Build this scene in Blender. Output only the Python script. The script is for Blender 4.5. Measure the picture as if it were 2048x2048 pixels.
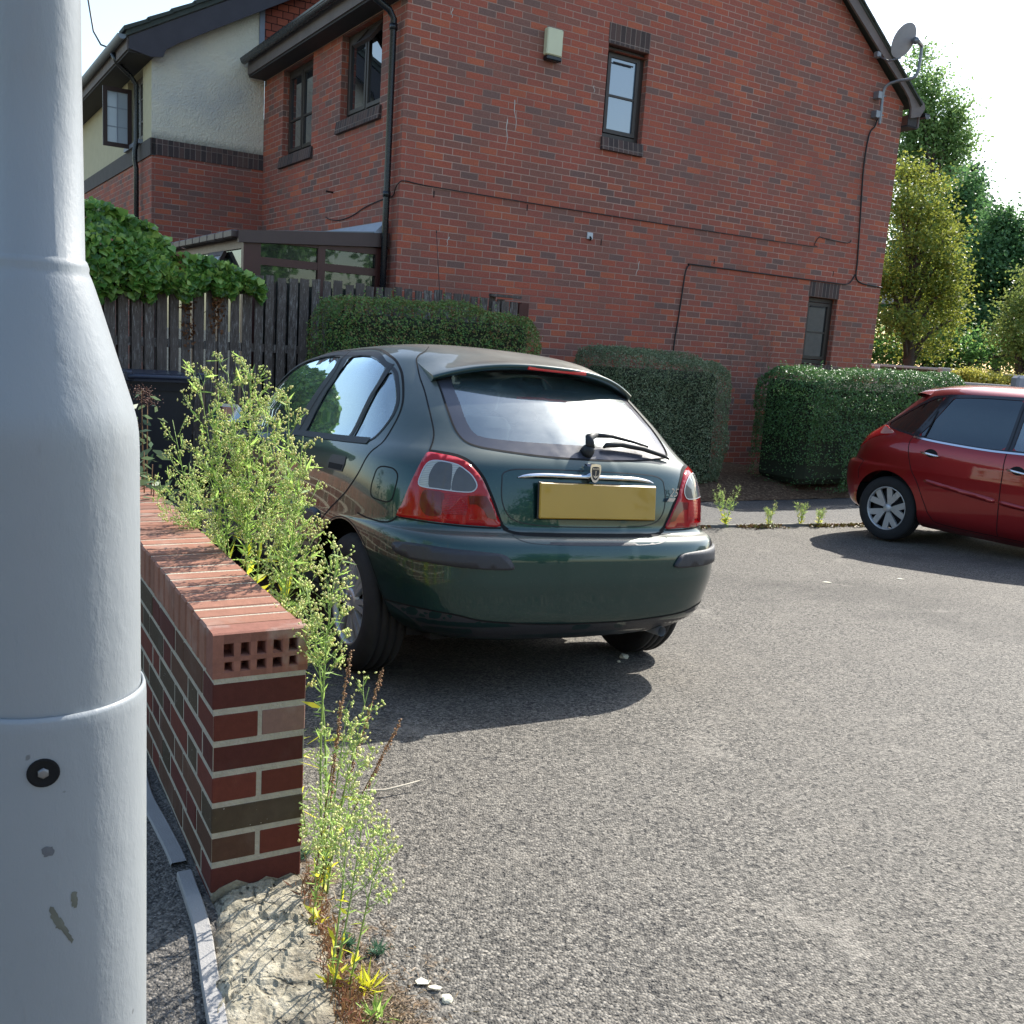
import bpy, bmesh, math, random
import numpy as np
from mathutils import Vector, Matrix
from mathutils.bvhtree import BVHTree
from mathutils.geometry import delaunay_2d_cdt
R = math.radians
for o in list(bpy.data.objects): bpy.data.objects.remove(o, do_unlink=True)
scene = bpy.context.scene
C = scene.collection
# ------------------------------------------------------------------ camera
PITCH, ROLL, FPX = R(9.8148), R(3.7764), 1948.65
cp_, sp_, cr_, sr_ = math.cos(PITCH), math.sin(PITCH), math.cos(ROLL), math.sin(ROLL)
right0 = Vector((1, 0, 0)); fwd = Vector((0, cp_, -sp_)); up0 = Vector((0, sp_, cp_))
rgt = cr_*right0 + sr_*up0; upv = -sr_*right0 + cr_*up0
cam_d = bpy.data.cameras.new('camera'); cam = bpy.data.objects.new('camera', cam_d); C.objects.link(cam)
cm = Matrix((rgt, upv, -fwd)).transposed().to_4x4(); cm.translation = Vector((0, 0, 1.5))
cam.matrix_world = cm
cam_d.sensor_width = 36; cam_d.lens = FPX*36/2048
cam_d.clip_start = 0.05; cam_d.clip_end = 600
scene.camera = cam
# ------------------------------------------------------------------ sky, sun, exposure
SUN_AZ, SUN_EL = R(38.0), R(41)
world = bpy.data.worlds.new('World'); scene.world = world; world.use_nodes = True
wn = world.node_tree; wn.nodes.clear()
sky = wn.nodes.new('ShaderNodeTexSky'); sky.sky_type = 'NISHITA'; sky.sun_disc = False
sky.sun_elevation = SUN_EL; sky.sun_rotation = SUN_AZ; sky.air_density = 1.25; sky.dust_density = 1.2; sky.ozone_density = 1.0
bg = wn.nodes.new('ShaderNodeBackground'); bg.inputs[1].default_value = 0.15
wo = wn.nodes.new('ShaderNodeOutputWorld')
wn.links.new(sky.outputs[0], bg.inputs[0]); wn.links.new(bg.outputs[0], wo.inputs[0])
sd = bpy.data.lights.new('sun', 'SUN'); sd.energy = 4.7; sd.angle = R(0.5); sd.color = (1.0, 0.95, 0.86)
sun = bpy.data.objects.new('sun', sd); C.objects.link(sun)
sdir = Vector((math.sin(SUN_AZ)*math.cos(SUN_EL), math.cos(SUN_AZ)*math.cos(SUN_EL), math.sin(SUN_EL)))
sun.rotation_euler = sdir.to_track_quat('Z', 'Y').to_euler(); sun.location = (0, 0, 12)
vs = scene.view_settings; vs.view_transform = 'Standard'; vs.look = 'None'; vs.gamma = 1; vs.exposure = 0.95; vs.use_curve_mapping = False
# ------------------------------------------------------------------ helpers
def tag(o, label=None, cat=None, group=None, kind=None):
    if label: o['label'] = label
    if cat: o['category'] = cat
    if group: o['group'] = group
    if kind: o['kind'] = kind
    return o
def empty(name, loc=(0, 0, 0), rz=0, label=None, cat=None, group=None):
    o = bpy.data.objects.new(name, None); C.objects.link(o); o.location = loc; o.rotation_euler = (0, 0, rz)
    return tag(o, label, cat, group)
def mkobj(name, verts, faces, mat, parent=None, smooth=False, uv=None, mats=None, mi=None):
    me = bpy.data.meshes.new(name)
    me.from_pydata([tuple(v) for v in verts], [], [tuple(f) for f in faces]); me.update()
    for m in (mats or [mat]): me.materials.append(m)
    if mi is not None: me.polygons.foreach_set('material_index', mi)
    if smooth: me.polygons.foreach_set('use_smooth', [True]*len(me.polygons))
    if uv is not None:
        ul = me.uv_layers.new(name='UVMap'); ul.data.foreach_set('uv', [c for q in uv for c in q])
    o = bpy.data.objects.new(name, me); C.objects.link(o)
    if parent: o.parent = parent
    return o
class MB:
    """collects simple solids and links them as one mesh"""
    def __init__(s): s.v = []; s.f = []; s.m = []; s.uv = []; s.cur = 0; s.sm = []; s.smooth = False
    def add(s, vs, fs, uvs=None):
        b = len(s.v); s.v += [Vector(v) for v in vs]
        for i, f in enumerate(fs):
            s.f.append([b+k for k in f]); s.m.append(s.cur); s.sm.append(s.smooth)
            s.uv += uvs[i] if uvs else [(0, 0)]*len(f)
        return s
    def box(s, lo, hi, M=None, bev=0):
        x0, y0, z0 = lo; x1, y1, z1 = hi
        if bev:
            b = bev; pts = []
            for z, e in ((z0, b), (z0+b, 0), (z1-b, 0), (z1, b)):
                pts += [(x0+e+ (b if e==0 else 0), y0+e, z), (x1-e-(b if e==0 else 0), y0+e, z), (x1-e, y0+e+(b if e==0 else 0), z), (x1-e, y1-e-(b if e==0 else 0), z),
                        (x1-e-(b if e==0 else 0), y1-e, z), (x0+e+(b if e==0 else 0), y1-e, z), (x0+e, y1-e-(b if e==0 else 0), z), (x0+e, y0+e+(b if e==0 else 0), z)]
            fs = [[7, 6, 5, 4, 3, 2, 1, 0], [24+i for i in range(8)]]
            for k in range(3):
                for i in range(8): fs.append([k*8+i, k*8+(i+1) % 8, k*8+8+(i+1) % 8, k*8+8+i])
            vs = pts
        else:
            vs = [(x, y, z) for z in (z0, z1) for x, y in ((x0, y0), (x1, y0), (x1, y1), (x0, y1))]
            fs = [[3, 2, 1, 0], [4, 5, 6, 7], [0, 1, 5, 4], [1, 2, 6, 5], [2, 3, 7, 6], [3, 0, 4, 7]]
        if M is not None: vs = [M @ Vector(v) for v in vs]
        uvs = []
        for f in fs:
            a, b_, c_ = Vector(vs[f[0]]), Vector(vs[f[1]]), Vector(vs[f[2]]); n = (b_-a).cross(c_-b_)
            q = []
            for k in f:
                p = vs[k]
                q.append((p[0], p[1]) if abs(n.z) > max(abs(n.x), abs(n.y)) else ((p[0], p[2]) if abs(n.y) > abs(n.x) else (p[1], p[2])))
            uvs.append(q)
        return s.add(vs, fs, uvs)
    def tube(s, pts, r, n=10, cap=True, closed=False):
        pts = [Vector(p) for p in pts]; rs = r if hasattr(r, '__len__') else [r]*len(pts)
        vs = []; prev = None; N = len(pts)
        for i, p in enumerate(pts):
            t = (pts[(i+1) % N]-pts[i-1]) if closed else (pts[min(i+1, N-1)]-pts[max(i-1, 0)])
            if t.length < 1e-9: t = Vector((0, 0, 1))
            t.normalize()
            if prev is None:
                a = Vector((0, 0, 1)) if abs(t.z) < .9 else Vector((1, 0, 0)); u = t.cross(a).normalized()
            else: u = (prev-t*prev.dot(t)).normalized()
            prev = u; w = t.cross(u)
            for k in range(n):
                a = 2*math.pi*k/n; vs.append(p+(u*math.cos(a)+w*math.sin(a))*rs[i])
        fs = []
        for i in range(N if closed else N-1):
            j = (i+1) % N
            for k in range(n): fs.append([i*n+k, i*n+(k+1) % n, j*n+(k+1) % n, j*n+k])
        if cap and not closed: fs += [list(range(n))[::-1], [(N-1)*n+k for k in range(n)]]
        o = s.smooth; s.smooth = True; s.add(vs, fs); s.smooth = o
        return s
    def lathe(s, prof, n=32, M=None, cap=False):
        """prof: (r,h) around local Z"""
        vs = [Vector((r*math.cos(2*math.pi*k/n), r*math.sin(2*math.pi*k/n), h)) for r, h in prof for k in range(n)]
        if M is not None: vs = [M @ v for v in vs]
        fs = [[i*n+k, i*n+(k+1) % n, (i+1)*n+(k+1) % n, (i+1)*n+k] for i in range(len(prof)-1) for k in range(n)]
        if cap: fs += [list(range(n))[::-1], [(len(prof)-1)*n+k for k in range(n)]]
        o = s.smooth; s.smooth = True; s.add(vs, fs); s.smooth = o
        return s
    def prism(s, poly, d0, d1, M=None):
        """poly in (x,z), extruded along y from d0 to d1"""
        n = len(poly); vs = [Vector((x, d0, z)) for x, z in poly]+[Vector((x, d1, z)) for x, z in poly]
        fs = [list(range(n)), [n+k for k in range(n)][::-1]]+[[(k+1) % n, k, n+k, n+(k+1) % n] for k in range(n)]
        uvs = [[poly[k] for k in f[:]] if i == 0 else ([poly[k-n] for k in f] if i == 1 else [(vs[k][1]+vs[k][0], vs[k][2]) for k in f]) for i, f in enumerate(fs)]
        if M is not None: vs = [M @ v for v in vs]
        return s.add(vs, fs, uvs)
    def build(s, name, mat, parent=None):
        mats = mat if isinstance(mat, (list, tuple)) else [mat]
        o = mkobj(name, s.v, s.f, None, parent, False, s.uv, mats, s.m)
        o.data.polygons.foreach_set('use_smooth', s.sm)
        return o
# ------------------------------------------------------------------ material helpers
class NT:
    def __init__(s, name):
        s.m = bpy.data.materials.new(name); s.m.use_nodes = True; s.t = s.m.node_tree; s.n = s.t.nodes; s.n.clear()
        s.out = s.n.new('ShaderNodeOutputMaterial'); s.b = s.n.new('ShaderNodeBsdfPrincipled'); s.l(s.b.outputs[0], s.out.inputs[0])
    def l(s, a, b): s.t.links.new(a, b)
    def node(s, typ, **kw):
        n = s.n.new('ShaderNode'+typ)
        for k, v in kw.items():
            if k.startswith('i_'): s.set(n.inputs[int(k[2:])], v)
            else: setattr(n, k, v)
        return n
    def set(s, inp, v):
        if isinstance(v, bpy.types.NodeSocket): s.l(v, inp)
        else:
            if hasattr(inp.default_value, '__len__') and hasattr(v, '__len__') and len(v) == 3 and len(inp.default_value) == 4: v = (*v, 1)
            inp.default_value = v
    def math(s, op, a, b=0.0, c=None, clamp=False):
        n = s.node('Math', operation=op, use_clamp=clamp); s.set(n.inputs[0], a); s.set(n.inputs[1], b)
        if c is not None: s.set(n.inputs[2], c)
        return n.outputs[0]
    def mix(s, f, a, b, typ='MIX'):
        n = s.node('Mix', data_type='RGBA', blend_type=typ); s.set(n.inputs[0], f); s.set(n.inputs[6], a); s.set(n.inputs[7], b); return n.outputs[2]
    def fmix(s, f, a, b):
        n = s.node('Mix', data_type='FLOAT'); s.set(n.inputs[0], f); s.set(n.inputs[2], a); s.set(n.inputs[3], b); return n.outputs[0]
    def ramp(s, f, stops, interp='LINEAR'):
        n = s.node('ValToRGB'); s.set(n.inputs[0], f); cr = n.color_ramp; cr.interpolation = interp
        while len(cr.elements) < len(stops): cr.elements.new(.5)
        for e, (p, c) in zip(cr.elements, stops): e.position = p; e.color = (*c, 1) if hasattr(c, '__len__') else (c, c, c, 1)
        return n.outputs[0]
    def noise(s, scale, vec=None, detail=4, rough=.55, dist=0, col=False):
        n = s.node('TexNoise'); n.inputs['Scale'].default_value = scale; n.inputs['Detail'].default_value = detail
        n.inputs['Roughness'].default_value = rough; n.inputs['Distortion'].default_value = dist
        if vec is not None: s.l(vec, n.inputs['Vector'])
        return n.outputs[1 if col else 0]
    def vor(s, scale, vec=None, out='Distance', feature='F1'):
        n = s.node('TexVoronoi', feature=feature); n.inputs['Scale'].default_value = scale
        if vec is not None: s.l(vec, n.inputs['Vector'])
        return n.outputs[out]
    def coord(s, k='Object'): return s.node('TexCoord').outputs[k]
    def mapv(s, v, scale=(1, 1, 1), loc=(0, 0, 0), rot=(0, 0, 0)):
        n = s.node('Mapping'); s.l(v, n.inputs[0]); n.inputs[1].default_value = loc; n.inputs[2].default_value = rot; n.inputs[3].default_value = scale; return n.outputs[0]
    def P(s, **kw):
        names = dict(col='Base Color', rough='Roughness', metal='Metallic', spec='Specular IOR Level', coat='Coat Weight', coatr='Coat Roughness', ior='IOR', trans='Transmission Weight', alpha='Alpha', nrm='Normal', sheen='Sheen Weight', sub='Subsurface Weight')
        for k, v in kw.items(): s.set(s.b.inputs[names[k]], v)
        return s
    def bump(s, h, strength=.5, dist=.01, prev=None):
        n = s.node('Bump'); s.set(n.inputs['Strength'], strength); n.inputs['Distance'].default_value = dist; s.l(h, n.inputs['Height'])
        if prev is not None: s.l(prev, n.inputs['Normal'])
        return n.outputs[0]
def simple(name, col, rough=.6, metal=0, var=.25, nscale=8, bump=0, spec=.5, coat=0, bscale=60):
    t = NT(name); v = t.coord()
    n = t.noise(nscale, v, 5)
    c = t.mix(t.math('MULTIPLY', n, 1.0), [x*(1-var) for x in col], [min(1, x*(1+var)) for x in col])
    t.P(col=c, rough=t.fmix(t.noise(nscale*3, v), max(0, rough-.08), min(1, rough+.08)), metal=metal, spec=spec, coat=coat)
    if bump: t.P(nrm=t.bump(t.noise(bscale, v, 6), bump, .01))
    return t.m
def hashcell(t, cx, cy, seed=0):
    cv = t.node('CombineXYZ'); t.set(cv.inputs[0], cx); t.set(cv.inputs[1], cy); cv.inputs[2].default_value = seed
    w = t.node('TexWhiteNoise', noise_dimensions='3D'); t.l(cv.outputs[0], w.inputs[0]); return w
def brick_mat(name, stops, mortar, bw=.225, bh=.075, mj=.0095, soldier=False, uoff=0, voff=0, dark=1.0, drip=True):
    """real brick bond from UVs in metres"""
    t = NT(name); uv = t.coord('UV'); o = t.coord('Object')
    dn = t.noise(22, uv, 3, col=True)
    sub = t.node('VectorMath', operation='SUBTRACT'); t.l(dn, sub.inputs[0]); sub.inputs[1].default_value = (.5, .5, .5)
    sc = t.node('VectorMath', operation='SCALE'); t.l(sub.outputs[0], sc.inputs[0]); sc.inputs[3].default_value = .007
    ad = t.node('VectorMath', operation='ADD'); t.l(uv, ad.inputs[0]); t.l(sc.outputs[0], ad.inputs[1])
    sp = t.node('SeparateXYZ'); t.l(ad.outputs[0], sp.inputs[0])
    u = t.math('ADD', sp.outputs[0], uoff); v = t.math('ADD', sp.outputs[1], voff)
    if soldier: u, v = v, u
    rowf = t.math('DIVIDE', v, bh); row = t.math('FLOOR', rowf)
    off = 0.0 if soldier else t.math('MULTIPLY', t.math('MODULO', t.math('ABSOLUTE', row), 2), .5)
    colf = t.math('ADD', t.math('DIVIDE', u, bw), off); col = t.math('FLOOR', colf)
    fr = t.math('FRACT', rowf) if False else t.math('SUBTRACT', rowf, row); fc = t.math('SUBTRACT', colf, col)
    dx = t.math('MULTIPLY', t.math('MINIMUM', fc, t.math('SUBTRACT', 1, fc)), bw)
    dy = t.math('MULTIPLY', t.math('MINIMUM', fr, t.math('SUBTRACT', 1, fr)), bh)
    dd = t.math('MINIMUM', dx, dy)
    h = t.ramp(t.math('DIVIDE', dd, mj), [(.38, 0), (.62, 1)])
    w = hashcell(t, col, row, 3)
    bc = t.ramp(w.outputs[0], stops, 'CONSTANT')
    fine = t.noise(55, uv, 5); bc = t.mix(t.math('MULTIPLY', fine, .7), bc, [.045*dark, .03*dark, .026*dark], 'MIX') if False else t.mix(.55, bc, t.ramp(fine, [(.25, .35), (.75, .75)]), 'OVERLAY')
    big = t.noise(.8, o, 4)
    bc = t.mix(t.math('MULTIPLY', t.ramp(big, [(.4, 0), (.75, 1)]), .35), bc, (.12, .075, .06))
    # lime and gutter streaks
    mcol = t.mix(t.ramp(t.noise(1.3, o, 3), [(.35, 0), (.7, 1)]), mortar, [x*.55 for x in mortar])
    colr = t.mix(h, mcol, bc)
    if drip:
        st = t.noise(3, t.mapv(uv, (7, .8, 1)), 3)
        colr = t.mix(t.math('MULTIPLY', t.ramp(st, [(.72, 0), (.80, 1)]), .35), colr, (.42, .38, .34))
    t.P(col=colr, rough=.88, spec=.25)
    hh = t.math('ADD', h, t.math('MULTIPLY', fine, .45))
    t.P(nrm=t.bump(hh, .7, .006))
    return t.m
def pchip(xs, ys, xq):
    xs = np.array(xs, float); ys = np.array(ys, float); h = np.diff(xs); dl = np.diff(ys)/h
    m = np.zeros(len(xs)); m[0] = dl[0]; m[-1] = dl[-1]
    for i in range(1, len(xs)-1):
        if dl[i-1]*dl[i] <= 0: m[i] = 0
        else:
            w1 = 2*h[i]+h[i-1]; w2 = h[i]+2*h[i-1]; m[i] = (w1+w2)/(w1/dl[i-1]+w2/dl[i])
    i = np.clip(np.searchsorted(xs, xq)-1, 0, len(xs)-2); t = (xq-xs[i])/h[i]
    return (2*t**3-3*t**2+1)*ys[i]+(t**3-2*t**2+t)*h[i]*m[i]+(-2*t**3+3*t**2)*ys[i+1]+(t**3-t**2)*h[i]*m[i+1]
# ground height over the whole site
GY = Vector((0.0128, 4.3473)); cx30 = (math.cos(R(30.5)), math.sin(R(30.5)))
HO = Vector((-1.4311, 10.8904)); HG = (math.cos(R(32.321)), math.sin(R(32.321)))
def sstep(x, a, b):
    t = min(1, max(0, (x-a)/(b-a))); return t*t*(3-2*t)
def softclip(x, a, b, k=.25):
    if x < a+k: return a+k*math.exp(min(0, (x-a-k)/k)) if x < a+k else x
    if x > b-k: return b-k*math.exp(min(0, -(x-b+k)/k))
    return x
def ground(x, y):
    dx, dy = x-GY.x, y-GY.y
    s = dx*cx30[0]+dy*cx30[1]; t = -dx*cx30[1]+dy*cx30[0]
    return 0.060-.05*softclip(s, -.9, 1.25)-.0725*softclip(t, -.78, 2.75)
def house_uv(x, y):
    dx, dy = x-HO.x, y-HO.y
    return dx*HG[0]+dy*HG[1], -dx*HG[1]+dy*HG[0]
def house_pt(u, v, z=0):
    return Vector((HO.x+u*HG[0]-v*HG[1], HO.y+u*HG[1]+v*HG[0], z))
# ------------------------------------------------------------------ car body kit
def car_rings(levels, nz, nq):
    """levels: rows (z, yr, yf, w, nr, nf, ym, bow) -> grid of points, rings of 4*nq points starting at rear centre going left"""
    L = np.array(levels, float); k = np.arange(len(L)); q = np.linspace(0, len(L)-1, nz)
    I = [pchip(k, L[:, j], q) for j in range(L.shape[1])]
    rings = []
    for z, yr, yf, w, nr, nf, ym, bow in zip(*I):
        def quarter(yend, n, m=400):
            th = np.linspace(0, math.pi/2, m)
            th = th**1.0
            x = w*np.abs(np.sin(th))**(2/n); y = ym+(yend-ym)*np.abs(np.cos(th))**(2/n)
            if yend < ym:
                kf = ((ym-y)/(ym-yend))**3; y = y+bow*(x/max(w, 1e-6))**2*kf
            # add point spacing near the centre
            x = np.concatenate([np.linspace(0, x[1], 30)[:-1], x[1:]]); y = np.concatenate([np.full(29, y[0]), y[1:]])
            d = np.hypot(np.diff(x), np.diff(y)); sarc = np.concatenate([[0], np.cumsum(d)]); 
            qq = np.linspace(0, sarc[-1], nq+1)
            return np.interp(qq, sarc, x), np.interp(qq, sarc, y)
        xr, yrr = quarter(yr, nr); xf, yff = quarter(yf, nf)
        lx = np.concatenate([-xr[:-1], -xf[::-1][:-1]]); ly = np.concatenate([yrr[:-1], yff[::-1][:-1]])
        rx = np.concatenate([xf[:-1], xr[::-1][:-1]]); ry = np.concatenate([yff[:-1], yrr[::-1][:-1]])
        rings.append(np.stack([np.concatenate([lx, rx]), np.concatenate([ly, ry]), np.full(4*nq, z)], 1))
    return np.array(rings)
class Shell:
    def __init__(s, levels, nz=84, nq=92):
        g = car_rings(levels, nz, nq); n = g.shape[1]
        s.v = g.reshape(-1, 3).copy(); s.f = []
        for i in range(nz-1):
            for k in range(n): s.f.append((i*n+k, i*n+n+k, i*n+n+(k+1) % n, i*n+(k+1) % n))
        # close roof
        c = len(s.v); s.v = np.vstack([s.v, g[-1].mean(0)+[0, 0, .001]])
        for k in range(n): s.f.append(((nz-1)*n+k, c, (nz-1)*n+(k+1) % n))
        s.bvh = BVHTree.FromPolygons([Vector(p) for p in s.v], s.f)
        s.alive = np.ones(len(s.f), bool)
    def basis(s, D):
        D = Vector(D).normalized(); e1 = D.cross(Vector((0, 0, 1))).normalized(); e2 = e1.cross(D).normalized(); return D, e1, e2
    def hit(s, a, b, D, e1, e2, off=0.0):
        o = e1*a+e2*b-D*6; h = s.bvh.ray_cast(o, D)
        if h[0] is None: return None
        n = h[1]
        if n.dot(D) > 0: n = -n
        return h[0]+n*off
    def cut(s, pts, D):
        """open a hole: removes faces inside the outline, snaps the rim to it"""
        D, e1, e2 = s.basis(D); poly = np.array([(Vector(p).dot(e1), Vector(p).dot(e2)) for p in pts])
        V = s.v; A = V @ np.array(e1); B = V @ np.array(e2)
        lo = poly.min(0)-.05; hi = poly.max(0)+.05
        cand = np.where((A > lo[0]) & (A < hi[0]) & (B > lo[1]) & (B < hi[1]))[0]
        inside = np.zeros(len(V), bool)
        for i in cand:
            h = s.bvh.ray_cast(e1*A[i]+e2*B[i]-D*6, D)
            if h[0] is None or (h[0]-Vector(V[i])).length > .03: continue
            x, y = A[i], B[i]; c = False; j = len(poly)-1
            for k in range(len(poly)):
                if (poly[k][1] > y) != (poly[j][1] > y) and x < (poly[j][0]-poly[k][0])*(y-poly[k][1])/(poly[j][1]-poly[k][1])+poly[k][0]: c = not c
                j = k
            inside[i] = c
        P0 = poly; P1 = np.roll(poly, -1, 0); snap = {}
        for fi, f in enumerate(s.f):
            if not s.alive[fi]: continue
            ins = [inside[k] for k in f]
            if all(ins): s.alive[fi] = False
            elif any(ins):
                for k in f:
                    if inside[k]: snap[k] = 1
        for k in snap:
            p = np.array([A[k], B[k]]); d = P1-P0; t = np.clip(((p-P0)*d).sum(1)/np.maximum((d**2).sum(1), 1e-12), 0, 1)
            q = P0+d*t[:, None]; m = np.argmin(((q-p)**2).sum(1)); h = s.hit(q[m][0], q[m][1], D, e1, e2)
            if h is not None: s.v[k] = h[:]
    def build(s, name, mat, parent):
        fs = [f for f, a in zip(s.f, s.alive) if a]
        used = sorted({k for f in fs for k in f}); mp = {k: i for i, k in enumerate(used)}
        o = mkobj(name, [s.v[k] for k in used], [[mp[k] for k in f] for f in fs], mat, parent, True)
        return o
    def patch(s, name, pts, D, mat, parent, off=.003, grid=.02, holes=(), edge=None, thick=0, dome=0):
        """a skin that follows the bodywork inside the outline"""
        D, e1, e2 = s.basis(D); P2 = [(Vector(p).dot(e1), Vector(p).dot(e2)) for p in pts]
        # densify
        def dens(Q):
            out = []
            for i, a in enumerate(Q):
                b = Q[(i+1) % len(Q)]; n = max(1, int(math.hypot(b[0]-a[0], b[1]-a[1])/grid))
                out += [(a[0]+(b[0]-a[0])*k/n, a[1]+(b[1]-a[1])*k/n) for k in range(n)]
            return out
        P2 = dens(P2); H2 = [dens([(Vector(p).dot(e1), Vector(p).dot(e2)) for p in h]) for h in holes]
        verts = [Vector(p) for p in P2]; edges = [(i, (i+1) % len(P2)) for i in range(len(P2))]
        for h in H2:
            b = len(verts); verts += [Vector(p) for p in h]; edges += [(b+i, b+(i+1) % len(h)) for i in range(len(h))]
        xs = [p[0] for p in P2]; ys = [p[1] for p in P2]
        arr = np.array([p for Q in [P2]+H2 for p in Q])
        a = min(xs)+grid/2
        def inside(Q, x, y):
            c = False; j = len(Q)-1
            for k in range(len(Q)):
                if (Q[k][1] > y) != (Q[j][1] > y) and x < (Q[j][0]-Q[k][0])*(y-Q[k][1])/(Q[j][1]-Q[k][1])+Q[k][0]: c = not c
                j = k
            return c
        while a < max(xs):
            b = min(ys)+grid/2
            while b < max(ys):
                if inside(P2, a, b) and not any(inside(h, a, b) for h in H2) and ((arr-[a, b])**2).sum(1).min() > (grid*.45)**2: verts.append(Vector((a, b)))
                b += grid
            a += grid
        vo, eo, fo = delaunay_2d_cdt(verts, edges, [], 1, 1e-6)[:3]
        pts3 = []; bad = set()
        for i, p in enumerate(vo):
            h = s.hit(p[0], p[1], D, e1, e2, 0)
            if h is None: bad.add(i); pts3.append(Vector((0, 0, 0))); continue
            lo = s.bvh.find_nearest(h); n = lo[1]
            if n.dot(D) > 0: n = -n
            d = off
            if dome:
                dm = math.sqrt(((arr-[p[0], p[1]])**2).sum(1).min()); d = off+dome*min(1, dm/edge)**.5 if edge else off+dome
            pts3.append(h+n*d)
        fs = []
        for f in fo:
            if any(k in bad for k in f): continue
            cx = sum(vo[k][0] for k in f)/len(f); cy = sum(vo[k][1] for k in f)/len(f)
            if not inside(P2, cx, cy) or any(inside(h, cx, cy) for h in H2): continue
            a3 = (pts3[f[1]]-pts3[f[0]]).cross(pts3[f[2]]-pts3[f[0]])
            fs.append(f if a3.dot(D) < 0 else f[::-1])
        if thick:
            n0 = len(pts3); base = []
            for i, p in enumerate(vo):
                h = s.hit(p[0], p[1], D, e1, e2, -.002); base.append(h if h is not None else Vector((0, 0, 0)))
            cnt = {}
            for f in fs:
                for i in range(len(f)):
                    e = (f[i], f[(i+1) % len(f)]); cnt[e] = 1
            rim = [e for e in cnt if (e[1], e[0]) not in cnt]
            pts3 = pts3+base; fs = list(fs)+[(e[1], e[0], e[0]+n0, e[1]+n0) for e in rim]
        used = sorted({k for f in fs for k in f}); mp = {k: i for i, k in enumerate(used)}
        return mkobj(name, [pts3[k] for k in used], [[mp[k] for k in f] for f in fs], mat, parent, True)
    def ribbon(s, mb, pts, D, w=.006, off=.0015, closed=False, step=.02):
        """narrow strip that follows the bodywork along a line"""
        D, e1, e2 = s.basis(D); P2 = [Vector((Vector(p).dot(e1), Vector(p).dot(e2))) for p in pts]
        P2 = smooth2(P2, closed, step)
        L = []; Rr = []
        N = len(P2)
        for i, p in enumerate(P2):
            t = (P2[(i+1) % N]-P2[i-1]) if closed else (P2[min(i+1, N-1)]-P2[max(0, i-1)])
            if t.length < 1e-9: continue
            t.normalize(); nn = Vector((-t.y, t.x))*w/2
            a = s.hit(p.x+nn.x, p.y+nn.y, D, e1, e2, off); b = s.hit(p.x-nn.x, p.y-nn.y, D, e1, e2, off)
            if a is None or b is None: continue
            if L and (a-L[-1]).length > .15: continue
            L.append(a); Rr.append(b)
        n = len(L); vs = L+Rr
        fs = [(i, (i+1) % n, n+(i+1) % n, n+i) for i in range(n if closed else n-1)]
        o = mb.smooth; mb.smooth = True; mb.add(vs, fs); mb.smooth = o
        return L, Rr
def smooth2(P, closed, step):
    """Catmull-Rom through the points"""
    out = []; N = len(P)
    for i in range(N if closed else N-1):
        p0 = P[(i-1) % N] if closed or i > 0 else P[0]; p1 = P[i]; p2 = P[(i+1) % N]; p3 = P[(i+2) % N] if closed or i < N-2 else P[-1]
        n = max(2, int((p2-p1).length/step)+1)
        for k in range(n):
            t = k/n
            out.append(.5*((2*p1)+(p2-p0)*t+(2*p0-5*p1+4*p2-p3)*t*t+(3*p1-p0-3*p2+p3)*t**3))
    if not closed: out.append(P[-1])
    return out
def smooth3(P, closed=True, step=.02): return smooth2([Vector(p) for p in P], closed, step)
def mir(pts): return [(-p[0], p[1], p[2]) for p in pts]
GREEN = [  # z, yr, yf, w, nr, nf, ym, bow
 (.17, -.30, 2.9, .64, 4, 4, 1.2, .05), (.22, -.55, 3.05, .72, 5, 4.5, 1.2, .06), (.27, -.63, 3.15, .77, 6, 5, 1.2, .06),
 (.32, -.668, 3.2, .80, 6.5, 5, 1.2, .06), (.40, -.682, 3.25, .822, 6.8, 5, 1.2, .06), (.48, -.692, 3.28, .836, 7, 5, 1.2, .06), (.55, -.692, 3.28, .84, 7, 5, 1.2, .06),
 (.60, -.684, 3.26, .84, 7, 5, 1.2, .06), (.632, -.668, 3.25, .838, 7, 5, 1.2, .06), (.648, -.645, 3.24, .836, 7, 5, 1.2, .06), (.656, -.612, 3.22, .835, 7, 5, 1.2, .065),
 (.68, -.597, 3.2, .834, 7, 5, 1.2, .07), (.74, -.594, 3.12, .832, 7, 5, 1.2, .075), (.80, -.588, 3.0, .828, 7, 4.6, 1.2, .08), (.86, -.578, 2.82, .82, 6.9, 4.4, 1.2, .085),
 (.91, -.562, 2.6, .808, 6.7, 4.2, 1.15, .09), (.95, -.538, 2.4, .79, 6.3, 4, 1.1, .095), (.98, -.512, 2.3, .77, 6, 3.8, 1.05, .10), (1.02, -.475, 2.22, .75, 5.7, 3.8, 1.0, .105),
 (1.10, -.395, 2.15, .718, 5.3, 4.6, .9, .11), (1.18, -.30, 2.04, .686, 4.9, 4.8, .8, .12), (1.25, -.205, 1.93, .655, 4.6, 5, .75, .12), (1.30, -.13, 1.83, .63, 4.4, 5, .75, .11),
 (1.34, -.07, 1.73, .602, 4.2, 4.8, .75, .10), (1.370, 0.0, 1.62, .56, 4, 4.4, .75, .08), (1.397, .09, 1.49, .52, 3.6, 3.8, .74, .05), (1.419, .2, 1.34, .43, 3.2, 3.2, .72, .02), (1.433, .33, 1.16, .29, 2.8, 2.6, .7, 0), (1.440, .48, .92, .10, 2, 2, .7, 0)]
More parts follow.
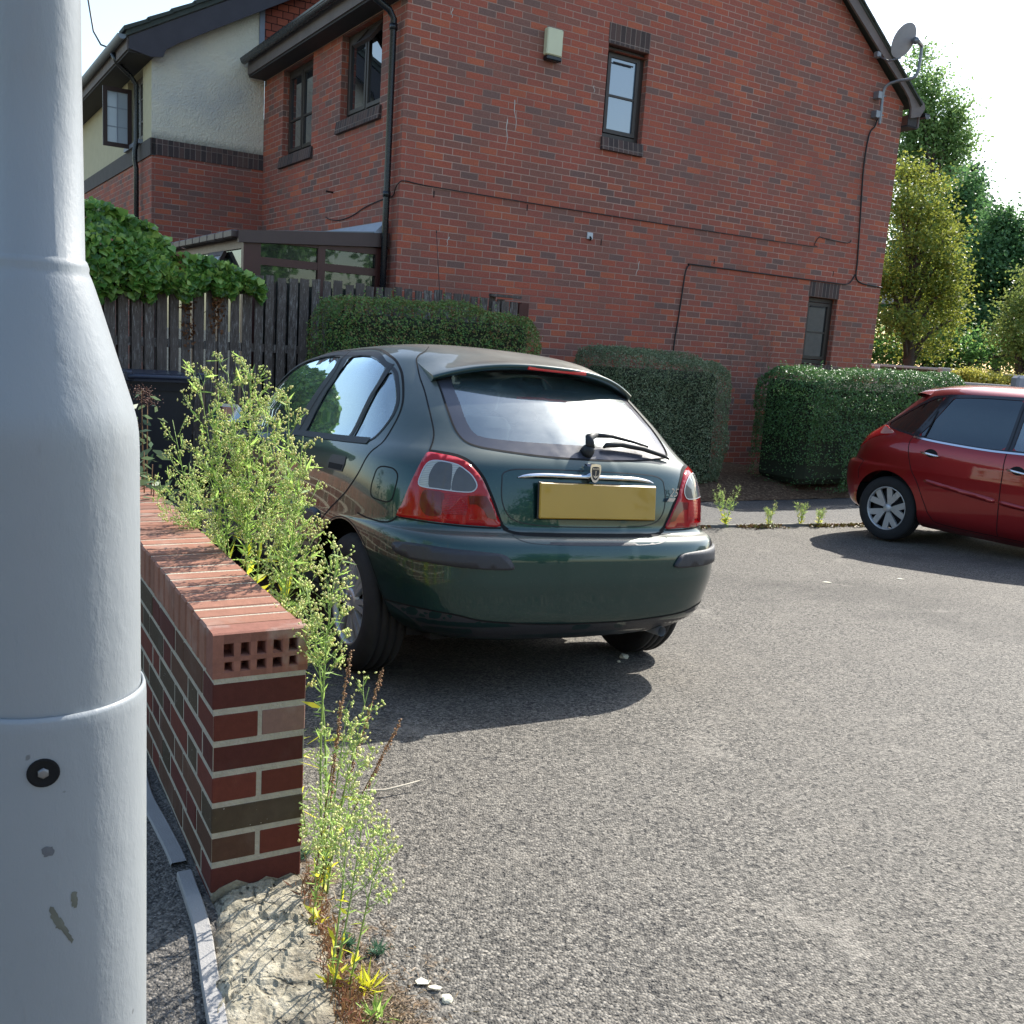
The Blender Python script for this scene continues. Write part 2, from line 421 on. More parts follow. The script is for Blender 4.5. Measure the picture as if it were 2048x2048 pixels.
# ------------------------------------------------------------------ car materials
def paint(name, base, flake, rough=.32, dust=.3, dustcol=(.34, .32, .27)):
    t = NT(name); o = t.coord('Object')
    n = t.noise(900, o, 1); lw = t.node('LayerWeight'); lw.inputs[0].default_value = .55
    c = t.mix(t.math('MULTIPLY', t.math('SUBTRACT', 1, lw.outputs[1]), .6), base, flake)
    c = t.mix(t.math('MULTIPLY', n, .25), c, flake)
    g = t.node('NewGeometry'); sp = t.node('SeparateXYZ'); t.l(g.outputs['Normal'], sp.inputs[0])
    up = t.ramp(sp.outputs[2], [(.45, 0), (.98, 1)])
    d = t.math('MULTIPLY', t.math('MULTIPLY', up, t.ramp(t.noise(4, o, 6), [(.2, .45), (.8, 1)])), dust)
    spk = t.math('MULTIPLY', t.ramp(t.noise(140, o, 3), [(.66, 0), (.75, 1)]), .12)
    d = t.math('MAXIMUM', d, spk, clamp=True)
    c = t.mix(d, c, dustcol)
    t.P(col=c, metal=t.fmix(d, .55, 0), rough=t.fmix(d, rough, .8), coat=t.math('SUBTRACT', 1, d), coatr=.03, spec=.5)
    return t.m
def glass_mat(name, tint, refl=1.0, rough=.02, dust=.05, dustcol=(.4, .42, .4)):
    t = NT(name); t.n.remove(t.b)
    tr = t.node('BsdfTransparent'); tr.inputs[0].default_value = (*tint, 1)
    gl = t.node('BsdfGlossy'); gl.inputs[0].default_value = (.82, .94, 1, 1); gl.inputs['Roughness'].default_value = rough  # gloss tinted blue so that reflections look like bluer sky
    g2 = t.node('BsdfGlossy'); g2.inputs[0].default_value = (.9, .95, .95, 1); g2.inputs['Roughness'].default_value = .28
    fr = t.node('Fresnel'); fr.inputs[0].default_value = 1.55
    f = t.math('MULTIPLY', t.math('ADD', t.math('MULTIPLY', fr.outputs[0], 1.6), .04), refl, clamp=True)
    m = t.node('MixShader'); t.l(f, m.inputs[0]); t.l(tr.outputs[0], m.inputs[1]); t.l(gl.outputs[0], m.inputs[2])
    df = t.node('BsdfDiffuse'); df.inputs[0].default_value = (*dustcol, 1)
    dd = t.node('MixShader'); dd.inputs[0].default_value = .45; t.l(df.outputs[0], dd.inputs[1]); t.l(g2.outputs[0], dd.inputs[2])
    o = t.coord('Object'); dn = t.math('MULTIPLY', t.ramp(t.noise(5, t.mapv(o, (1, 1, 2.2)), 6, .7), [(.25, .35), (.8, 1.2)]), dust)
    m2 = t.node('MixShader'); t.l(dn, m2.inputs[0]); t.l(m.outputs[0], m2.inputs[1]); t.l(dd.outputs[0], m2.inputs[2])
    t.l(m2.outputs[0], t.out.inputs[0]); return t.m
M_GREEN = paint('green_paint', (.003, .019, .019), (.010, .060, .055), dust=.5)
M_RED = paint('red_paint', (.25, .005, .007), (.38, .011, .013), rough=.3, dust=.12)
M_GLS = glass_mat('car_glass', (.66, .78, .78), 1.9, .02, .12)
M_GLR = glass_mat('car_rear_glass', (.36, .46, .47), 1.45, .03, .22, (.24, .36, .39))  # film colour turned blue to paint a paler sky tone into the pane
M_GLD = glass_mat('privacy_glass', (.035, .04, .045), 1.0, .02, .02)
M_FRITG = simple('dusty_sheen_border', (.055, .057, .072), .22, 0, .2, 6, spec=.7)  # border base lightened for dust and for reflection painted in with it
M_FRIT = simple('black_glass_border', (.02, .021, .026), .12, 0, .2, 6, spec=.6)
M_RUB = simple('black_rubber', (.012, .013, .015), .55, 0, .3, 30)
M_GAP = simple('shut_line', (.003, .003, .004), .9)
M_TRIM = simple('grey_plastic_trim', (.032, .034, .042), .52, 0, .15, 40, .15, bscale=400)
M_TYRE = simple('tyre_rubber', (.018, .018, .019), .85, 0, .35, 12, .2)
M_CAP = simple('silver_wheel_cover', (.50, .51, .52), .38, .55, .15, 20)
M_CHROME = simple('chrome', (.75, .76, .78), .08, 1, .05)
M_MIRR = simple('mirror', (.35, .37, .4), .03, 1, .02)
M_UNDER = simple('underbody_black', (.008, .008, .009), .95, 0, .3)
M_SEAT = simple('seat_cloth', (.05, .055, .06), .9, 0, .2)
def lens_mat(name, col, rough=.1, stripes=0, axis='z'):
    t = NT(name); o = t.coord('Object'); sp = t.node('SeparateXYZ'); t.l(o, sp.inputs[0])
    c = t.mix(t.noise(30, o, 3), [x*.8 for x in col], [min(1, x*1.15) for x in col])
    if stripes:
        w = t.math('PINGPONG', t.math('MULTIPLY', sp.outputs[2], stripes), .5)
        c = t.mix(t.ramp(w, [(.2, 0), (.42, .55)]), c, [x*.3 for x in col]); t.P(nrm=t.bump(w, .35, .002))
    t.P(col=c, rough=rough, coat=.35, coatr=.02, spec=.35); return t.m
M_LRED = lens_mat('red_lens', (.36, .004, .007)); M_LRED2 = lens_mat('dark_red_lens', (.13, .006, .008)); M_LREDS = lens_mat('ribbed_red_lens', (.34, .004, .010), .15, 160)
M_LCLR = lens_mat('ribbed_clear_lens', (.44, .47, .46), .15, 150); M_LDRK = lens_mat('smoked_lens', (.09, .095, .1), .08)
M_LREDB = lens_mat('bright_red_lens', (.62, .006, .012))
M_PLATE = simple('yellow_number_plate', (.43, .25, .02), .4, 0, .1, 6, coat=.5)
M_BADGE = simple('badge_dark', (.03, .035, .05), .2, .3)
def rbox(mb, c, s, r=.03, M=None):
    lo = [c[i]-s[i]/2 for i in range(3)]; hi = [c[i]+s[i]/2 for i in range(3)]
    mb.box(lo, hi, M, bev=r)
def wheel(name, root, x, y, z, Rr, rr, side, style, mats, steer=0):
    """wheel whose outer face looks along side*x"""
    w = empty(name, (x, y, z)); w.parent = root; w.rotation_euler = (0, 0, steer)
    Mx = Matrix.Rotation(R(90)*side, 4, 'Y')
    mb = MB(); W = .088
    prof = [(rr+.002, -.075), (rr+.02, -W+.002), (rr+.05, -W), (Rr-.03, -W+.002), (Rr-.01, -W+.012), (Rr, -W+.03), (Rr, -.042), (Rr-.008, -.040), (Rr-.008, -.034), (Rr, -.032), (Rr, -.005), (Rr-.008, -.003), (Rr-.008, .003), (Rr, .005),
            (Rr, .032), (Rr-.008, .034), (Rr-.008, .040), (Rr, .042), (Rr, W-.03), (Rr-.01, W-.012), (Rr-.03, W-.002), (rr+.05, W), (rr+.046, W+.001), (rr+.02, W-.002), (rr+.004, W-.008), (rr, W-.02)]
    mb.lathe(prof, 64, Mx); mb.build('tyre', M_TYRE, w)
    mb = MB(); mb.lathe([(rr*.98, -.07), (rr*.9, -.02), (rr*.85, .02), (.02, .028)], 40, Mx); mb.build('brake_backing', M_UNDER, w)
    mb = MB(); F = W-.012
    if style == 'cover':
        mb.lathe([(rr+.003, F-.02), (rr+.006, F-.004), (rr-.004, F+.002), (rr-.012, F-.004), (rr-.016, F-.022)], 64, Mx)
        mb.lathe([(.062, F-.03), (.056, F-.010), (.04, F-.006), (.018, F-.006), (.016, F-.010), (.0, F-.010)], 40, Mx)
        for k in range(16):
            a = 2*math.pi*(k//2)/8+(.13 if k % 2 else -.13); Mz = Mx @ Matrix.Rotation(a, 4, 'Z')
            vs = [(.05, -.0095, F-.012), (rr-.010, -.011, F-.012), (rr-.010, .011, F-.012), (.05, .0095, F-.012),
                  (.05, -.012, F-.034), (rr-.010, -.015, F-.034), (rr-.010, .015, F-.034), (.05, .012, F-.034)]
            mb.add([Mz @ Vector(v) for v in vs], [(0, 1, 2, 3), (0, 4, 5, 1), (3, 2, 6, 7), (0, 3, 7, 4), (1, 5, 6, 2)])
        for k in range(4):
            a = math.pi/4+math.pi/2*k; mb.lathe([(.007, F-.012), (.007, F-.002), (.0, F-.002)], 8, Mx @ Matrix.Translation((.032*math.cos(a), .032*math.sin(a), 0)))
    else:
        mb.lathe([(rr+.004, F-.02), (rr+.006, F-.002), (rr-.006, F+.002), (rr-.012, F-.006), (rr-.016, F-.03)], 64, Mx)
        mb.lathe([(.045, F-.03), (.04, F-.016), (.026, F-.010), (.0, F-.008)], 32, Mx)
        for k in range(10):
            base = 2*math.pi*(k//2)/5+R(18); sg = 1 if k % 2 else -1; a0 = base+sg*R(5.5); a1 = base+sg*R(17)
            pr = []
            for q in range(7):
                f = q/6; rad = .03+(rr-.042)*f; a = a0+(a1-a0)*f**.8; hw = .010+.020*math.sin(min(1, f*1.15)*1.9)
                pr.append((rad, a, hw, F-.012-.012*(1-f)))
            vs = []
            for rad, a, hw, h in pr:
                c_, s_ = math.cos(a), math.sin(a)
                for sgn in (-1, 1): vs.append((rad*c_-sgn*hw*s_, rad*s_+sgn*hw*c_, h))
            n = len(vs); vs += [(v[0], v[1], v[2]-.022) for v in vs]
            fs = []
            for q in range(6):
                i = 2*q; fs += [(i, i+2, i+3, i+1), (i, n+i, n+i+2, i+2), (i+1, i+3, n+i+3, n+i+1)]
            mb.add([Mx @ Vector(v) for v in vs], fs)
    o = mb.build('wheel_cover', M_CAP, w); 
    return w
def arch_hole(sh, side, y0, z0, rad, D):
    pts = [(side*.8, y0+rad*math.cos(a), z0+rad*math.sin(a)*1.0) for a in np.linspace(-.35, math.pi+.35, 40)]
    pts = [(side*.8, pts[0][1], -.1)]+pts+[(side*.8, pts[-1][1], -.1)]
    sh.cut(pts, D)
def liners(root, wheels, rad, w=.64):
    for x, y, z in wheels:
        mb = MB(); s = 1 if x > 0 else -1
        M = Matrix.Translation((s*(w+.03), y, z)) @ Matrix.Rotation(R(-90)*s, 4, 'Y')
        pr = [(rad+.012, .01), (rad+.02, .16), (rad+.02, .30), (.02, .31)]; K_ = 24; vs = []
        for q in range(K_+1):
            a = -.25+(math.pi+.5)*q/K_; vs += [(x-s*(h-.01)-s*0+(.67*s-x), y+r*math.cos(a), z+r*math.sin(a)) for r, h in pr]
        o_ = mb.smooth; mb.smooth = True; mb.add(vs, [(q*4+k, q*4+k+1, q*4+5+k, q*4+4+k) for q in range(K_) for k in range(3)]); mb.smooth = o_
        mb.build('wheel_arch_liner', M_UNDER, root)
def yz(pts, s=-1): return [(s*.75, y, z) for y, z in pts]
# ------------------------------------------------------------------ green hatchback
CAR_M = Matrix(((0.86232705, -0.50632929, 0.00476608, 0.01278174), (0.50406735, 0.85929177, 0.08679718, 4.34734077), (-0.04804341, -0.07244513, 0.9962146, 0.0602882), (0, 0, 0, 1)))
def green_car():
    root = empty('parked_car', label='dark green hatchback with yellow number plate parked beside the low brick wall', cat='car')
    root.matrix_world = CAR_M
    sh = Shell(GREEN, 120, 120)
    DL, DR, DB = (1, 0, 0), (-1, 0, 0), (0, 1, 0)
    fd = [(.905, .972), (.87, 1.09), (.80, 1.20), (.745, 1.29), (.80, 1.352), (.95, 1.362), (1.10, 1.36), (1.27, 1.343), (1.40, 1.315), (1.52, 1.276), (1.66, 1.215), (1.80, 1.13), (1.90, 1.04), (1.93, .975), (1.6, .968), (1.2, .968)]
    rd = [(.64, 1.348), (.52, 1.35), (.40, 1.343), (.30, 1.325), (.225, 1.305), (.170, 1.285), (.150, 1.223), (.155, 1.152), (.16, 1.073), (.160, .978), (.338, .976), (.534, .974), (.712, .974), (.722, 1.016), (.715, 1.079), (.69, 1.169), (.655, 1.247), (.635, 1.303)]
    qg = [(.122, 1.272), (.075, 1.250), (.025, 1.215), (-.027, 1.172), (-.068, 1.13), (-.088, 1.097), (-.095, 1.069), (-.087, 1.023), (-.075, .990), (-.055, .977), (.016, .978), (.108, .978), (.112, 1.039), (.115, 1.101), (.115, 1.176), (.118, 1.235)]
    rg = [(-.478, 1.262), (-.502, 1.182), (-.518, 1.102), (-.522, 1.039), (-.507, .999), (-.468, .981), (-.392, .971), (-.32, .965), (-.227, .959), (-.1, .955)]
    rgf = [(x, -.4, z) for x, z in rg]+[(-x, -.4, z) for x, z in rg[::-1]]+[(.40, -.2, 1.295), (.2, -.2, 1.315), (0, -.2, 1.32), (-.2, -.2, 1.315), (-.40, -.2, 1.295)]
    rgf = smooth3(rgf)
    ri = [(-.435, 1.245), (-.455, 1.15), (-.466, 1.085), (-.458, 1.036), (-.425, 1.020), (-.334, 1.014), (-.217, 1.012), (-.08, 1.012)]
    rgi = smooth3([(x, -.4, z) for x, z in ri]+[(-x, -.4, z) for x, z in ri[::-1]]+[(.38, -.2, 1.282), (.2, -.2, 1.30), (0, -.2, 1.305), (-.2, -.2, 1.30), (-.38, -.2, 1.282)])
    for s, D in ((-1, DL), (1, DR)):
        for q in (fd, rd, qg): sh.cut(yz(q, s), D)
        for y0 in (0, 2.507): arch_hole(sh, s, y0, .30, .338, D)
    sh.cut(rgf, DB)
    ws = smooth3([(-.60, 2, 1.0), (-.56, 2, 1.18), (-.50, 2, 1.34), (-.3, 2, 1.375), (0, 2, 1.385), (.3, 2, 1.375), (.50, 2, 1.34), (.56, 2, 1.18), (.60, 2, 1.0), (.3, 2, .97), (0, 2, .96), (-.3, 2, .97)])
    sh.cut(ws, (0, -1, 0))
    body = sh.build('body', M_GREEN, root)
    sh.patch('windscreen', ws, (0, -1, 0), M_GLS, root, -.004, .06)
    # rear screen with its black border
    o = sh.patch('rear_window', rgi, DB, M_GLR, root, -.003, .03)
    sh.patch('window_border', rgf, DB, M_FRITG, root, -.003, .02, holes=[rgi])
    for s, D in ((-1, DL), (1, DR)):
        for nm, q in (('front_door_window', fd), ('rear_door_window', rd), ('quarter_window', qg)):
            g = sh.patch('side_window', yz(q, s), D, M_GLS, root, -.005, .04)
    seal = MB(); gap = MB()
    for s, D in ((-1, DL), (1, DR)):
        bp = [(.742, 1.374), (.665, 1.36), (.642, 1.29), (.697, 1.169), (.722, 1.081), (.718, .966), (.906, .966), (.897, 1.087), (.83, 1.2), (.765, 1.295), (.80, 1.36), (.87, 1.372)]
        sh.patch('door_pillar', yz(bp, s), D, M_RUB, root, .0015, .03)
        sh.ribbon(gap, yz([(.79, 1.385), (.705, 1.285), (.762, 1.168), (.809, 1.066), (.824, .975), (.84, .90), (.845, .6), (.82, .33)], s), D, .006, .003)
        sh.ribbon(seal, yz([(1.95, .99), (1.90, 1.05), (1.80, 1.142), (1.66, 1.23), (1.52, 1.291), (1.40, 1.33), (1.27, 1.358), (1.10, 1.374), (.87, 1.374), (.65, 1.363), (.50, 1.362), (.38, 1.354), (.28, 1.333), (.20, 1.305), (.145, 1.292)], s), D, .020, .002)
        sh.ribbon(seal, yz([(.150, 1.30), (.128, 1.223), (.138, 1.152), (.135, 1.073), (.135, .972)], s), D, .030, .002)
        sh.ribbon(seal, yz([(.125, 1.285), (.075, 1.262), (.020, 1.222), (-.035, 1.176), (-.078, 1.132), (-.099, 1.097), (-.105, 1.065), (-.096, 1.018), (-.08, .984), (-.058, .970)], s), D, .012, .002)
        sh.ribbon(seal, yz([(1.95, .965), (1.2, .964), (.729, .966), (.438, .966), (.182, .966), (-.058, .968)], s), D, .026, .004)
        ds = [(1.9, 1.06), (1.80, 1.165), (1.66, 1.255), (1.52, 1.317), (1.40, 1.353), (1.27, 1.380), (1.05, 1.393), (.85, 1.396), (.65, 1.391), (.50, 1.386), (.368, 1.372), (.193, 1.334), (.097, 1.293), (.017, 1.242), (-.060, 1.177), (-.110, 1.124), (-.137, 1.076), (-.150, 1.02), (-.160, .962), (-.138, .936), (-.118, .9), (-.082, .829), (.002, .752), (.094, .699), (.175, .655), (.28, .57), (.345, .46), (.37, .33)]
        sh.ribbon(gap, yz(ds, s), D, .007, .0012)
        sh.ribbon(gap, yz([(.37, .30), (.8, .29), (1.4, .29), (2.0, .29), (2.1, .4), (2.0, .7), (1.98, .95)], s), D, .006, .0012)
        fl = [(-.233, .874), (-.276, .876), (-.318, .871), (-.346, .854), (-.353, .827), (-.349, .782), (-.342, .754), (-.315, .742), (-.266, .744), (-.216, .75), (-.198, .764), (-.194, .795), (-.203, .835), (-.21, .86)]
        if s < 0: sh.ribbon(gap, yz(fl, s), (.95, .3, 0), .005, .0012, True)
        hd = [(.214, .896), (.064, .893), (.058, .862), (.072, .829), (.237, .829), (.243, .862), (.235, .885)]
        h = sh.patch('door_handle', yz(hd, s), D, M_TRIM, root, .003, .02)
        h2 = sh.patch('handle_recess', yz([(.233, .860), (.070, .858), (.078, .834), (.231, .835)], s), D, M_GAP, h, .004, .02); h2.parent = h
        h3 = sh.patch('door_handle', [(p[0], p[1]+.86, p[2]) for p in yz(hd, s)], D, M_TRIM, root, .003, .02)
        rub = [(1.9, .653), (1.2, .652), (.55, .650), (.34, .646), (.286, .628), (.296, .584), (.44, .579), (.85, .582), (1.5, .585), (1.9, .59), (1.93, .62)]
        sh.patch('side_moulding', smooth3(yz(rub, s)), D, M_TRIM, root, .012, .03, thick=1)
        # arch lip
        for y0 in (0, 2.507):
            sh.ribbon(gap, yz([(y0+.345*math.cos(a), .30+.345*math.sin(a)) for a in np.linspace(-.2, math.pi+.2, 30)], s), D, .004, .001)
    # hatch shut lines, lamp surrounds (left drawn, right mirrored)
    LMP = [(-.652, -.410, .945), (-.610, -.446, .941), (-.566, -.477, .934), (-.531, -.504, .918), (-.506, -.524, .893), (-.482, -.542, .86), (-.463, -.555, .819), (-.444, -.565, .776), (-.424, -.573, .726), (-.407, -.579, .681),
           (-.476, -.569, .680), (-.546, -.554, .682), (-.616, -.527, .685), (-.674, -.49, .689), (-.718, -.444, .692), (-.757, -.382, .697), (-.744, -.398, .741), (-.724, -.412, .814), (-.698, -.417, .877), (-.666, -.408, .929)]
    CLR = [(-.657, -.437, .909), (-.632, -.453, .915), (-.6, -.476, .912), (-.567, -.497, .905), (-.542, -.516, .888), (-.521, -.53, .869), (-.506, -.541, .844), (-.505, -.545, .826), (-.518, -.545, .811), (-.538, -.541, .806), (-.576, -.529, .806), (-.608, -.514, .808), (-.644, -.493, .811), (-.677, -.466, .813), (-.695, -.447, .818), (-.698, -.439, .832), (-.69, -.437, .856), (-.675, -.435, .889)]
    D1 = [(-.631, -.458, .91), (-.606, -.474, .911), (-.587, -.488, .905), (-.592, -.504, .868), (-.598, -.512, .835), (-.603, -.516, .809), (-.639, -.496, .811), (-.668, -.474, .814), (-.669, -.465, .841), (-.664, -.459, .864), (-.649, -.457, .892)]
    D2 = [(-.563, -.503, .898), (-.542, -.517, .885), (-.521, -.531, .866), (-.508, -.541, .841), (-.508, -.545, .826), (-.521, -.544, .812), (-.541, -.54, .807), (-.576, -.528, .807), (-.596, -.52, .809), (-.595, -.514, .836), (-.583, -.507, .871)]
    STP = [(-.623, -.508, .799), (-.581, -.528, .796), (-.54, -.543, .792), (-.539, -.549, .754), (-.544, -.551, .717), (-.587, -.537, .718), (-.631, -.516, .722), (-.63, -.513, .754)]
    FOG = [(-.685, -.463, .802), (-.654, -.488, .803), (-.622, -.51, .796), (-.63, -.513, .754), (-.632, -.516, .716), (-.659, -.499, .708), (-.681, -.482, .711), (-.695, -.466, .733), (-.697, -.459, .762)]
    INR = [(-.536, -.544, .792), (-.466, -.559, .794), (-.444, -.568, .755), (-.423, -.575, .705), (-.462, -.569, .713), (-.478, -.564, .742), (-.506, -.556, .761), (-.533, -.55, .76)]
    LOW = [(-.757, -.382, .712), (-.674, -.49, .703), (-.546, -.554, .696), (-.412, -.579, .694), (-.407, -.579, .683), (-.476, -.569, .682), (-.616, -.527, .687), (-.718, -.444, .694), (-.757, -.382, .699)]
    STR = [(-.775, -.435, .6), (-.744, -.501, .606), (-.683, -.577, .603), (-.609, -.625, .597), (-.525, -.653, .592), (-.452, -.667, .585), (-.42, -.673, .574), (-.4, -.677, .551), (-.392, -.678, .535), (-.405, -.676, .526), (-.462, -.67, .526), (-.552, -.652, .529), (-.634, -.619, .535), (-.704, -.564, .542), (-.744, -.51, .547), (-.769, -.457, .557), (-.78, -.427, .572), (-.781, -.42, .589)]
    for s in (-1, 1):
        f = (lambda q: q) if s < 0 else (lambda q: [(-p[0]+.026*min(1, max(0, (p[2]-.70)/.12))*min(1, max(0, (.74+p[0])/.15)), p[1], p[2]) for p in q])
        D = (.62, .78, 0) if s < 0 else (-.62, .78, 0)
        lm = sh.patch('tail_light', smooth3(f(LMP), step=.03), D, M_LRED, root, .004, .018, thick=1)
        sh.patch('clear_lens', smooth3(f(CLR)), D, M_LCLR, lm, .0052, .015)
        sh.patch('smoked_lens', smooth3(f(D1)), D, M_LDRK, lm, .0060, .015); sh.patch('smoked_lens', smooth3(f(D2)), D, M_LDRK, lm, .0060, .015)
        sh.patch('stop_lens', f(STP), D, M_LREDS, lm, .0052, .015); sh.patch('fog_lens', smooth3(f(FOG)), D, M_LRED2, lm, .0052, .015)
        sh.patch('inner_lens', f(INR), D, M_LRED2, lm, .0052, .015); 
        rim = MB(); sh.ribbon(rim, f(CLR), D, .0038, .0066, True); rim.build('lens_rim', M_CAP, lm)
        sh.ribbon(gap, f([(-.652, -.41, .950), (-.610, -.446, .947), (-.564, -.477, .940), (-.526, -.504, .923), (-.500, -.524, .897), (-.476, -.542, .863), (-.457, -.555, .821), (-.438, -.565, .777), (-.418, -.573, .727), (-.400, -.579, .685), (-.380, -.590, .668)]), D, .012, .0015)
        sh.ribbon(gap, f([(-.753, -.388, .690), (-.718, -.445, .687), (-.674, -.491, .683), (-.616, -.528, .680), (-.546, -.554, .676), (-.477, -.57, .674), (-.403, -.58, .674)]), D, .006, .0015)
        sh.ribbon(gap, f([(-.817, -.124, .677), (-.81, -.186, .668), (-.801, -.246, .664), (-.789, -.298, .662), (-.777, -.338, .665), (-.766, -.364, .674), (-.756, -.384, .692)]), DL if s < 0 else DR, .006, .0015)
        sh.ribbon(gap, f([(-.40, .19, 1.40), (-.454, .107, 1.372), (-.48, .102, 1.356), (-.508, .075, 1.331), (-.522, .031, 1.301), (-.541, -.043, 1.249), (-.554, -.125, 1.193), (-.57, -.202, 1.135), (-.585, -.276, 1.075), (-.597, -.33, 1.027), (-.612, -.362, .998), (-.628, -.384, .974), (-.648, -.408, .950)]), (.45, .89, 0) if s < 0 else (-.45, .89, 0), .006, .0015)
        sh.patch('bumper_moulding', smooth3(f(STR)), D, M_TRIM, root, .009, .02, thick=1)
        sh.ribbon(gap, f([(-.44, .15, 1.385), (-.458, .30, 1.40), (-.47, .7, 1.41), (-.46, 1.1, 1.41), (-.43, 1.4, 1.40)]), (0, 0, -1), .008, .0015)
    sh.ribbon(gap, [(-.395, -.58, .672), (-.377, -.585, .665), (-.343, -.61, .657), (-.257, -.64, .654), (0, -.655, .653), (.257, -.64, .654), (.343, -.61, .657), (.377, -.585, .665), (.395, -.58, .672)], DB, .010, .0015)
    led = [(-.372, -.58, .652), (-.3, -.62, .650), (0, -.65, .649), (.3, -.62, .650), (.372, -.58, .652), (.35, -.66, .634), (.26, -.67, .622), (0, -.68, .618), (-.26, -.67, .622), (-.35, -.66, .634)]
    sh.patch('bumper_step', smooth3(led), DB, M_TRIM, root, .0012, .02)
    vl = [(-.771, -.333, .361), (-.731, -.458, .361), (-.673, -.546, .356), (-.587, -.608, .345), (-.499, -.634, .326), (-.368, -.651, .314), (-.176, -.657, .303), (0, -.659, .302), (.176, -.657, .303), (.368, -.651, .314), (.499, -.634, .326), (.587, -.608, .345), (.673, -.546, .356), (.731, -.458, .361)]
    sh.ribbon(gap, vl, DB, .006, .0015)
    val = vl+[(.64, -.4, .255), (0, -.4, .215), (-.64, -.4, .255)]
    sh.patch('bumper_valance', val, DB, M_TRIM, root, .0012, .03)
    # plate recess edge
    rc = MB(); rp = [(-.400, .862), (-.392, .885), (-.34, .902), (-.178, .908), (0, .909), (.178, .908), (.34, .902), (.392, .885), (.400, .862), (.404, .80), (.392, .75), (.36, .712), (.30, .694), (.2, .686), (0, .683), (-.2, .686), (-.30, .694), (-.36, .712), (-.392, .75), (-.404, .80)]
    sh.ribbon(rc, [(x, -.5, z) for x, z in rp], DB, .004, .0013, True); rc.build('plate_recess_edge', M_RUB, root)
    sh.ribbon(gap, rgf, DB, .007, .0012, True)
    gap.build('panel_gap', M_GAP, root); seal.build('window_seal', M_RUB, root)
    # chrome handle bar over the plate, shield badge, numbers
    mb = MB(); N = 26; vs = []
    for i in range(N+1):
        x = -.335+.67*i/N; e = 1-abs(x/.335)**6; hh = .020*(.12+.88*e**.5); zc = .872+.012*e
        y = sh.hit(*( (lambda B: (Vector((x, 0, zc)).dot(B[1]), Vector((x, 0, zc)).dot(B[2])))(sh.basis(DB)) ), *sh.basis(DB))[1]
        for dz, dy in ((-.6, .004), (-.45, -.014), (0, -.024), (.35, -.022), (.6, -.008), (.65, .004)): vs.append((x, y+dy*(.3+.7*e), zc+dz*hh))
    fs = [(i*6+k, i*6+6+k, i*6+7+k, i*6+1+k) for i in range(N) for k in range(5)]; mb.smooth = True; mb.add(vs, fs)
    mb.build('chrome_handle', M_CHROME, root)
    def shield(w, h, n=22):
        pts = []
        for x, z in [(-.5, .38), (-.42, .5), (0, .54), (.42, .5), (.5, .38), (.5, .1), (.38, -.28), (.2, -.46), (0, -.52), (-.2, -.46), (-.38, -.28), (-.5, .1)]: pts.append((x*w, z*h))
        return pts
    yb = -.602
    def plaque(name, outline, y0, y1, mat, par, c=(0, .903)):
        mb = MB(); mb.prism([(c[0]+x, c[1]+z) for x, z in outline], y1, y0); return mb.build(name, mat, par)
    bd = plaque('badge', shield(.052, .072), -.560, yb-.008, M_CHROME, root)
    plaque('badge_shield', shield(.036, .052), yb-.006, yb-.0095, M_BADGE, bd)
    fc = bpy.data.curves.new('badge_text', 'FONT'); fc.body = 'ROVER'; fc.size = .0105; fc.extrude = .0006; fc.align_x = 'CENTER'
    def text(name, body, size, loc, mat, par, shear=0, sx=1, ext=.001, align='CENTER'):
        fc = bpy.data.curves.new(name, 'FONT'); fc.body = body; fc.size = size; fc.extrude = ext; fc.align_x = align; fc.shear = shear
        tmp = bpy.data.objects.new('tmp', fc); C.objects.link(tmp); dg = bpy.context.evaluated_depsgraph_get()
        me = bpy.data.meshes.new_from_object(tmp.evaluated_get(dg)); bpy.data.objects.remove(tmp, do_unlink=True)
        M = Matrix.Translation(loc) @ Matrix.Rotation(R(90), 4, 'X') @ Matrix.Diagonal((sx, 1, 1, 1)); me.transform(M)
        me.materials.clear(); me.materials.append(mat)
        o = bpy.data.objects.new(name, me); C.objects.link(o); o.parent = par; return o
    text('badge_lettering', 'ROVER', .0105, (0, yb-.010, .918), M_CHROME, bd)
    sp = MB(); sp.box((-.0012, yb-.0105, .882), (.0012, yb-.009, .914)); sp.prism([(-.012, .897), (-.008, .888), (0, .885), (.008, .888), (.012, .897), (.006, .893), (0, .891), (-.006, .893)], yb-.009, yb-.0105); sp.build('badge_ship', M_CHROME, bd)
    ym = -.569
    t25 = text('model_number', '25', .052, (.438, -.5765, .818), M_CHROME, root, .3, .85, .0015); 
    bb = MB(); bb.prism([(.403, .797), (.439, .797), (.449, .812), (.413, .812)], -.560, -.582); bb.build('model_strip', M_CHROME, root)
    # number plate, left blank (blurred in the photograph)
    mb = MB(); Mp = Matrix.Translation((.034, -.604, .788)) @ Matrix.Rotation(R(-4), 4, 'X')
    rbox(mb, (0, 0, 0), (.575, .012, .142), .004, Mp); mb.build('number_plate', M_PLATE, root)
    mb = MB(); rbox(mb, (0, .006, .0), (.585, .010, .150), .004, Mp); mb.build('plate_surround', M_RUB, root)
    # spoiler
    B = sh.basis((0, 0, -1)); mb = MB(); N = 40; vs = []; secs = 11
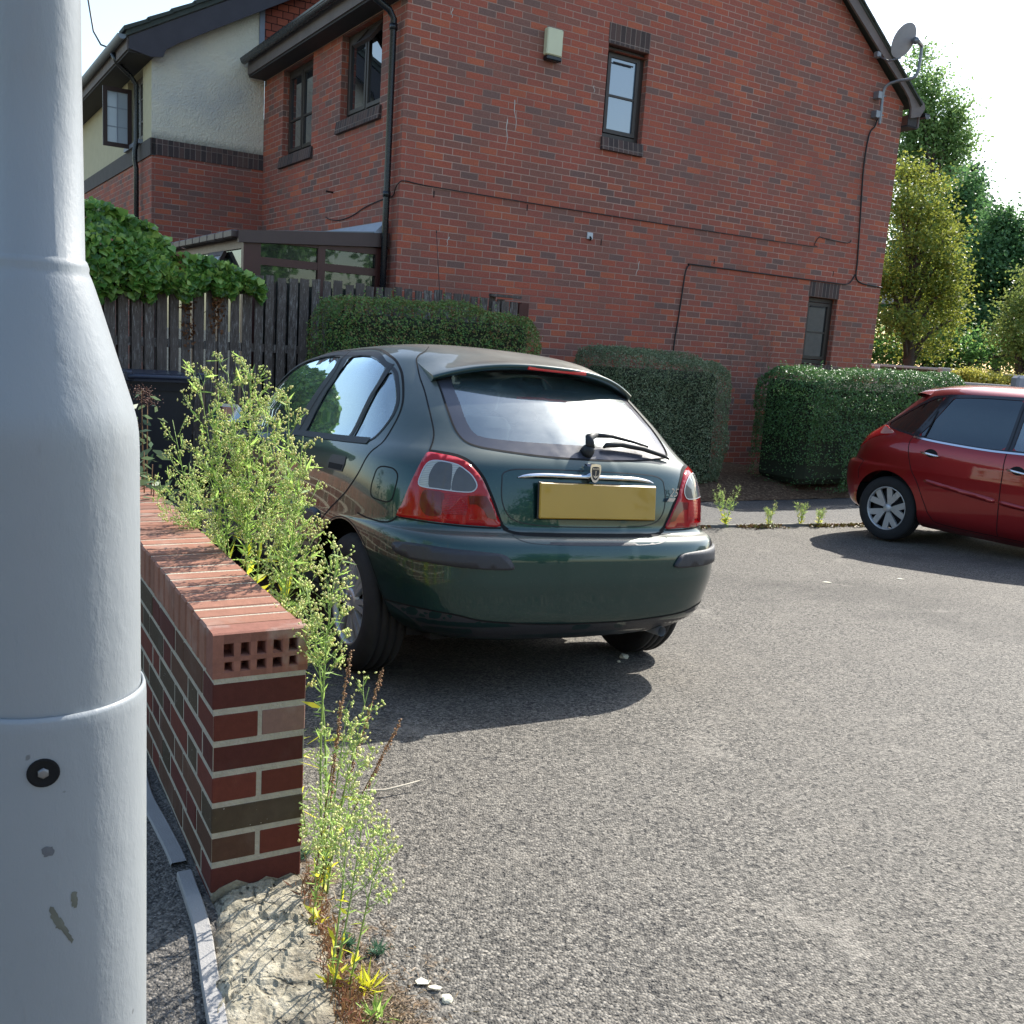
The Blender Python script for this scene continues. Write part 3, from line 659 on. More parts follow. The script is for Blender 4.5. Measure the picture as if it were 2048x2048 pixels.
    for i in range(N+1):
        x = -.515+1.03*i/N; a = abs(x)/.515
        ly = -.245+.125*a**2.4; lz = 1.338-.082*a**2.6
        fy = .10-.05*a**3
        def top(yy):
            h = sh.bvh.ray_cast(Vector((x, yy, 3)), Vector((0, 0, -1))); return h[0].z if h[0] else 1.3
        z1 = top(fy)+.001; z2 = max(top(-.02), lz+.012)+.006
        sec = [(fy, z1), (.02, top(.02)+.005), (-.06, top(-.06)+.010 if a < .85 else lz+.02), ((-.06+ly)/2, (max(top(-.06)+.010, lz)+lz)/2+.006), (ly+.012, lz+.003), (ly, lz-.003), (ly+.001, lz-.012), (ly+.012, lz-.022), (ly+.05, lz-.024), (ly+.10, lz-.026), (ly+.16, lz-.03)]
        vs += [(x, y_, z_) for y_, z_ in sec]
    fs = [(i*secs+k, i*secs+k+1, i*secs+secs+k+1, i*secs+secs+k) for i in range(N) for k in range(secs-1)]
    mb.smooth = True; mb.add(vs, fs); mb.smooth = False
    mb.add([vs[k] for k in range(secs)], [list(range(secs))]); mb.add([vs[N*secs+k] for k in range(secs)], [list(range(secs))[::-1]])
    spo = mb.build('spoiler', M_GREEN, root)
    mb = MB(); rbox(mb, (.02, -.236, 1.322), (.30, .012, .015), .003); mb.build('brake_light', M_LREDB, spo)
    # rear wiper
    mb = MB(); n_ = Vector((0, -.73, .68))
    def gp(x, z, off):
        h = sh.bvh.ray_cast(Vector((x, -2, z)), Vector((0, 1, 0))); return h[0]+n_*off
    P0 = gp(.02, .985, .0)
    mb.tube([P0-n_*.01, P0+n_*.018, P0+n_*.036], [.03, .027, .016], 14); mb.tube([P0+n_*.03, gp(.03, 1.02, .040), gp(.075, 1.035, .036)], [.02, .018, .012], 10)
    mb.tube([gp(.06, 1.032, .036), gp(.16, 1.036, .032), gp(.28, 1.022, .026), gp(.36, 1.008, .022)], [.011, .0085, .0065, .005], 8)
    mb.tube([gp(.105, 1.000, .012), gp(.12, 1.004, .022), gp(.20, 1.008, .026), gp(.32, .997, .024), gp(.44, .976, .018), gp(.475, .967, .012)], [.005, .011, .012, .011, .009, .004], 8)
    mb.build('rear_wiper', M_RUB, root)
    # mirrors
    for s in (-1, 1):
        mb = MB(); Mm = Matrix.Translation((s*.885, 1.80, 1.03)); rbox(mb, (0, 0, 0), (.17, .10, .115), .03, Mm); 
        mb.tube([(s*.76, 1.82, .985), (s*.84, 1.82, .99)], .03, 8); mo = mb.build('door_mirror', M_GREEN, root)
        mb = MB(); rbox(mb, (0, 0, 0), (.135, .006, .085), .002, Matrix.Translation((s*.885, 1.748, 1.03))); mb.build('mirror_glass', M_MIRR, mo)
    # underside, cabin
    mb = MB(); mb.box((-.60, -.42, .21), (.60, 3.0, .30)); mb.build('underbody', M_UNDER, root)
    mb = MB(); mb.tube([(.42, -.3, .235), (.42, -.60, .235)], .022, 12, cap=False); mb.build('exhaust_pipe', M_CAP, root)
    mb = MB()
    rbox(mb, (0, .02, .70), (1.30, .62, .50), .05); rbox(mb, (0, 1.5, .45), (1.35, 2.3, .3), .03); rbox(mb, (0, 2.05, .84), (1.30, .34, .22), .06)
    mb.build('cabin_floor', M_UNDER, root)
    for x in (-.36, .36):
        for y, zz in ((.35, .0), (1.22, .02)):
            mb = MB(); Ms = Matrix.Translation((x, y, .80+zz)) @ Matrix.Rotation(R(14), 4, 'X')
            rbox(mb, (0, 0, 0), (.50, .12, .62), .05, Ms); rbox(mb, (0, .0, .40), (.27, .09, .15), .035, Ms); mb.build('seat', M_SEAT, root)
    mb = MB(); mb.tube([(.37+.18*math.cos(a), 1.78+.06*math.sin(a), 1.0+.17*math.sin(a)) for a in np.linspace(0, 2*math.pi, 30)], .012, 8); mb.build('steering_wheel', M_RUB, root)
    liners(root, [(-.7, 0, .3), (.7, 0, .3), (-.7, 2.507, .3), (.7, 2.507, .3)], .34)
    for s in (-1, 1):
        for y in (0, 2.507): wheel('wheel', root, s*.715, y, .289, .289, .185, s, 'cover', None)
    return root
green_car()
# ------------------------------------------------------------------ red car
RED = [(.19, -.42, 2.9, .70, 4, 4, 1.2, .06), (.25, -.57, 3.1, .80, 5, 5, 1.2, .07), (.32, -.63, 3.2, .845, 6, 5, 1.2, .07), (.42, -.665, 3.3, .86, 6.5, 5, 1.2, .08), (.55, -.69, 3.33, .872, 6.5, 5, 1.2, .08), (.66, -.69, 3.3, .876, 6.5, 5, 1.2, .08),
 (.72, -.675, 3.25, .876, 6.2, 5, 1.2, .08), (.755, -.62, 3.2, .874, 6, 5, 1.2, .08), (.80, -.605, 3.1, .870, 6, 5, 1.2, .08), (.88, -.585, 3.0, .862, 5.8, 4.6, 1.2, .09), (.96, -.55, 2.8, .845, 5.6, 4.4, 1.2, .09), (1.02, -.51, 2.6, .815, 5.4, 4.4, 1.2, .10),
 (1.06, -.47, 2.45, .79, 5.2, 4.5, 1.15, .11), (1.13, -.40, 2.3, .76, 5, 4.6, 1.1, .12), (1.25, -.27, 2.1, .715, 4.8, 4.8, 1.0, .13), (1.37, -.14, 1.9, .67, 4.6, 5, .95, .13), (1.44, -.06, 1.75, .635, 4.4, 4.8, .9, .12), (1.49, .02, 1.62, .59, 4.2, 4.4, .9, .10), (1.525, .12, 1.5, .52, 4, 4, .88, .06), (1.55, .24, 1.35, .40, 3.4, 3.4, .86, .03), (1.565, .4, 1.2, .25, 3, 2.8, .84, 0), (1.572, .6, 1.05, .08, 2, 2, .82, 0)]
def red_car():
    root = empty('parked_car', (4.316, 9.934, -.17), R(-145), label='red five-door hatchback with dark tinted windows parked at the right edge of the picture', cat='car')
    root['label'] = 'red hatchback with dark tinted windows and silver spoked wheel at the right edge'
    sh = Shell(RED, 90, 90); DL, DR = (1, 0, 0), (-1, 0, 0)
    qg = [(-.215, 1.115), (-.06, 1.225), (.12, 1.34), (.27, 1.415), (.365, 1.432), (.29, 1.28), (.205, 1.12), (.165, 1.068), (0, 1.088)]
    rd = [(.455, 1.432), (.385, 1.30), (.30, 1.15), (.235, 1.058), (.43, 1.040), (.70, 1.028), (.95, 1.022), (1.095, 1.026), (1.10, 1.30), (1.10, 1.462), (.8, 1.456), (.6, 1.446)]
    fd = [(1.165, 1.462), (1.165, 1.03), (1.7, 1.045), (2.2, 1.08), (2.1, 1.17), (1.9, 1.30), (1.7, 1.40), (1.5, 1.445)]
    for s, D in ((-1, DL), (1, DR)):
        for q in (qg, rd, fd): sh.cut(yz(q, s), D)
        for y0 in (0, 2.6): arch_hole(sh, s, y0, .325, .365, D)
    body = sh.build('body', M_RED, root); gap = MB()
    rw = smooth3([(-.52, -1, 1.10), (-.50, -1, 1.25), (-.46, -1, 1.38), (-.2, -1, 1.41), (.2, -1, 1.41), (.46, -1, 1.38), (.50, -1, 1.25), (.52, -1, 1.10), (.3, -1, 1.07), (-.3, -1, 1.07)])
    sh.patch('rear_window', rw, (0, 1, 0), M_FRIT, root, .002, .04)
    for s, D in ((-1, DL), (1, DR)):
        black = [(-.275, 1.118), (-.10, 1.225), (.08, 1.345), (.22, 1.432), (.40, 1.462), (.62, 1.474), (.9, 1.484), (1.13, 1.49), (1.5, 1.475), (1.75, 1.43), (2.0, 1.30), (2.25, 1.14), (2.35, 1.075), (2.2, 1.06), (1.7, 1.025), (1.13, 1.008), (.95, 1.004), (.70, 1.010), (.43, 1.022), (.19, 1.044), (0, 1.072)]
        sh.patch('window_frame', yz(black, s), D, M_FRIT, root, .0015, .03, holes=[yz(q, s) for q in (qg, rd, fd)])
        for q, m in ((qg, M_GLD), (rd, M_GLD), (fd, M_GLS)): sh.patch('side_window', yz(q, s), D, m, root, -.004, .05)
        st = MB(); sh.ribbon(st, yz([(.19, 1.04), (.43, 1.022), (.70, 1.010), (.95, 1.004), (1.13, 1.006), (1.7, 1.024), (2.2, 1.06)], s), D, .016, .004); st.build('chrome_strip', M_CHROME, root)
        sh.ribbon(gap, yz([(.40, 1.46), (.30, 1.24), (.19, 1.05), (.185, .94), (.255, .75), (.341, .623), (.43, .45), (.50, .33), (.62, .27), (1.2, .26), (2.0, .26)], s), D, .007, .0015)
        sh.ribbon(gap, yz([(1.13, 1.49), (1.13, 1.0), (1.142, .787), (1.15, .5), (1.155, .27)], s), D, .007, .0025)
        sh.ribbon(gap, yz([(.345, 1.30), (.325, 1.18), (.305, 1.05)], s), D, .016, .003)
        sh.patch('side_moulding', smooth3(yz([(.43, .668), (.75, .634), (1.09, .598), (1.10, .572), (1.08, .556), (.75, .594), (.46, .632)], s)), D, M_RED, root, .012, .03, thick=1)
        sh.patch('side_moulding', smooth3(yz([(1.17, .588), (1.5, .560), (1.9, .53), (1.9, .50), (1.5, .528), (1.18, .55)], s)), D, M_RED, root, .012, .03, thick=1)
        for y0, z0 in ((.33, .905), (1.165, .858)):
            mb = MB(); x = s*.872; pts = [(x-s*.01, y0, z0+.012), (x+s*.022, y0+.03, z0+.008), (x+s*.026, y0+.10, z0), (x+s*.022, y0+.17, z0-.008), (x-s*.01, y0+.20, z0-.010)]
            mb.tube(pts, [.006, .011, .012, .011, .006], 8); mb.build('door_handle', M_CHROME, root)
            sh.patch('handle_recess', smooth3(yz([(y0+.03, z0+.01), (y0+.08, z0+.045), (y0+.14, z0+.035), (y0+.17, z0-.005), (y0+.10, z0-.03)], s)), D, M_UNDER, root, .002, .02)
        lamp = [(s*.72, -.30, 1.108), (s*.77, -.16, 1.080), (s*.79, -.07, 1.050), (s*.80, -.13, 1.028), (s*.80, -.24, 1.010), (s*.76, -.34, .96), (s*.74, -.42, .90), (s*.66, -.50, .86), (s*.60, -.52, .92), (s*.62, -.46, 1.03)]
        l = sh.patch('tail_light', smooth3(lamp), (-s*.8, .6, 0), M_LRED, root, .004, .02, thick=1)
        up = [(s*.72, -.29, 1.100), (s*.77, -.16, 1.074), (s*.79, -.08, 1.048), (s*.80, -.14, 1.036), (s*.79, -.27, 1.030)]
        sh.patch('clear_lens', smooth3(up), (-s*.8, .6, 0), lens_pink, l, .0055, .02)
        sh.ribbon(gap, [(s*.87, -.37, .56), (s*.85, -.36, .66), (s*.84, -.33, .74), (s*.80, -.45, .765)], (-s*.8, .6, 0), .006, .0015)
    mb = MB(); N = 20; vs = []
    for i in range(N+1):
        x = -.56+1.12*i/N; a = abs(x)/.56
        h = sh.bvh.ray_cast(Vector((x, .16, 3)), Vector((0, 0, -1))); z1 = h[0].z
        ly = -.03+.05*a**3; lz = 1.478-.035*a**2
        vs += [(x, .16, z1+.002), (x, .06, (z1+lz)/2+.012), (x, ly, lz), (x, ly, lz-.016), (x, ly+.10, lz-.035)]
    mb.smooth = True; mb.add(vs, [(i*5+k, i*5+k+1, i*5+6+k, i*5+5+k) for i in range(N) for k in range(4)]); mb.build('spoiler', M_RED, root)
    gap.build('panel_gap', M_GAP, root)
    mb = MB(); mb.box((-.70, -.35, .22), (.70, 3.1, .28)); mb.box((-.66, -.45, .26), (.66, 2.9, .50)); mb.build('underbody', M_UNDER, root)
    mb = MB(); rbox(mb, (0, .05, .80), (1.35, .3, .45), .05); mb.build('parcel_shelf', M_UNDER, root); mb = MB(); rbox(mb, (0, 2.2, .9), (1.3, .4, .3), .06); mb.build('dashboard', M_UNDER, root)
    for x in (-.38, .38):
        for y in (.45, 1.35):
            mb = MB(); Ms = Matrix.Translation((x, y, .90)) @ Matrix.Rotation(R(14), 4, 'X')
            rbox(mb, (0, 0, 0), (.50, .12, .62), .05, Ms); rbox(mb, (0, 0, .40), (.27, .09, .15), .035, Ms); mb.build('seat', M_SEAT, root)
    liners(root, [(-.7, 0, .325), (.7, 0, .325), (-.7, 2.6, .325), (.7, 2.6, .325)], .365)
    for s in (-1, 1):
        for y in (0, 2.6): wheel('wheel', root, s*.725, y, .314, .314, .212, s, 'alloy', None)
    mb = MB(); mb.tube([(.0, 1.25, 1.56), (.0, .95, 1.70)], [.004, .002], 6); mb.build('roof_aerial', M_RUB, root)
lens_pink = lens_mat('pale_pink_lens', (.42, .20, .17), .12)
red_car()
# ------------------------------------------------------------------ ground, path, kerbs
def asphalt(name, base, light, stain=True, k=1.0):
    t = NT(name); o = t.coord('Object')
    v1 = t.vor(150*k, o, 'Color'); d1 = t.vor(150*k, o, 'Distance'); sp = t.node('SeparateXYZ'); t.l(v1, sp.inputs[0])
    st = t.ramp(sp.outputs[0], [(.0, [x*.35 for x in base]), (.35, base), (.72, light), (.93, [min(1, x*1.35) for x in light]), (1, [min(1, x*1.8) for x in light])])
    v2 = t.vor(330*k, o, 'Color'); s2 = t.node('SeparateXYZ'); t.l(v2, s2.inputs[0])
    c = t.mix(.12, st, t.ramp(s2.outputs[1], [(0, [x*.3 for x in base]), (1, light)]))
    big = t.noise(1.1, o, 5, .6); c = t.mix(t.ramp(big, [(.3, 0), (.75, .5)]), c, [x*.62 for x in light])
    mid = t.noise(7, o, 5, .65); c = t.mix(t.ramp(mid, [(.5, 0), (.85, .35)]), c, (.21, .185, .15))
    pits = t.ramp(t.noise(62*k, o, 3), [(.32, 1), (.42, 0)]); c = t.mix(t.math('MULTIPLY', pits, .85), c, (.02, .02, .021))
    oil = t.noise(.55, t.mapv(o, (1, 1, 1), (3.3, 1.7, 0)), 3, .5); c = t.mix(t.ramp(oil, [(.56, 0), (.66, .45)]), c, [x*.55 for x in base])
    grit = t.noise(2.4, t.mapv(o, (1, 1, 1), (9, 2, 0)), 6, .75); c = t.mix(t.ramp(grit, [(.60, 0), (.74, .55)]), c, [min(1, x*1.7) for x in light])
    ck = t.vor(.55, t.node('VectorMath', operation='ADD').outputs[0], 'Distance', 'DISTANCE_TO_EDGE') if False else None
    if stain:
        # moss and earth creeping out from the wall foot
        g = t.node('SeparateXYZ'); t.l(o, g.inputs[0])
        e = t.math('ADD', t.math('MULTIPLY', g.outputs[0], .866), t.math('MULTIPLY', g.outputs[1], .5))   # distance across the wall line
        e = t.math('SUBTRACT', e, .70)
        n = t.noise(9, o, 5, .7); m = t.math('ADD', t.math('MULTIPLY', e, -1.5), t.math('MULTIPLY', n, 1.9))
        far = t.math('LESS_THAN', g.outputs[1], 2.6)
        mk = t.math('MULTIPLY', t.ramp(m, [(.80, 0), (1.02, 1)]), t.math('MULTIPLY', far, t.math('GREATER_THAN', g.outputs[0], -.7)))
        mc = t.mix(t.noise(25, o, 4), (.075, .055, .03), (.20, .13, .075)); c = t.mix(t.math('MULTIPLY', mk, .8), c, mc)
    h = t.math('ADD', t.math('MULTIPLY', d1, -1.0), t.math('MULTIPLY', pits, -1.1))
    t.P(col=c, rough=.76, spec=.42, nrm=t.bump(h, 1, .004)); return t.m
M_ASPH = asphalt('car_park_asphalt', (.050, .046, .040), (.190, .173, .146))
M_ASPH2 = asphalt('pavement_asphalt', (.055, .053, .050), (.155, .140, .122), False, 1.1)
M_PATH = asphalt('far_path_asphalt', (.06, .06, .062), (.14, .135, .125), False, .8)
xs = np.concatenate([[-160, -90, -50, -30, -20, -14], np.arange(-10, 14.01, .25), [18, 24, 34, 50, 90, 160]])
ys = np.concatenate([[-60, -30, -15, -8], np.arange(-4, 16.01, .25), [20, 26, 36, 50, 80, 140, 200]])
V = [(x, y, ground(x, y)) for y in ys for x in xs]; nx = len(xs)
Fc = [(j*nx+i, j*nx+i+1, j*nx+nx+i+1, j*nx+nx+i) for j in range(len(ys)-1) for i in range(nx-1)]
tag(mkobj('car_park', V, Fc, M_ASPH, None, True), kind='structure')
def strip(name, mat, uv_grid, zoff, kind='structure', thick=0):
    """sheet over a grid of (x,y) following the ground"""
    n = len(uv_grid[0]); V = [(x, y, ground(x, y)+(zoff(x, y) if callable(zoff) else zoff)) for row in uv_grid for x, y in row]
    Fc = [(j*n+i, j*n+i+1, j*n+n+i+1, j*n+n+i) for j in range(len(uv_grid)-1) for i in range(n-1)]
    o = mkobj(name, V, Fc, mat, None, True)
    if kind: tag(o, kind=kind)
    return o
def kv(u): return -2.72-.24*(u-1.8)*.72     # kerb line, v against u
g = [[tuple(house_pt(u, kv(u)+f*(1.15+.12*(u-1.8)))[:2]) for u in np.linspace(-1.5, 16, 70)] for f in np.linspace(0, 1, 8)]
strip('footpath', M_PATH, g, .022)
# kerb edging beside the far footpath
M_KERB = simple('kerb_concrete', (.20, .19, .17), .9, 0, .35, 12, .4)
mb = MB(); prev = None
for i in range(38):
    u0, u1 = -1.5+i*.46, -1.5+(i+1)*.46-.008
    a, b, c, d = [house_pt(u, kv(u)+o) for u, o in ((u0, -.055), (u1, -.055), (u1, -.002), (u0, -.002))]
    top = .026+random.Random(i).uniform(-.004, .004)
    vs = [Vector((p.x, p.y, ground(p.x, p.y)+z)) for z in (-.08, top) for p in (a, b, c, d)]
    mb.add(vs, [[3, 2, 1, 0], [4, 5, 6, 7], [0, 1, 5, 4], [1, 2, 6, 5], [2, 3, 7, 6], [3, 0, 4, 7]])
tag(mb.build('kerb', M_KERB), kind='structure')
# soil bank under the hedges
def soilmat():
    t = NT('dry_soil'); o = t.coord('Object'); n = t.noise(30, o, 8, .7); v = t.vor(45, o, 'Color'); sp = t.node('SeparateXYZ'); t.l(v, sp.inputs[0])
    c = t.ramp(n, [(.25, (.05, .034, .022)), (.55, (.15, .10, .065)), (.8, (.28, .20, .135))]); c = t.mix(t.ramp(sp.outputs[0], [(.75, 0), (.9, .7)]), c, (.30, .21, .13))
    t.P(col=c, rough=.95, spec=.1, nrm=t.bump(t.math('ADD', n, sp.outputs[1]), 1, .03)); return t.m
M_SOIL = soilmat(); rs = random.Random(4)
rows = []
for f in np.linspace(0, 1, 16):
    rows.append([tuple(house_pt(u, kv(u)+(1.15+.12*(u-1.8))+(0.02-(kv(u)+(1.15+.12*(u-1.8))))*f)[:2]) for u in np.linspace(-1.2, 9.5, 110)])
def soilz(x, y):
    u, v = house_uv(x, y); v0 = kv(u)+1.15+.12*(u-1.8); f = min(1, max(0, (v-v0)/max(.2, -v0)))
    h = .20*math.sin(min(1, f*1.6)*math.pi/2)
    return .028+h+.03*math.sin(u*7.1+v*3)*math.sin(v*9+u)*min(1, f*5)+rs.uniform(-.008, .008)
tag(strip('soil', M_SOIL, rows, soilz), kind='structure')
# garden ground beyond the fence and lawn behind the house side
mb = MB(); a = [house_pt(*p) for p in ((-14, -.25), (-.02, -.25), (-.02, 20), (-14, 20))]
mb.add([(p.x, p.y, .03) for p in a], [(0, 1, 2, 3)]); tag(mb.build('garden_ground', simple('garden_soil', (.06, .055, .03), .95, 0, .4, 3)), kind='structure')
# pavement on the near side of the low wall
W0 = Vector((-.644, 2.083)); wx = Vector((math.cos(R(30)), math.sin(R(30)))); wy = Vector((-math.sin(R(30)), math.cos(R(30))))
def wl(a, b): p = W0+wx*a+wy*b; return (p.x, p.y)
WB = .178
rows = [[wl(a, b) for a in np.linspace(-4.5, -.0, 40)] for b in np.linspace(-4, 8, 90)]
V = [(x, y, WB-.004+.004*math.sin(x*9)*math.sin(y*7)) for r in rows for x, y in r]; n = 40
tag(mkobj('pavement', V, [(j*n+i, j*n+i+1, j*n+n+i+1, j*n+n+i) for j in range(89) for i in range(n-1)], M_ASPH2, None, True), kind='structure')
# concrete edging strips
M_CONC = simple('pale_concrete_edging', (.30, .29, .28), .85, 0, .18, 14, .3, bscale=200)
def edging(name, L, w, z, label):
    mb = MB(); P = smooth2([Vector(p) for p in L], False, .05); vs = []
    for i, p in enumerate(P):
        t = (P[min(i+1, len(P)-1)]-P[max(0, i-1)]).normalized(); nn = Vector((-t.y, t.x))
        for o, zz in ((-.5, -.03), (-.5, z-.004), (-.42, z), (.42, z), (.5, z-.004), (.5, -.03)): q = p+nn*w*o; vs.append((q.x, q.y, WB+zz))
    mb.add(vs, [(i*6+k, i*6+k+1, i*6+7+k, i*6+6+k) for i in range(len(P)-1) for k in range(5)]); mb.add([vs[k] for k in range(6)], [list(range(6))[::-1]])
    return tag(mb.build(name, M_CONC), label, 'edging')
edging('concrete_edging', [(-.735, 2.17), (-.665, 2.04), (-.615, 1.94), (-.565, 1.82), (-.495, 1.66), (-.42, 1.5)], .036, .014, 'pale concrete edging strip curving past the stone footing at the end of the low wall')
edging('concrete_edging', [(-1.06, 2.72), (-.98, 2.56), (-.89, 2.42), (-.80, 2.28), (-.765, 2.22)], .04, .006, 'shaded grey concrete strip in the pavement along the foot of the low wall')
# rubble stone footing
def stonemat():
    t = NT('limestone_rubble'); o = t.coord('Object'); wv = t.node('VectorMath', operation='ADD'); t.l(o, wv.inputs[0]); nz = t.noise(11, o, 4, col=True); sc = t.node('VectorMath', operation='SCALE'); t.l(nz, sc.inputs[0]); sc.inputs[3].default_value = .05; t.l(sc.outputs[0], wv.inputs[1])
    cr = t.vor(7, wv.outputs[0], 'Distance', 'DISTANCE_TO_EDGE'); crk = t.math('MULTIPLY', t.ramp(cr, [(.0, .75), (.03, 0)]), t.ramp(t.noise(7, o, 3), [(.48, 0), (.6, 1)])); n = t.noise(26, o, 8, .7)
    c = t.ramp(n, [(.26, (.10, .09, .07)), (.40, (.30, .27, .20)), (.6, (.44, .40, .31)), (.8, (.54, .50, .41))]); hol = t.ramp(t.noise(60, o, 3), [(.30, 1), (.38, 0)])
    c = t.mix(t.ramp(t.noise(5, o, 6, .75), [(.46, 0), (.60, .8)]), c, (.17, .145, .11)); c = t.mix(.5, c, t.ramp(t.noise(140, o, 4), [(.3, .25), (.7, .7)]), 'OVERLAY')
    c = t.mix(t.math('MAXIMUM', crk, t.math('MULTIPLY', hol, .8)), c, (.035, .03, .022)); t.P(col=c, rough=.95, spec=.2, nrm=t.bump(t.math('SUBTRACT', t.math('ADD', n, t.math('MULTIPLY', t.noise(80, o, 4), .4)), t.math('MULTIPLY', t.math('MAXIMUM', crk, hol), .8)), 1, .012)); return t.m
from mathutils import noise as mnoise
mb = MB(); nxx, nyy = 46, 74; vs = []
A0, A1, B0, B1 = Vector((-.640, 2.075)), Vector((-.440, 2.195)), Vector((-.465, 1.50)), Vector((-.175, 1.53))
for j in range(nyy):
    f = j/(nyy-1)
    for i in range(nxx):
        g_ = i/(nxx-1); p = (A0.lerp(B0, f)).lerp(A1.lerp(B1, f), g_)
        e = min(g_, 1-g_)*6; wob = mnoise.noise(Vector((f*14, 3 if g_ > .5 else 8, 0)))*.014*(1 if e < 1 else 0)
        h = .030*min(1, e)**.6+.012*mnoise.noise(Vector((p.x*14, p.y*14, 1)))+.004*mnoise.noise(Vector((p.x*60, p.y*60, 2)))+.012*mnoise.cell(Vector((p.x*11+.3*p.y, p.y*9, 0)))
        if i in (0, nxx-1): h = -.03
        vs.append((p.x+wob, p.y, WB-.012+h))
mb.smooth = False; mb.add(vs, [(j*nxx+i, j*nxx+nxx+i, j*nxx+nxx+i+1, j*nxx+i+1) for j in range(nyy-1) for i in range(nxx-1)])
tag(mb.build('stone_footing', stonemat()), 'broken cream limestone footing in front of the end of the low brick wall', 'stone footing')
# ------------------------------------------------------------------ houses
BR = [(.0, (.345, .102, .070)), (.22, (.265, .110, .082)), (.40, (.385, .104, .064)), (.54, (.225, .110, .088)), (.66, (.320, .100, .072)), (.84, (.185, .108, .092)), (.91, (.43, .120, .066))]
MORT = (.48, .31, .245)
M_BRK = brick_mat('gable_brick', BR, MORT, voff=-.04, uoff=.06)
M_BRKF = brick_mat('front_brick', BR, MORT, voff=-.04, uoff=.17)
M_SOLD = brick_mat('soldier_brick', [(0, (.070, .050, .048)), (.3, (.095, .062, .056)), (.6, (.058, .045, .044)), (.8, (.11, .070, .06))], (.26, .20, .17), bw=.30, bh=.075, soldier=True, drip=False)
M_SOLD2 = simple('dark_band', (.085, .072, .065), .85, 0, .3, 6, .2)
M_BROWN = simple('brown_window_frame', (.035, .025, .020), .45, 0, .2, 10)
M_BARGE = simple('weathered_brown_board', (.15, .12, .11), .75, 0, .3, 5, .2)
M_SOFF = simple('dark_soffit', (.035, .030, .030), .8, 0, .2)
M_BLACK = simple('black_plastic_gutter', (.010, .012, .016), .28, 0, .2, 10)
M_TILE = simple('mossy_roof_tile', (.055, .065, .055), .9, 0, .4, 9, .5)
M_LEAD = simple('lead_flashing', (.22, .24, .28), .6, .2, .2, 12)
def winglass(name, tint, rough=.015, bright=None):
    t = NT(name); t.P(col=tint, rough=rough, spec=1.0, coat=1, coatr=.01); t.set(t.b.inputs['IOR'], 1.9); return t.m
M_WIN = winglass('window_glass', (.012, .016, .02)); M_CURT = simple('net_curtain', (.42, .46, .48), .9, 0, .1)
def thing(name, label, cat, group=None): return empty(name, (HO.x, HO.y, 0), R(32.321), label, cat, group)
def wall_u(mb, v, u0, u1, z0, z1, holes, depth=.11, facing=-1):
    """wall in a plane of constant v looking towards -v, with openings"""
    us = sorted({u0, u1, *[h[0] for h in holes], *[h[1] for h in holes]}); zs = sorted({z0, z1, *[h[2] for h in holes], *[h[3] for h in holes]})
    us = [u for u in us if u0 <= u <= u1]; zs = [z for z in zs if z0 <= z <= z1]
    for a, b in zip(us, us[1:]):
        for c, d in zip(zs, zs[1:]):
            if any(h[0] <= a and b <= h[1] and h[2] <= c and d <= h[3] for h in holes): continue
            mb.add([(a, v, c), (b, v, c), (b, v, d), (a, v, d)], [(0, 1, 2, 3)], [[(a, c), (b, c), (b, d), (a, d)]])
    for a, b, c, d in holes:
        mb.add([(a, v, c), (a, v+depth, c), (a, v+depth, d), (a, v, d)], [(0, 1, 2, 3)], [[(v, c), (v+depth, c), (v+depth, d), (v, d)]])
        mb.add([(b, v+depth, c), (b, v, c), (b, v, d), (b, v+depth, d)], [(0, 1, 2, 3)], [[(v, c), (v+depth, c), (v+depth, d), (v, d)]])
        mb.add([(a, v, d), (a, v+depth, d), (b, v+depth, d), (b, v, d)], [(0, 1, 2, 3)], [[(a, .1), (a, .2), (b, .2), (b, .1)]])
        mb.add([(a, v+depth, c), (a, v, c), (b, v, c), (b, v+depth, c)], [(0, 1, 2, 3)], [[(a, .1), (a, .2), (b, .2), (b, .1)]])
def wall_v(mb, u, v0, v1, z0, z1, holes, depth=.11):
    """wall in a plane of constant u looking towards -u; openings (v0,v1,z0,z1)"""
    t = MB(); wall_u(t, 0, v0, v1, z0, z1, holes, depth)
    b = len(mb.v); mb.v += [Vector((u+p.y, p.x, p.z)) for p in t.v]; mb.f += [[b+k for k in f[::-1]] for f in t.f]
    i = 0
    for f in t.f: mb.uv += t.uv[i:i+len(f)][::-1]; i += len(f); mb.m.append(mb.cur); mb.sm.append(False)
H = thing('brick_house', 'large red brick house with a tall windowless-looking gable end behind the hedges', 'house'); H['label'] = 'red brick house whose tall gable end fills the background behind the hedges'
ZT = 5.0; SL = .712
UW = (2.612, 3.222, 4.005, 5.060); LW = (6.49, 7.10, 1.48, 2.44)
mb = MB(); wall_u(mb, 0, 0, 8.02, -.35, ZT, [UW if UW[3] <= ZT else (UW[0], UW[1], UW[2], ZT), LW])
g0 = [(0, ZT), (UW[0], ZT), (UW[0], 5.06), (UW[1], 5.06), (UW[1], ZT), (8.02, ZT), (8.02, 5.30), (4.01, 5.30+4.01*SL), (0, 5.30)]
mb.add([(u, 0, z) for u, z in g0], [list(range(len(g0)))], [g0])
for a in (UW[0], UW[1]):
    q = [(a, 0, ZT), (a, .11, ZT), (a, .11, 5.06), (a, 0, 5.06)]; mb.add(q, [(0, 1, 2, 3) if a == UW[0] else (3, 2, 1, 0)], [[(0, ZT), (.11, ZT), (.11, 5.06), (0, 5.06)]])
mb.add([(UW[0], 0, 5.06), (UW[0], .11, 5.06), (UW[1], .11, 5.06), (UW[1], 0, 5.06)], [(0, 1, 2, 3)])
mb.build('gable_wall', M_BRK, H)
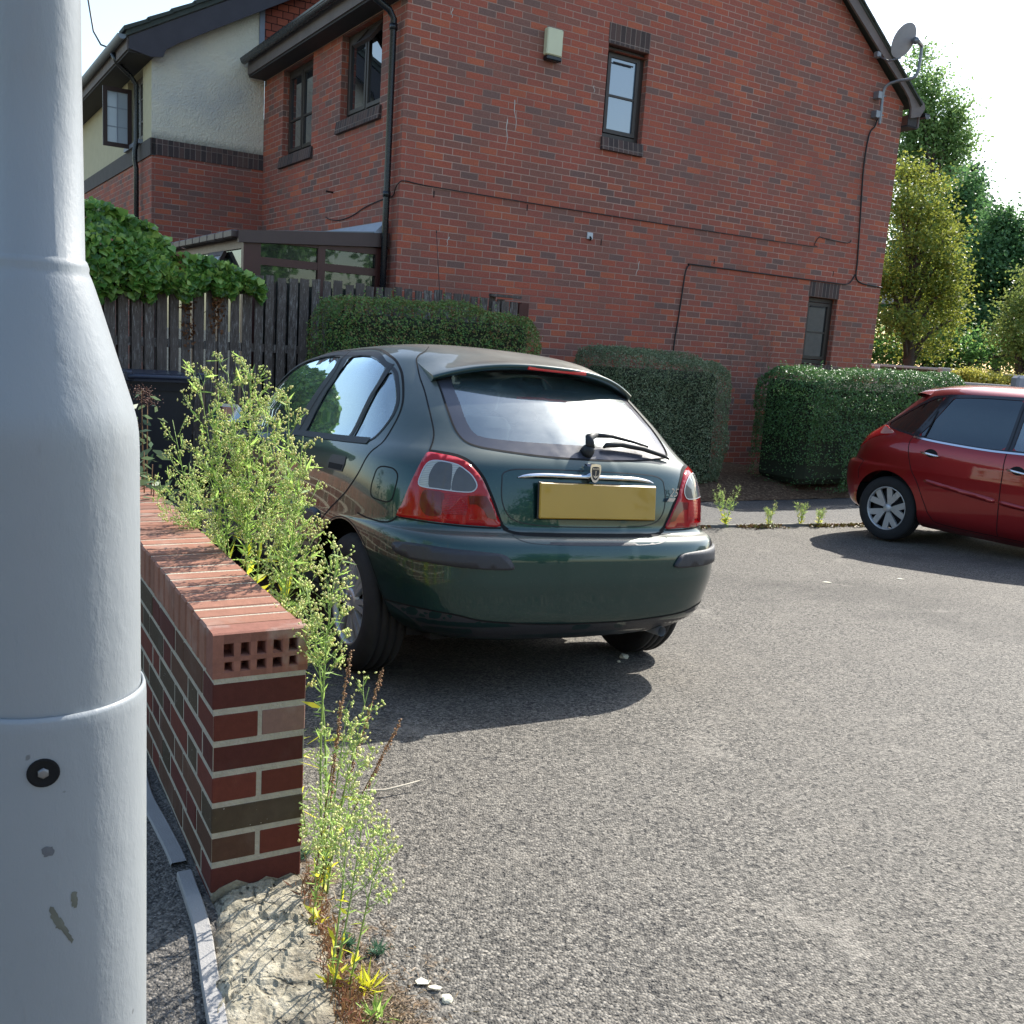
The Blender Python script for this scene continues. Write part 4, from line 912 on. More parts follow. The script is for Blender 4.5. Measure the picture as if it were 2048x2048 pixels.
W1 = (2.775, 3.93, 3.825, ZT-.02); W2 = (.62, 1.80, 4.0, ZT-.02)
mb = MB(); wall_v(mb, 0, 0, 4.776, -.35, ZT, [W1, W2]); mb.build('front_wall', M_BRKF, H)
mb = MB(); mb.box((8.0, .02, -.35), (8.02, 9, 5.3)); mb.box((.15, 8.9, -.3), (8, 9, 5.3)); mb.build('back_wall', M_BRKF, H)
# lintels and sills of dark soldier bricks
def soldiers(name, mbx, mat=None):
    return mbx.build(name, mat or M_SOLD, H)
mb = MB(); mb.box((2.605, -.004, 5.062), (3.228, .05, 5.287)); mb.build('lintel', M_SOLD, H)
mb = MB(); mb.box((6.485, -.004, 2.442), (7.108, .05, 2.65)); mb.build('lintel', M_SOLD, H)
mb = MB(); M_ = Matrix.Translation((0, -.045, 3.86)); mb.box((2.60, 0, 0), (3.235, .15, .145), M_ @ Matrix.Rotation(R(-8), 4, 'X')); mb.build('window_sill', M_SOLD, H)
mb = MB(); mb.box((6.48, -.03, 1.40), (7.11, .12, 1.48)); mb.build('window_sill', M_SOLD, H)
for v0, v1, z in ((2.70, 3.99, 3.69), (.56, 1.86, 3.855)):
    mb = MB(); mb.box((0, v0, 0), (.15, v1, .145), Matrix.Translation((-.045, 0, z)) @ Matrix.Rotation(R(8), 4, 'Y')); mb.build('window_sill', M_SOLD, H)
def window(par, plane, c, a0, a1, z0, z1, cols, bars, vent=None, curtain=True, glass=None, fr=.055, sash=.045, depth=.06):
    """plane 'v': window in the gable; plane 'u': in the front. cols: list of fractions of the mullions; bars: glazing bar fractions"""
    def T(mb_, lo, hi):
        if plane == 'v': mb_.box((lo[0], c+lo[1], lo[2]), (hi[0], c+hi[1], hi[2]))
        else: mb_.box((c+lo[1], lo[0], lo[2]), (c+hi[1], hi[0], hi[2]))
    mb = MB(); f = fr
    T(mb, (a0, 0, z0), (a0+f, depth, z1)); T(mb, (a1-f, 0, z0), (a1, depth, z1)); T(mb, (a0+f, 0, z1-f), (a1-f, depth, z1)); T(mb, (a0+f, 0, z0), (a1-f, depth, z0+f))
    xs_ = [a0+f]+[a0+(a1-a0)*q for q in cols]+[a1-f]
    for q in cols: x = a0+(a1-a0)*q; T(mb, (x-.025, -.004, z0+f), (x+.025, depth, z1-f))
    w = mb.build('window', M_BROWN, par)
    s_ = MB(); gl = MB()
    for a, b in zip(xs_, xs_[1:]):
        s = sash; a += .012; b -= .012
        T(s_, (a, -.012, z0+f+.01), (a+s, .035, z1-f-.01)); T(s_, (b-s, -.012, z0+f+.01), (b, .035, z1-f-.01)); T(s_, (a+s, -.012, z0+f+.01), (b-s, .035, z0+f+.01+s)); T(s_, (a+s, -.012, z1-f-.01-s), (b-s, .035, z1-f-.01))
        for q in bars: zz = z0+(z1-z0)*q; T(s_, (a+s, -.008, zz-.012), (b-s, .03, zz+.012))
        T(gl, (a+s-.004, .008, z0+f+s), (b-s+.004, .014, z1-f-s))
    s_.build('sash', M_BROWN, w); gl.build('pane', glass or M_WIN, w)
    return w
w = window(H, 'v', .085, UW[0], UW[1], UW[2]+.01, UW[3]-.01, [], [.48], glass=(M_WSKY := winglass('sky_tinted_glass', (.10, .15, .21), .05)))  # sky reflection painted into the pane as a blue base colour
mb = MB(); mb.box((UW[0]+.14, .066, 4.88), (UW[1]-.17, .075, 4.895)); mb.build('trickle_vent', M_SOFF, w)
w = window(H, 'v', .085, LW[0], LW[1], LW[2]+.01, LW[3]-.01, [], [.48])
mb = MB(); mb.box((LW[0]+.14, .066, 2.30), (LW[1]-.17, .075, 2.315)); mb.build('trickle_vent', M_SOFF, w)
window(H, 'u', .085, W1[0], W1[1], W1[2]+.01, W1[3]-.01, [.5], [.42])
w = window(H, 'u', .085, W2[0], W2[1], W2[2]+.01, W2[3]-.01, [.5], [])
# small top light pushed open
mb = MB(); Mo = Matrix.Translation((.075, 0, 4.93)) @ Matrix.Rotation(R(38), 4, 'Y')
mb.box((-.02, .68, -.30), (.02, 1.16, -.26), Mo); mb.box((-.02, .68, -.04), (.02, 1.16, 0), Mo); mb.box((-.02, .68, -.26), (.02, .72, -.04), Mo); mb.box((-.02, 1.12, -.26), (.02, 1.16, -.04), Mo); mb.box((-.004, .72, -.26), (.004, 1.12, -.04), Mo); mb.build('top_light', M_BROWN, w)
# roof
zr = 5.30+4.01*SL
mb = MB(); VF, VB = -.16, 9.2
for s in (-1, 1):
    ec = 4.01+s*4.20; ez = 5.30-.19*SL+.06
    pr = [(4.01, zr+.14), (ec, ez+.13), (ec, ez+.07), (4.01, zr+.07)]
    mb.prism([(u, z) for u, z in pr], VF, VB)
ro = mb.build('roof', M_TILE, H)
# verge tiles give the stepped edge
mb = MB()
for s in (-1, 1):
    for k in range(17):
        u0 = 4.01+s*(.245*k); u1 = 4.01+s*(.245*k+.27); z0 = zr+.145-.245*k*SL+.012; z1 = zr+.145-(.245*k+.27)*SL
        mb.prism([(u0, z0-.02), (u0, z0+.008), (u1, z1+.024), (u1, z1-.008)], VF-.03, VF+.35)
mb.build('verge_tiles', M_TILE, ro)
# bargeboards with a bell-shaped foot
for s in (-1, 1):
    f = lambda u: 4.01+s*(u-4.01)
    out = [(4.01, zr+.07), (7.40, 5.92+.02), (7.98, 5.54), (8.16, 5.43), (8.30, 5.35), (8.33, 5.29), (8.24, 5.16), (8.035, 5.11), (8.02, 5.25), (7.95, 5.36), (7.84, 5.45), (7.32, 5.78), (4.01, zr-.19)]
    mb = MB(); mb.prism([(f(u), z) for u, z in out], VF+.015, VF+.045); mb.build('bargeboard', M_BARGE, H)
    # boxed eaves, fascia, gutter along the length
    mb = MB(); a, b = sorted((f(8.02), f(8.26))); mb.box((a, VF+.05, 4.995), (b, VB if s > 0 else 4.74, 5.02)); mb.build('soffit', M_SOFF, H)
    mb = MB(); a, b = sorted((f(8.25), f(8.28))); mb.box((a, VF+.05, 5.02), (b, VB if s > 0 else 4.74, 5.22)); mb.build('fascia', M_BARGE, H)
    mb = MB(); x = f(8.35); N = 10; prof = [(x+.058*math.cos(t), 5.22+.062*math.sin(t)) for t in np.linspace(math.pi, 2*math.pi, N)]; prof += [(x+.050*math.cos(t), 5.20+.054*math.sin(t)) for t in np.linspace(2*math.pi, math.pi, N)]
    mb.prism(prof, VF-.02, VB if s > 0 else 4.70)
    cap = [(x+.058*math.cos(t), 5.20+.062*math.sin(t)) for t in np.linspace(math.pi, 2*math.pi, N)]; mb.prism(cap, VF-.024, VF-.012); mb.build('gutter', M_BLACK, H)
# soffit return closing the eaves at the right corner
mb = MB(); mb.prism([(8.02, 5.0), (8.22, 5.0), (8.22, 5.2), (8.02, 5.4)], VF+.05, VF+.06); mb.build('eaves_end', M_SOFF, H)
# downpipe by the left corner
mb = MB(); mb.tube([(-.44, .17, 5.16), (-.44, .17, 5.06), (-.36, .17, 4.97), (-.13, .17, 4.86), (-.075, .17, 4.78), (-.075, .17, 3.0), (-.075, .17, -.3)], .036, 12)
for z in (4.70, 3.0, 1.9): mb.tube([(-.075, .17, z-.03), (-.075, .17, z+.03)], .044, 12)
mb.build('downpipe', M_BLACK, H)
mb = MB()
for u, z, h, dx in ((1.36, 4.20, .30, .05), (1.28, 3.98, .26, .02), (.52, 4.98, .10, .0), (2.44, 4.55, .08, .02), (3.35, 2.62, .18, -.04), (.62, 2.62, .10, -.02)):
    P = [Vector((u+dx*q+.008*math.sin(q*9+u), -.0015, z-h*q)) for q in np.linspace(0, 1, 9)]; vs = [p+Vector((sg*(.006-.003*i/8), 0, 0)) for i, p in enumerate(P) for sg in (-1, 1)]; mb.add(vs, [(2*i, 2*i+1, 2*i+3, 2*i+2) for i in range(8)])
o = mb.build('bird_lime_streaks', simple('bird_lime', (.48, .46, .42), .9), H); o['kind'] = 'stuff'
# expansion slots (open perpends) as dark weep slots
for k, (u, z) in enumerate(((.405, 3.055), (1.62, 3.065), (2.72, 2.79), (4.60, 2.745), (6.93, 2.80))):
    mb = MB(); mb.box((u, -.003, z-.04), (u+.012, .01, z+.03)); mb.build('weep_slot', M_GAP, H)
# ---- rendered house with the projecting wing
def harl():
    t = NT('roughcast_render'); o = t.coord('Object'); v = t.vor(38, t.mapv(o, (1, 1, 1)), 'Distance'); n = t.noise(14, o, 6, .7); n2 = t.noise(1.6, o, 5, .6)
    h = t.math('ADD', t.math('MULTIPLY', v, .7), n)
    c = t.mix(t.ramp(n2, [(.42, 0), (.75, 1)]), (.72, .66, .52), (.56, .54, .48)); sp = t.node('SeparateXYZ'); t.l(o, sp.inputs[0])
    low = t.ramp(t.math('ADD', t.math('MULTIPLY', t.math('SUBTRACT', sp.outputs[2], 3.96), 3), t.math('MULTIPLY', n, .5)), [(.25, 1), (.62, 0)]); c = t.mix(t.math('MULTIPLY', low, .65), c, (.12, .12, .11))
    t.P(col=c, rough=.95, spec=.15, nrm=t.bump(h, .8, .016)); return t.m
M_HARL = harl()
M_TH = brick_mat('hanging_tiles', [(0, (.32, .075, .045)), (.4, (.26, .065, .04)), (.75, (.36, .09, .05))], (.05, .02, .015), bw=.165, bh=.10, mj=.012, drip=False)
N_ = thing('rendered_house', 'house with cream roughcast upper storey over brick, left of the brick gable', 'house')
v1 = 4.776; uw = -1.568
mb = MB(); wall_u(mb, v1, uw, -.001, -.35, 3.752, []); mb.build('brick_wall', M_BRK, N_)
mb = MB(); mb.box((uw-.012, v1-.012, 3.752), (-.001, v1+.1, 3.967)); mb.build('brick_band', M_SOLD, N_)
mb = MB(); rz = 5.0+.0
pl = [(uw, 3.967), (0, 3.967), (0, 6.14), (-.306, 5.97), (-1.30, 5.40), (uw, 5.22)]
mb.add([(u, v1+.006, z) for u, z in pl], [list(range(len(pl)))]); mb.build('render_wall', M_HARL, N_)
mb = MB(); mb.add([(u, v1+.004, z) for u, z in ((-.03, 5.0), (6, 5.0), (6, 9.7), (-.03, 6.16))], [(0, 1, 2, 3)], [[(-.03, 5.0), (6, 5.0), (6, 9.7), (-.03, 6.16)]]); mb.build('tile_hanging', M_TH, N_)
mb = MB(); mb.box((-.095, v1-.02, 5.2), (-.02, v1+.004, 6.10)); mb.build('corner_board', M_LEAD, N_)
# left side wall
SW = (5.35, 6.45, 4.02, 4.98)
mb = MB(); wall_v(mb, uw, v1, 13, -.35, 3.752, []); mb.build('side_brick_wall', M_BRKF, N_)
mb = MB(); wall_v(mb, uw, v1+.006, 13, 3.967, 5.0, [SW]); mb.build('side_render_wall', simple('cream_render', (.52, .46, .30), .9, 0, .12, 10, .5, bscale=120), N_)
mb = MB(); mb.box((uw-.02, v1-.012, 3.74), (uw+.05, 13, 3.968)); mb.build('side_band', M_SOLD2, N_)
w = window(N_, 'u', uw+.085, SW[0], SW[1], SW[2]+.01, SW[3]-.01, [.5], [.33, .66], glass=winglass('pale_window_glass', (.18, .20, .22)))
# opened casement standing out from the wall
def sash_open(par, v, u0, u1, z0, z1):
    mb = MB()
    for lo, hi in (((u0, v-.02, z0), (u0+.06, v+.02, z1)), ((u1-.06, v-.02, z0), (u1, v+.02, z1)), ((u0+.06, v-.02, z0), (u1-.06, v+.02, z0+.06)), ((u0+.06, v-.02, z1-.06), (u1-.06, v+.02, z1))): mb.box(lo, hi)
    s = mb.build('open_casement', simple('red_brown_frame', (.040, .018, .015), .5), par)
    mb = MB(); mb.box((u0+.06, v-.004, z0+.06), (u1-.06, v+.004, z1-.06)); mb.build('pane', simple('pale_glass', (.42, .47, .52), .12, 0, .1, 3, spec=.8), s)
    mb = MB(); um = (u0+u1)/2; mb.box((um-.009, v-.008, z0+.06), (um+.009, v+.008, z1-.06))
    for q in (.34, .66): zz = z0+(z1-z0)*q; mb.box((u0+.06, v-.008, zz-.008), (u1-.06, v+.008, zz+.008))
    mb.build('glazing_bars', simple('lead_bars', (.28, .31, .36), .5), s)
sash_open(N_, 6.05, uw-.42, uw-.02, 3.97, 4.80)
mb = MB(); mb.box((uw-.06, 5.35, 3.965), (uw+.06, 6.45, 4.02)); mb.build('window_board', M_CHROME if False else M_LEAD, N_)
# wing roof verge, barge board, soffit and gutter
sl2 = .565; zz0 = 5.19
mb = MB(); vf = v1-.20
prof = [(-1.93, 5.17), (-1.93, 5.25), (6, 5.25+7.93*sl2), (6, 5.17+7.93*sl2)]; mb.prism(prof, vf-.02, 13); ro2 = mb.build('roof', M_TILE, N_)
mb = MB()
for k in range(26):
    u0 = -1.97+.30*k; z0 = 5.235+.30*k*sl2
    mb.prism([(u0, z0-.01), (u0, z0+.045), (u0+.33, z0+.33*sl2+.022), (u0+.33, z0+.33*sl2-.02)], vf-.05, vf+.3)
mb.build('verge_tiles', M_TILE, ro2)
mb = MB(); bgp = [(-1.90, 5.02), (-1.90, 5.17), (6, 5.17+7.9*sl2), (6, 4.98+7.9*sl2), (-1.25, 5.22), (-1.42, 5.10), (-1.46, 5.0), (-1.62, 4.97)]; mb.prism(bgp, vf, vf+.03); mb.build('bargeboard', simple('dark_painted_board', (.040, .034, .042), .6, 0, .3, 5), N_)
mb = MB(); mb.box((-1.90, vf+.03, 4.985), (uw, 13, 5.01)); mb.build('soffit', M_SOFF, N_)
mb = MB(); mb.box((-1.92, vf+.03, 5.01), (-1.895, 13, 5.16)); mb.build('fascia', M_BARGE, N_)
mb = MB(); x = -1.98; cap = [(x+.058*math.cos(t), 5.19+.062*math.sin(t)) for t in np.linspace(math.pi, 2*math.pi, 10)]; mb.prism(cap, vf+.02, 13); mb.build('gutter', simple('weathered_gutter', (.20, .23, .26), .5, 0, .3), N_)
mb = MB(); mb.tube([(-1.96, 5.42, 5.12), (-1.90, 5.42, 5.0), (-1.72, 5.42, 4.86), (-1.645, 5.42, 4.76), (-1.645, 5.42, 3.99), (-1.665, 5.42, 3.86), (-1.665, 5.42, 3.74), (-1.645, 5.42, 3.62), (-1.645, 5.42, -.3)], .036, 12); mb.build('downpipe', M_BLACK, N_)
# television aerials on the wing eaves
def aerial(label, pts, yag):
    t = thing('television_aerial', label, 'aerial')
    mb = MB(); mb.tube(pts, .013, 8); mb.build('mast', simple('aerial_mast', (.06, .06, .06), .5, .4), t)
    p = Vector(pts[-1]); mb = MB(); mb.tube([p+Vector((-.55*yag, 0, 0)), p+Vector((.06, 0, 0))], .012, 6)
    for k in range(6): q = p+Vector((-.06-.1*k*yag, 0, 0)); mb.tube([q+Vector((-.03, 0, -.12)), q+Vector((.03, 0, .10))], .005, 5)
    mb.build('elements', M_RUB, t)
aerial('thin television aerial mast bent at the foot, on the wing eaves beside the lamp post', [(-1.93, 5.55, 5.20), (-2.08, 5.6, 5.24), (-2.16, 5.7, 5.42), (-2.20, 5.9, 5.9), (-2.23, 5.9, 6.28)], .5)
# ---- things fixed to the gable
def onwall(name, label, cat, mbx, mat, group=None):
    o = mbx.build(name, mat); o.location = (HO.x, HO.y, 0); o.rotation_euler = (0, 0, R(32.321)); return tag(o, label, cat, group)
t = thing('alarm_box', 'cream burglar alarm box with a black base high on the brick gable', 'alarm box')
mb = MB(); mb.box((1.70, -.085, 4.74), (1.912, 0, 5.03), bev=.012); mb.build('cover', simple('cream_plastic', (.62, .62, .42), .45, 0, .08), t)
mb = MB(); mb.box((1.705, -.095, 4.685), (1.907, -.001, 4.735), bev=.012); mb.build('strobe_base', M_BLACK, t)
M_CAB = simple('black_cable', (.012, .010, .010), .6)
def cable(label, pts, r=.007):
    mb = MB(); P = smooth2([Vector(p) for p in pts], False, .06); mb.tube(P, r, 6); onwall('cable', label, 'cable', mb, M_CAB)
cable('thin black cable along the gable to the left corner under the alarm box', [(7.22, -.012, 3.30), (7.15, -.012, 3.25), (6.62, -.012, 3.265), (6.56, -.012, 3.275), (6.50, -.012, 3.22), (6.46, -.012, 3.15), (6.40, -.012, 3.125), (4.8, -.012, 3.115), (2.5, -.012, 3.112), (1.1, -.012, 3.118), (.3, -.012, 3.125), (.06, -.012, 3.14), (-.01, -.01, 3.12), (-.03, .05, 3.06), (-.012, .15, 2.99), (-.012, .5, 2.97), (-.012, .9, 2.93), (-.012, 1.3, 2.86), (-.012, 1.7, 2.84), (-.012, 2.0, 2.87), (-.012, 2.15, 2.91)], .006)
cable('black cable dropping from the satellite dish down the right side of the gable', [(7.46, -.02, 5.02), (7.42, -.02, 4.90), (7.33, -.015, 4.78), (7.30, -.015, 4.3), (7.36, -.015, 3.6), (7.41, -.015, 3.0), (7.41, -.015, 2.86), (7.44, -.015, 2.76), (7.55, -.015, 2.715), (7.75, -.015, 2.70), (8.03, -.015, 2.69)], .011)
cable('black cable looping over the lower gable and dropping behind the middle hedge', [(7.40, -.012, 2.83), (7.33, -.012, 2.72), (7.22, -.012, 2.67), (6.9, -.012, 2.665), (5.6, -.012, 2.665), (4.28, -.012, 2.665), (4.17, -.012, 2.65), (4.12, -.012, 2.58), (4.10, -.012, 2.4), (4.07, -.012, 2.0), (4.03, -.012, 1.5), (4.02, -.012, .3)], .009)
t = thing('wall_socket', 'small white cable outlet plate on the gable below the cream alarm box', 'outlet')
mb = MB(); mb.box((2.50, -.02, 2.80), (2.585, 0, 2.88), bev=.006); mb.build('plate', simple('white_plastic', (.55, .58, .6), .5), t)
mb = MB(); mb.tube([(2.54, -.02, 2.83), (2.545, -.035, 2.81), (2.545, -.02, 2.79)], .012, 8); mb.build('plug', M_CAB, t)
mb = MB(); mb.tube([(-.002, 1.95, 3.19), (-.09, 1.93, 3.19), (-.095, 1.93, 3.19)], [.012, .012, .02], 8); onwall('vent_pipe', 'short rusty overflow pipe sticking out of the brick under the front windows', 'pipe', mb, simple('rusty_pipe', (.05, .02, .015), .8))
t = thing('satellite_dish', 'grey satellite dish on a bent pole at the right eaves of the gable', 'satellite dish')
M_GALV = simple('galvanised_steel', (.22, .23, .25), .45, .5, .25, 10)
mb = MB(); mb.tube(smooth2([Vector(p) for p in [(7.43, -.09, 4.93), (7.43, -.09, 5.1), (7.43, -.09, 5.36), (7.45, -.13, 5.46), (7.50, -.25, 5.50), (7.56, -.42, 5.51), (7.60, -.48, 5.56), (7.61, -.50, 5.70), (7.61, -.50, 5.97)]], False, .03), .021, 10); mb.build('pole', M_GALV, t)
for z in (5.06, 5.32): mb = MB(); mb.box((7.33, -.10, z-.05), (7.42, 0, z+.05), bev=.006); mb.tube([(7.40, -.09, z), (7.49, -.09, z)], .012, 6); mb.build('bracket', M_GALV, t)
dm = Matrix.Translation((7.20, -.52, 5.92)) @ Matrix.Rotation(R(2), 4, 'Z') @ Matrix.Rotation(R(-64), 4, 'X')
mb = MB(); prof = [(r, .32*r*r-.005) for r in np.linspace(.0, .215, 10)][::1]; mb.lathe([(r, h) for r, h in prof], 40, dm @ Matrix.Diagonal((1, 1.06, 1, 1))); mb.lathe([(r, h-.004) for r, h in prof], 40, dm @ Matrix.Diagonal((1, 1.06, 1, 1))); mb.build('dish', simple('dish_grey', (.30, .30, .33), .6, 0, .2, 10), t)
mb = MB(); mb.tube([(7.61, -.50, 5.94), (7.48, -.54, 5.96), (7.33, -.60, 5.93)], [.03, .028, .05], 8); mb.tube([(7.20, -.50, 5.70), (7.20, -.30, 5.70), (7.20, -.12, 5.80)], .011, 6); mb.box((7.16, -.14, 5.78), (7.24, -.06, 5.86), bev=.01); mb.build('feed_arm', M_GALV, t)
# ---- lean-to conservatory
K = thing('conservatory', 'brown framed lean-to conservatory against the house behind the picket fence', 'conservatory')
M_CON = simple('conservatory_brown', (.075, .024, .019), .42, 0, .2, 8); M_CONB = simple('conservatory_beam', (.075, .045, .040), .5, 0, .15, 5)
M_CG = glass_mat('conservatory_glass', (.20, .22, .22), .8, .02, .06)
vc = .25
mb = MB()
for a, b in ((-1.60, -1.42), (-.80, -.72), (-.13, -.02)): mb.box((a, vc, .0), (b, vc+.08, 2.43))
mb.box((-1.42, vc+.004, 2.36), (-.02, vc+.07, 2.43)); mb.box((-1.42, vc+.004, 2.13), (-.02, vc+.07, 2.21)); mb.box((-1.42, vc+.004, .0), (-.02, vc+.06, .75)); mb.build('end_frame', M_CON, K)
mb = MB(); mb.prism([(-1.66, 2.33), (-1.66, 2.45), (-.0, 2.60), (-.0, 2.45)], vc-.04, vc+.02); mb.build('verge_beam', M_CONB, K)
mb = MB()
for a, b, c, d in ((-1.42, -.80, 2.21, 2.36), (-1.42, -.80, .75, 2.13), (-.72, -.13, 2.21, 2.40), (-.72, -.13, .75, 2.13)): mb.box((a, vc+.03, c), (b, vc+.036, d))
mb.build('end_glazing', M_CG, K)
mb = MB(); mb.box((-1.60, vc+.08, 2.28), (-1.53, 4.7, 2.38)); mb.box((-1.60, vc+.08, 0), (-1.54, 4.7, .8))
for v in np.arange(1.2, 4.7, 1.1): mb.box((-1.60, v, .8), (-1.54, v+.07, 2.28))
mb.build('side_frame', M_CON, K)
mb = MB(); mb.box((-1.575, vc+.1, .8), (-1.57, 4.7, 2.28)); mb.build('side_glazing', M_CG, K)
mb = MB()
for k in range(14): mb.box((-1.72, vc+.02+k*.318, 2.375), (-1.55, vc+.02+k*.318+.305, 2.455), bev=.012)
mb.build('eaves_trim', M_CONB, K)
mb = MB(); mb.prism([(-1.62, 2.42), (-1.62, 2.455), (-.0, 2.62), (-.0, 2.585)], vc+.02, 4.75); mb.build('roof', simple('polycarbonate', (.20, .21, .22), .4), K)
mb = MB(); mb.prism([(-.03, 2.50), (-.16, 2.585), (-.16, 2.60), (-.03, 2.73)], vc, 2.3); mb.build('flashing', simple('pale_lead', (.40, .44, .50), .55, .1, .2, 10), K)
mb = MB(); Mo = Matrix.Translation((-1.60, .9, 2.27)) @ Matrix.Rotation(R(28), 4, 'Y'); mb.box((-.02, 0, -.36), (.02, .62, -.30), Mo); mb.box((-.02, 0, -.05), (.02, .62, 0), Mo); mb.box((-.02, 0, -.3), (.02, .05, -.05), Mo); mb.box((-.02, .57, -.3), (.02, .62, -.05), Mo); o = mb.build('open_window', M_CONB, K)
mb = MB(); mb.box((-.004, .05, -.3), (.004, .57, -.05), Mo); mb.build('pane', simple('bright_glass', (.5, .56, .62), .1, spec=.8), o)
mb = MB(); mb.box((-1.0, 1.6, 0), (-.3, 2.2, 1.0)); mb.box((-1.2, 3.4, 0), (-.2, 3.9, 1.3)); mb.build('cupboard', simple('dark_cupboard', (.03, .03, .03), .8), K)
# ------------------------------------------------------------------ foliage kit
def leafmat(name, cols, trans=.35, rough=.5, brown=0, spec=.4):
    t = NT(name); t.n.remove(t.b); g = t.node('NewGeometry'); r = g.outputs['Random Per Island']; o = t.coord('Object')
    n = len(cols); c = t.ramp(t.math('ADD', t.math('MULTIPLY', r, .75), t.math('MULTIPLY', t.noise(1.7, o, 3), .3)), [(.1+.8*i/max(1, n-1), cc) for i, cc in enumerate(cols)])
    b = t.node('BsdfPrincipled'); t.set(b.inputs['Base Color'], c); b.inputs['Roughness'].default_value = rough; b.inputs['Specular IOR Level'].default_value = spec
    tr = t.node('BsdfTranslucent'); t.set(tr.inputs[0], t.mix(.5, c, [min(1, x*1.6) for x in cols[-1]]))
    m = t.node('MixShader'); m.inputs[0].default_value = trans; t.l(b.outputs[0], m.inputs[1]); t.l(tr.outputs[0], m.inputs[2]); t.l(m.outputs[0], t.out.inputs[0]); return t.m
def leaves(name, P, size, mat, parent=None, seed=0, up=.3, shape='oval', outward=None, ow=.6, aspect=1.9, smin=.6, fold=.25, tgt=None):
    """leaf blades at every point of P as one mesh"""
    rg = np.random.default_rng(seed); P = np.asarray(P, float); n = len(P)
    nr = rg.normal(size=(n, 3)); nr[:, 2] += up*2
    if outward is not None: nr = nr*(1-ow)+np.asarray(outward)*ow*2
    nr /= np.linalg.norm(nr, axis=1)[:, None]
    a = rg.normal(size=(n, 3))
    if tgt is not None: a = a*.35+tgt
    a -= nr*(a*nr).sum(1)[:, None]; a /= np.linalg.norm(a, axis=1)[:, None]; b = np.cross(nr, a)
    s = size*(smin+(1-smin)*2*rg.random(n)*.5+.0)[:, None]; L = s; W = s/aspect
    if shape == 'oval':
        pts = [(-.5, 0, 0), (0, -.5, fold), (.5, 0, 0), (0, .5, fold)]; fs = [(0, 1, 2), (0, 2, 3)]; pts[1] = (-.05, -.5, fold); pts[3] = (-.05, .5, fold)
    elif shape == 'ivy':
        pts = [(-.42, 0, .02), (-.5, -.42, -.05), (-.08, -.55, -.1), (.55, 0, -.06), (-.08, .55, -.1), (-.5, .42, -.05), (0, 0, .06)]; fs = [(6, 0, 1), (6, 1, 2), (6, 2, 3), (6, 3, 4), (6, 4, 5), (6, 5, 0)]
    elif shape == 'blade':
        pts = [(0, -.10, 0), (0, .10, 0), (.45, .5, .06), (.45, -.5, .06), (1, 0, -.03)]; fs = [(0, 3, 2, 1), (3, 4, 2)]
    elif shape == 'bud':
        pts = [(-.5, 0, 0), (.5, 0, 0), (-.05, .5, 0), (-.05, -.5, 0), (-.05, 0, .5), (-.05, 0, -.5)]; fs = [(1, 2, 4), (1, 4, 3), (1, 3, 5), (1, 5, 2), (0, 4, 2), (0, 3, 4), (0, 5, 3), (0, 2, 5)]
    k = len(pts); V = np.zeros((n, k, 3))
    for i, (x, y, z) in enumerate(pts): V[:, i] = P+a*(x*L)+b*(y*W)+nr*(z*W)
    F = []; base = np.arange(n)*k
    me = bpy.data.meshes.new(name); me.vertices.add(n*k); me.vertices.foreach_set('co', V.ravel())
    li = []; ls = []; tot = 0
    cnts = [len(f) for f in fs]; flat = np.array([q for f in fs for q in f])
    idx = (base[:, None]+flat[None, :]).ravel(); st = (np.arange(n)[:, None]*len(flat)+np.concatenate([[0], np.cumsum(cnts)[:-1]])[None, :]).ravel()
    me.loops.add(len(idx)); me.loops.foreach_set('vertex_index', idx.astype(np.int32)); me.polygons.add(n*len(fs)); me.polygons.foreach_set('loop_start', st.astype(np.int32)); me.update(calc_edges=True); me.validate()
    me.materials.append(mat); o = bpy.data.objects.new(name, me); C.objects.link(o)
    if parent: o.parent = parent
    return o
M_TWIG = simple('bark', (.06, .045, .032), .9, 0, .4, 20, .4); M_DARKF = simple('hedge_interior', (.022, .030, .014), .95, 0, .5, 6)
M_H1 = leafmat('privet_leaves', [(.055, .13, .035), (.10, .24, .06), (.19, .34, .08), (.26, .14, .07)], .25)
M_H2 = leafmat('dull_hedge_leaves', [(.06, .11, .055), (.11, .17, .085), (.19, .26, .13), (.30, .34, .21)], .18)
M_H3 = leafmat('glossy_hedge_leaves', [(.04, .10, .035), (.07, .165, .05), (.13, .26, .085)], .22, .42, spec=.4)
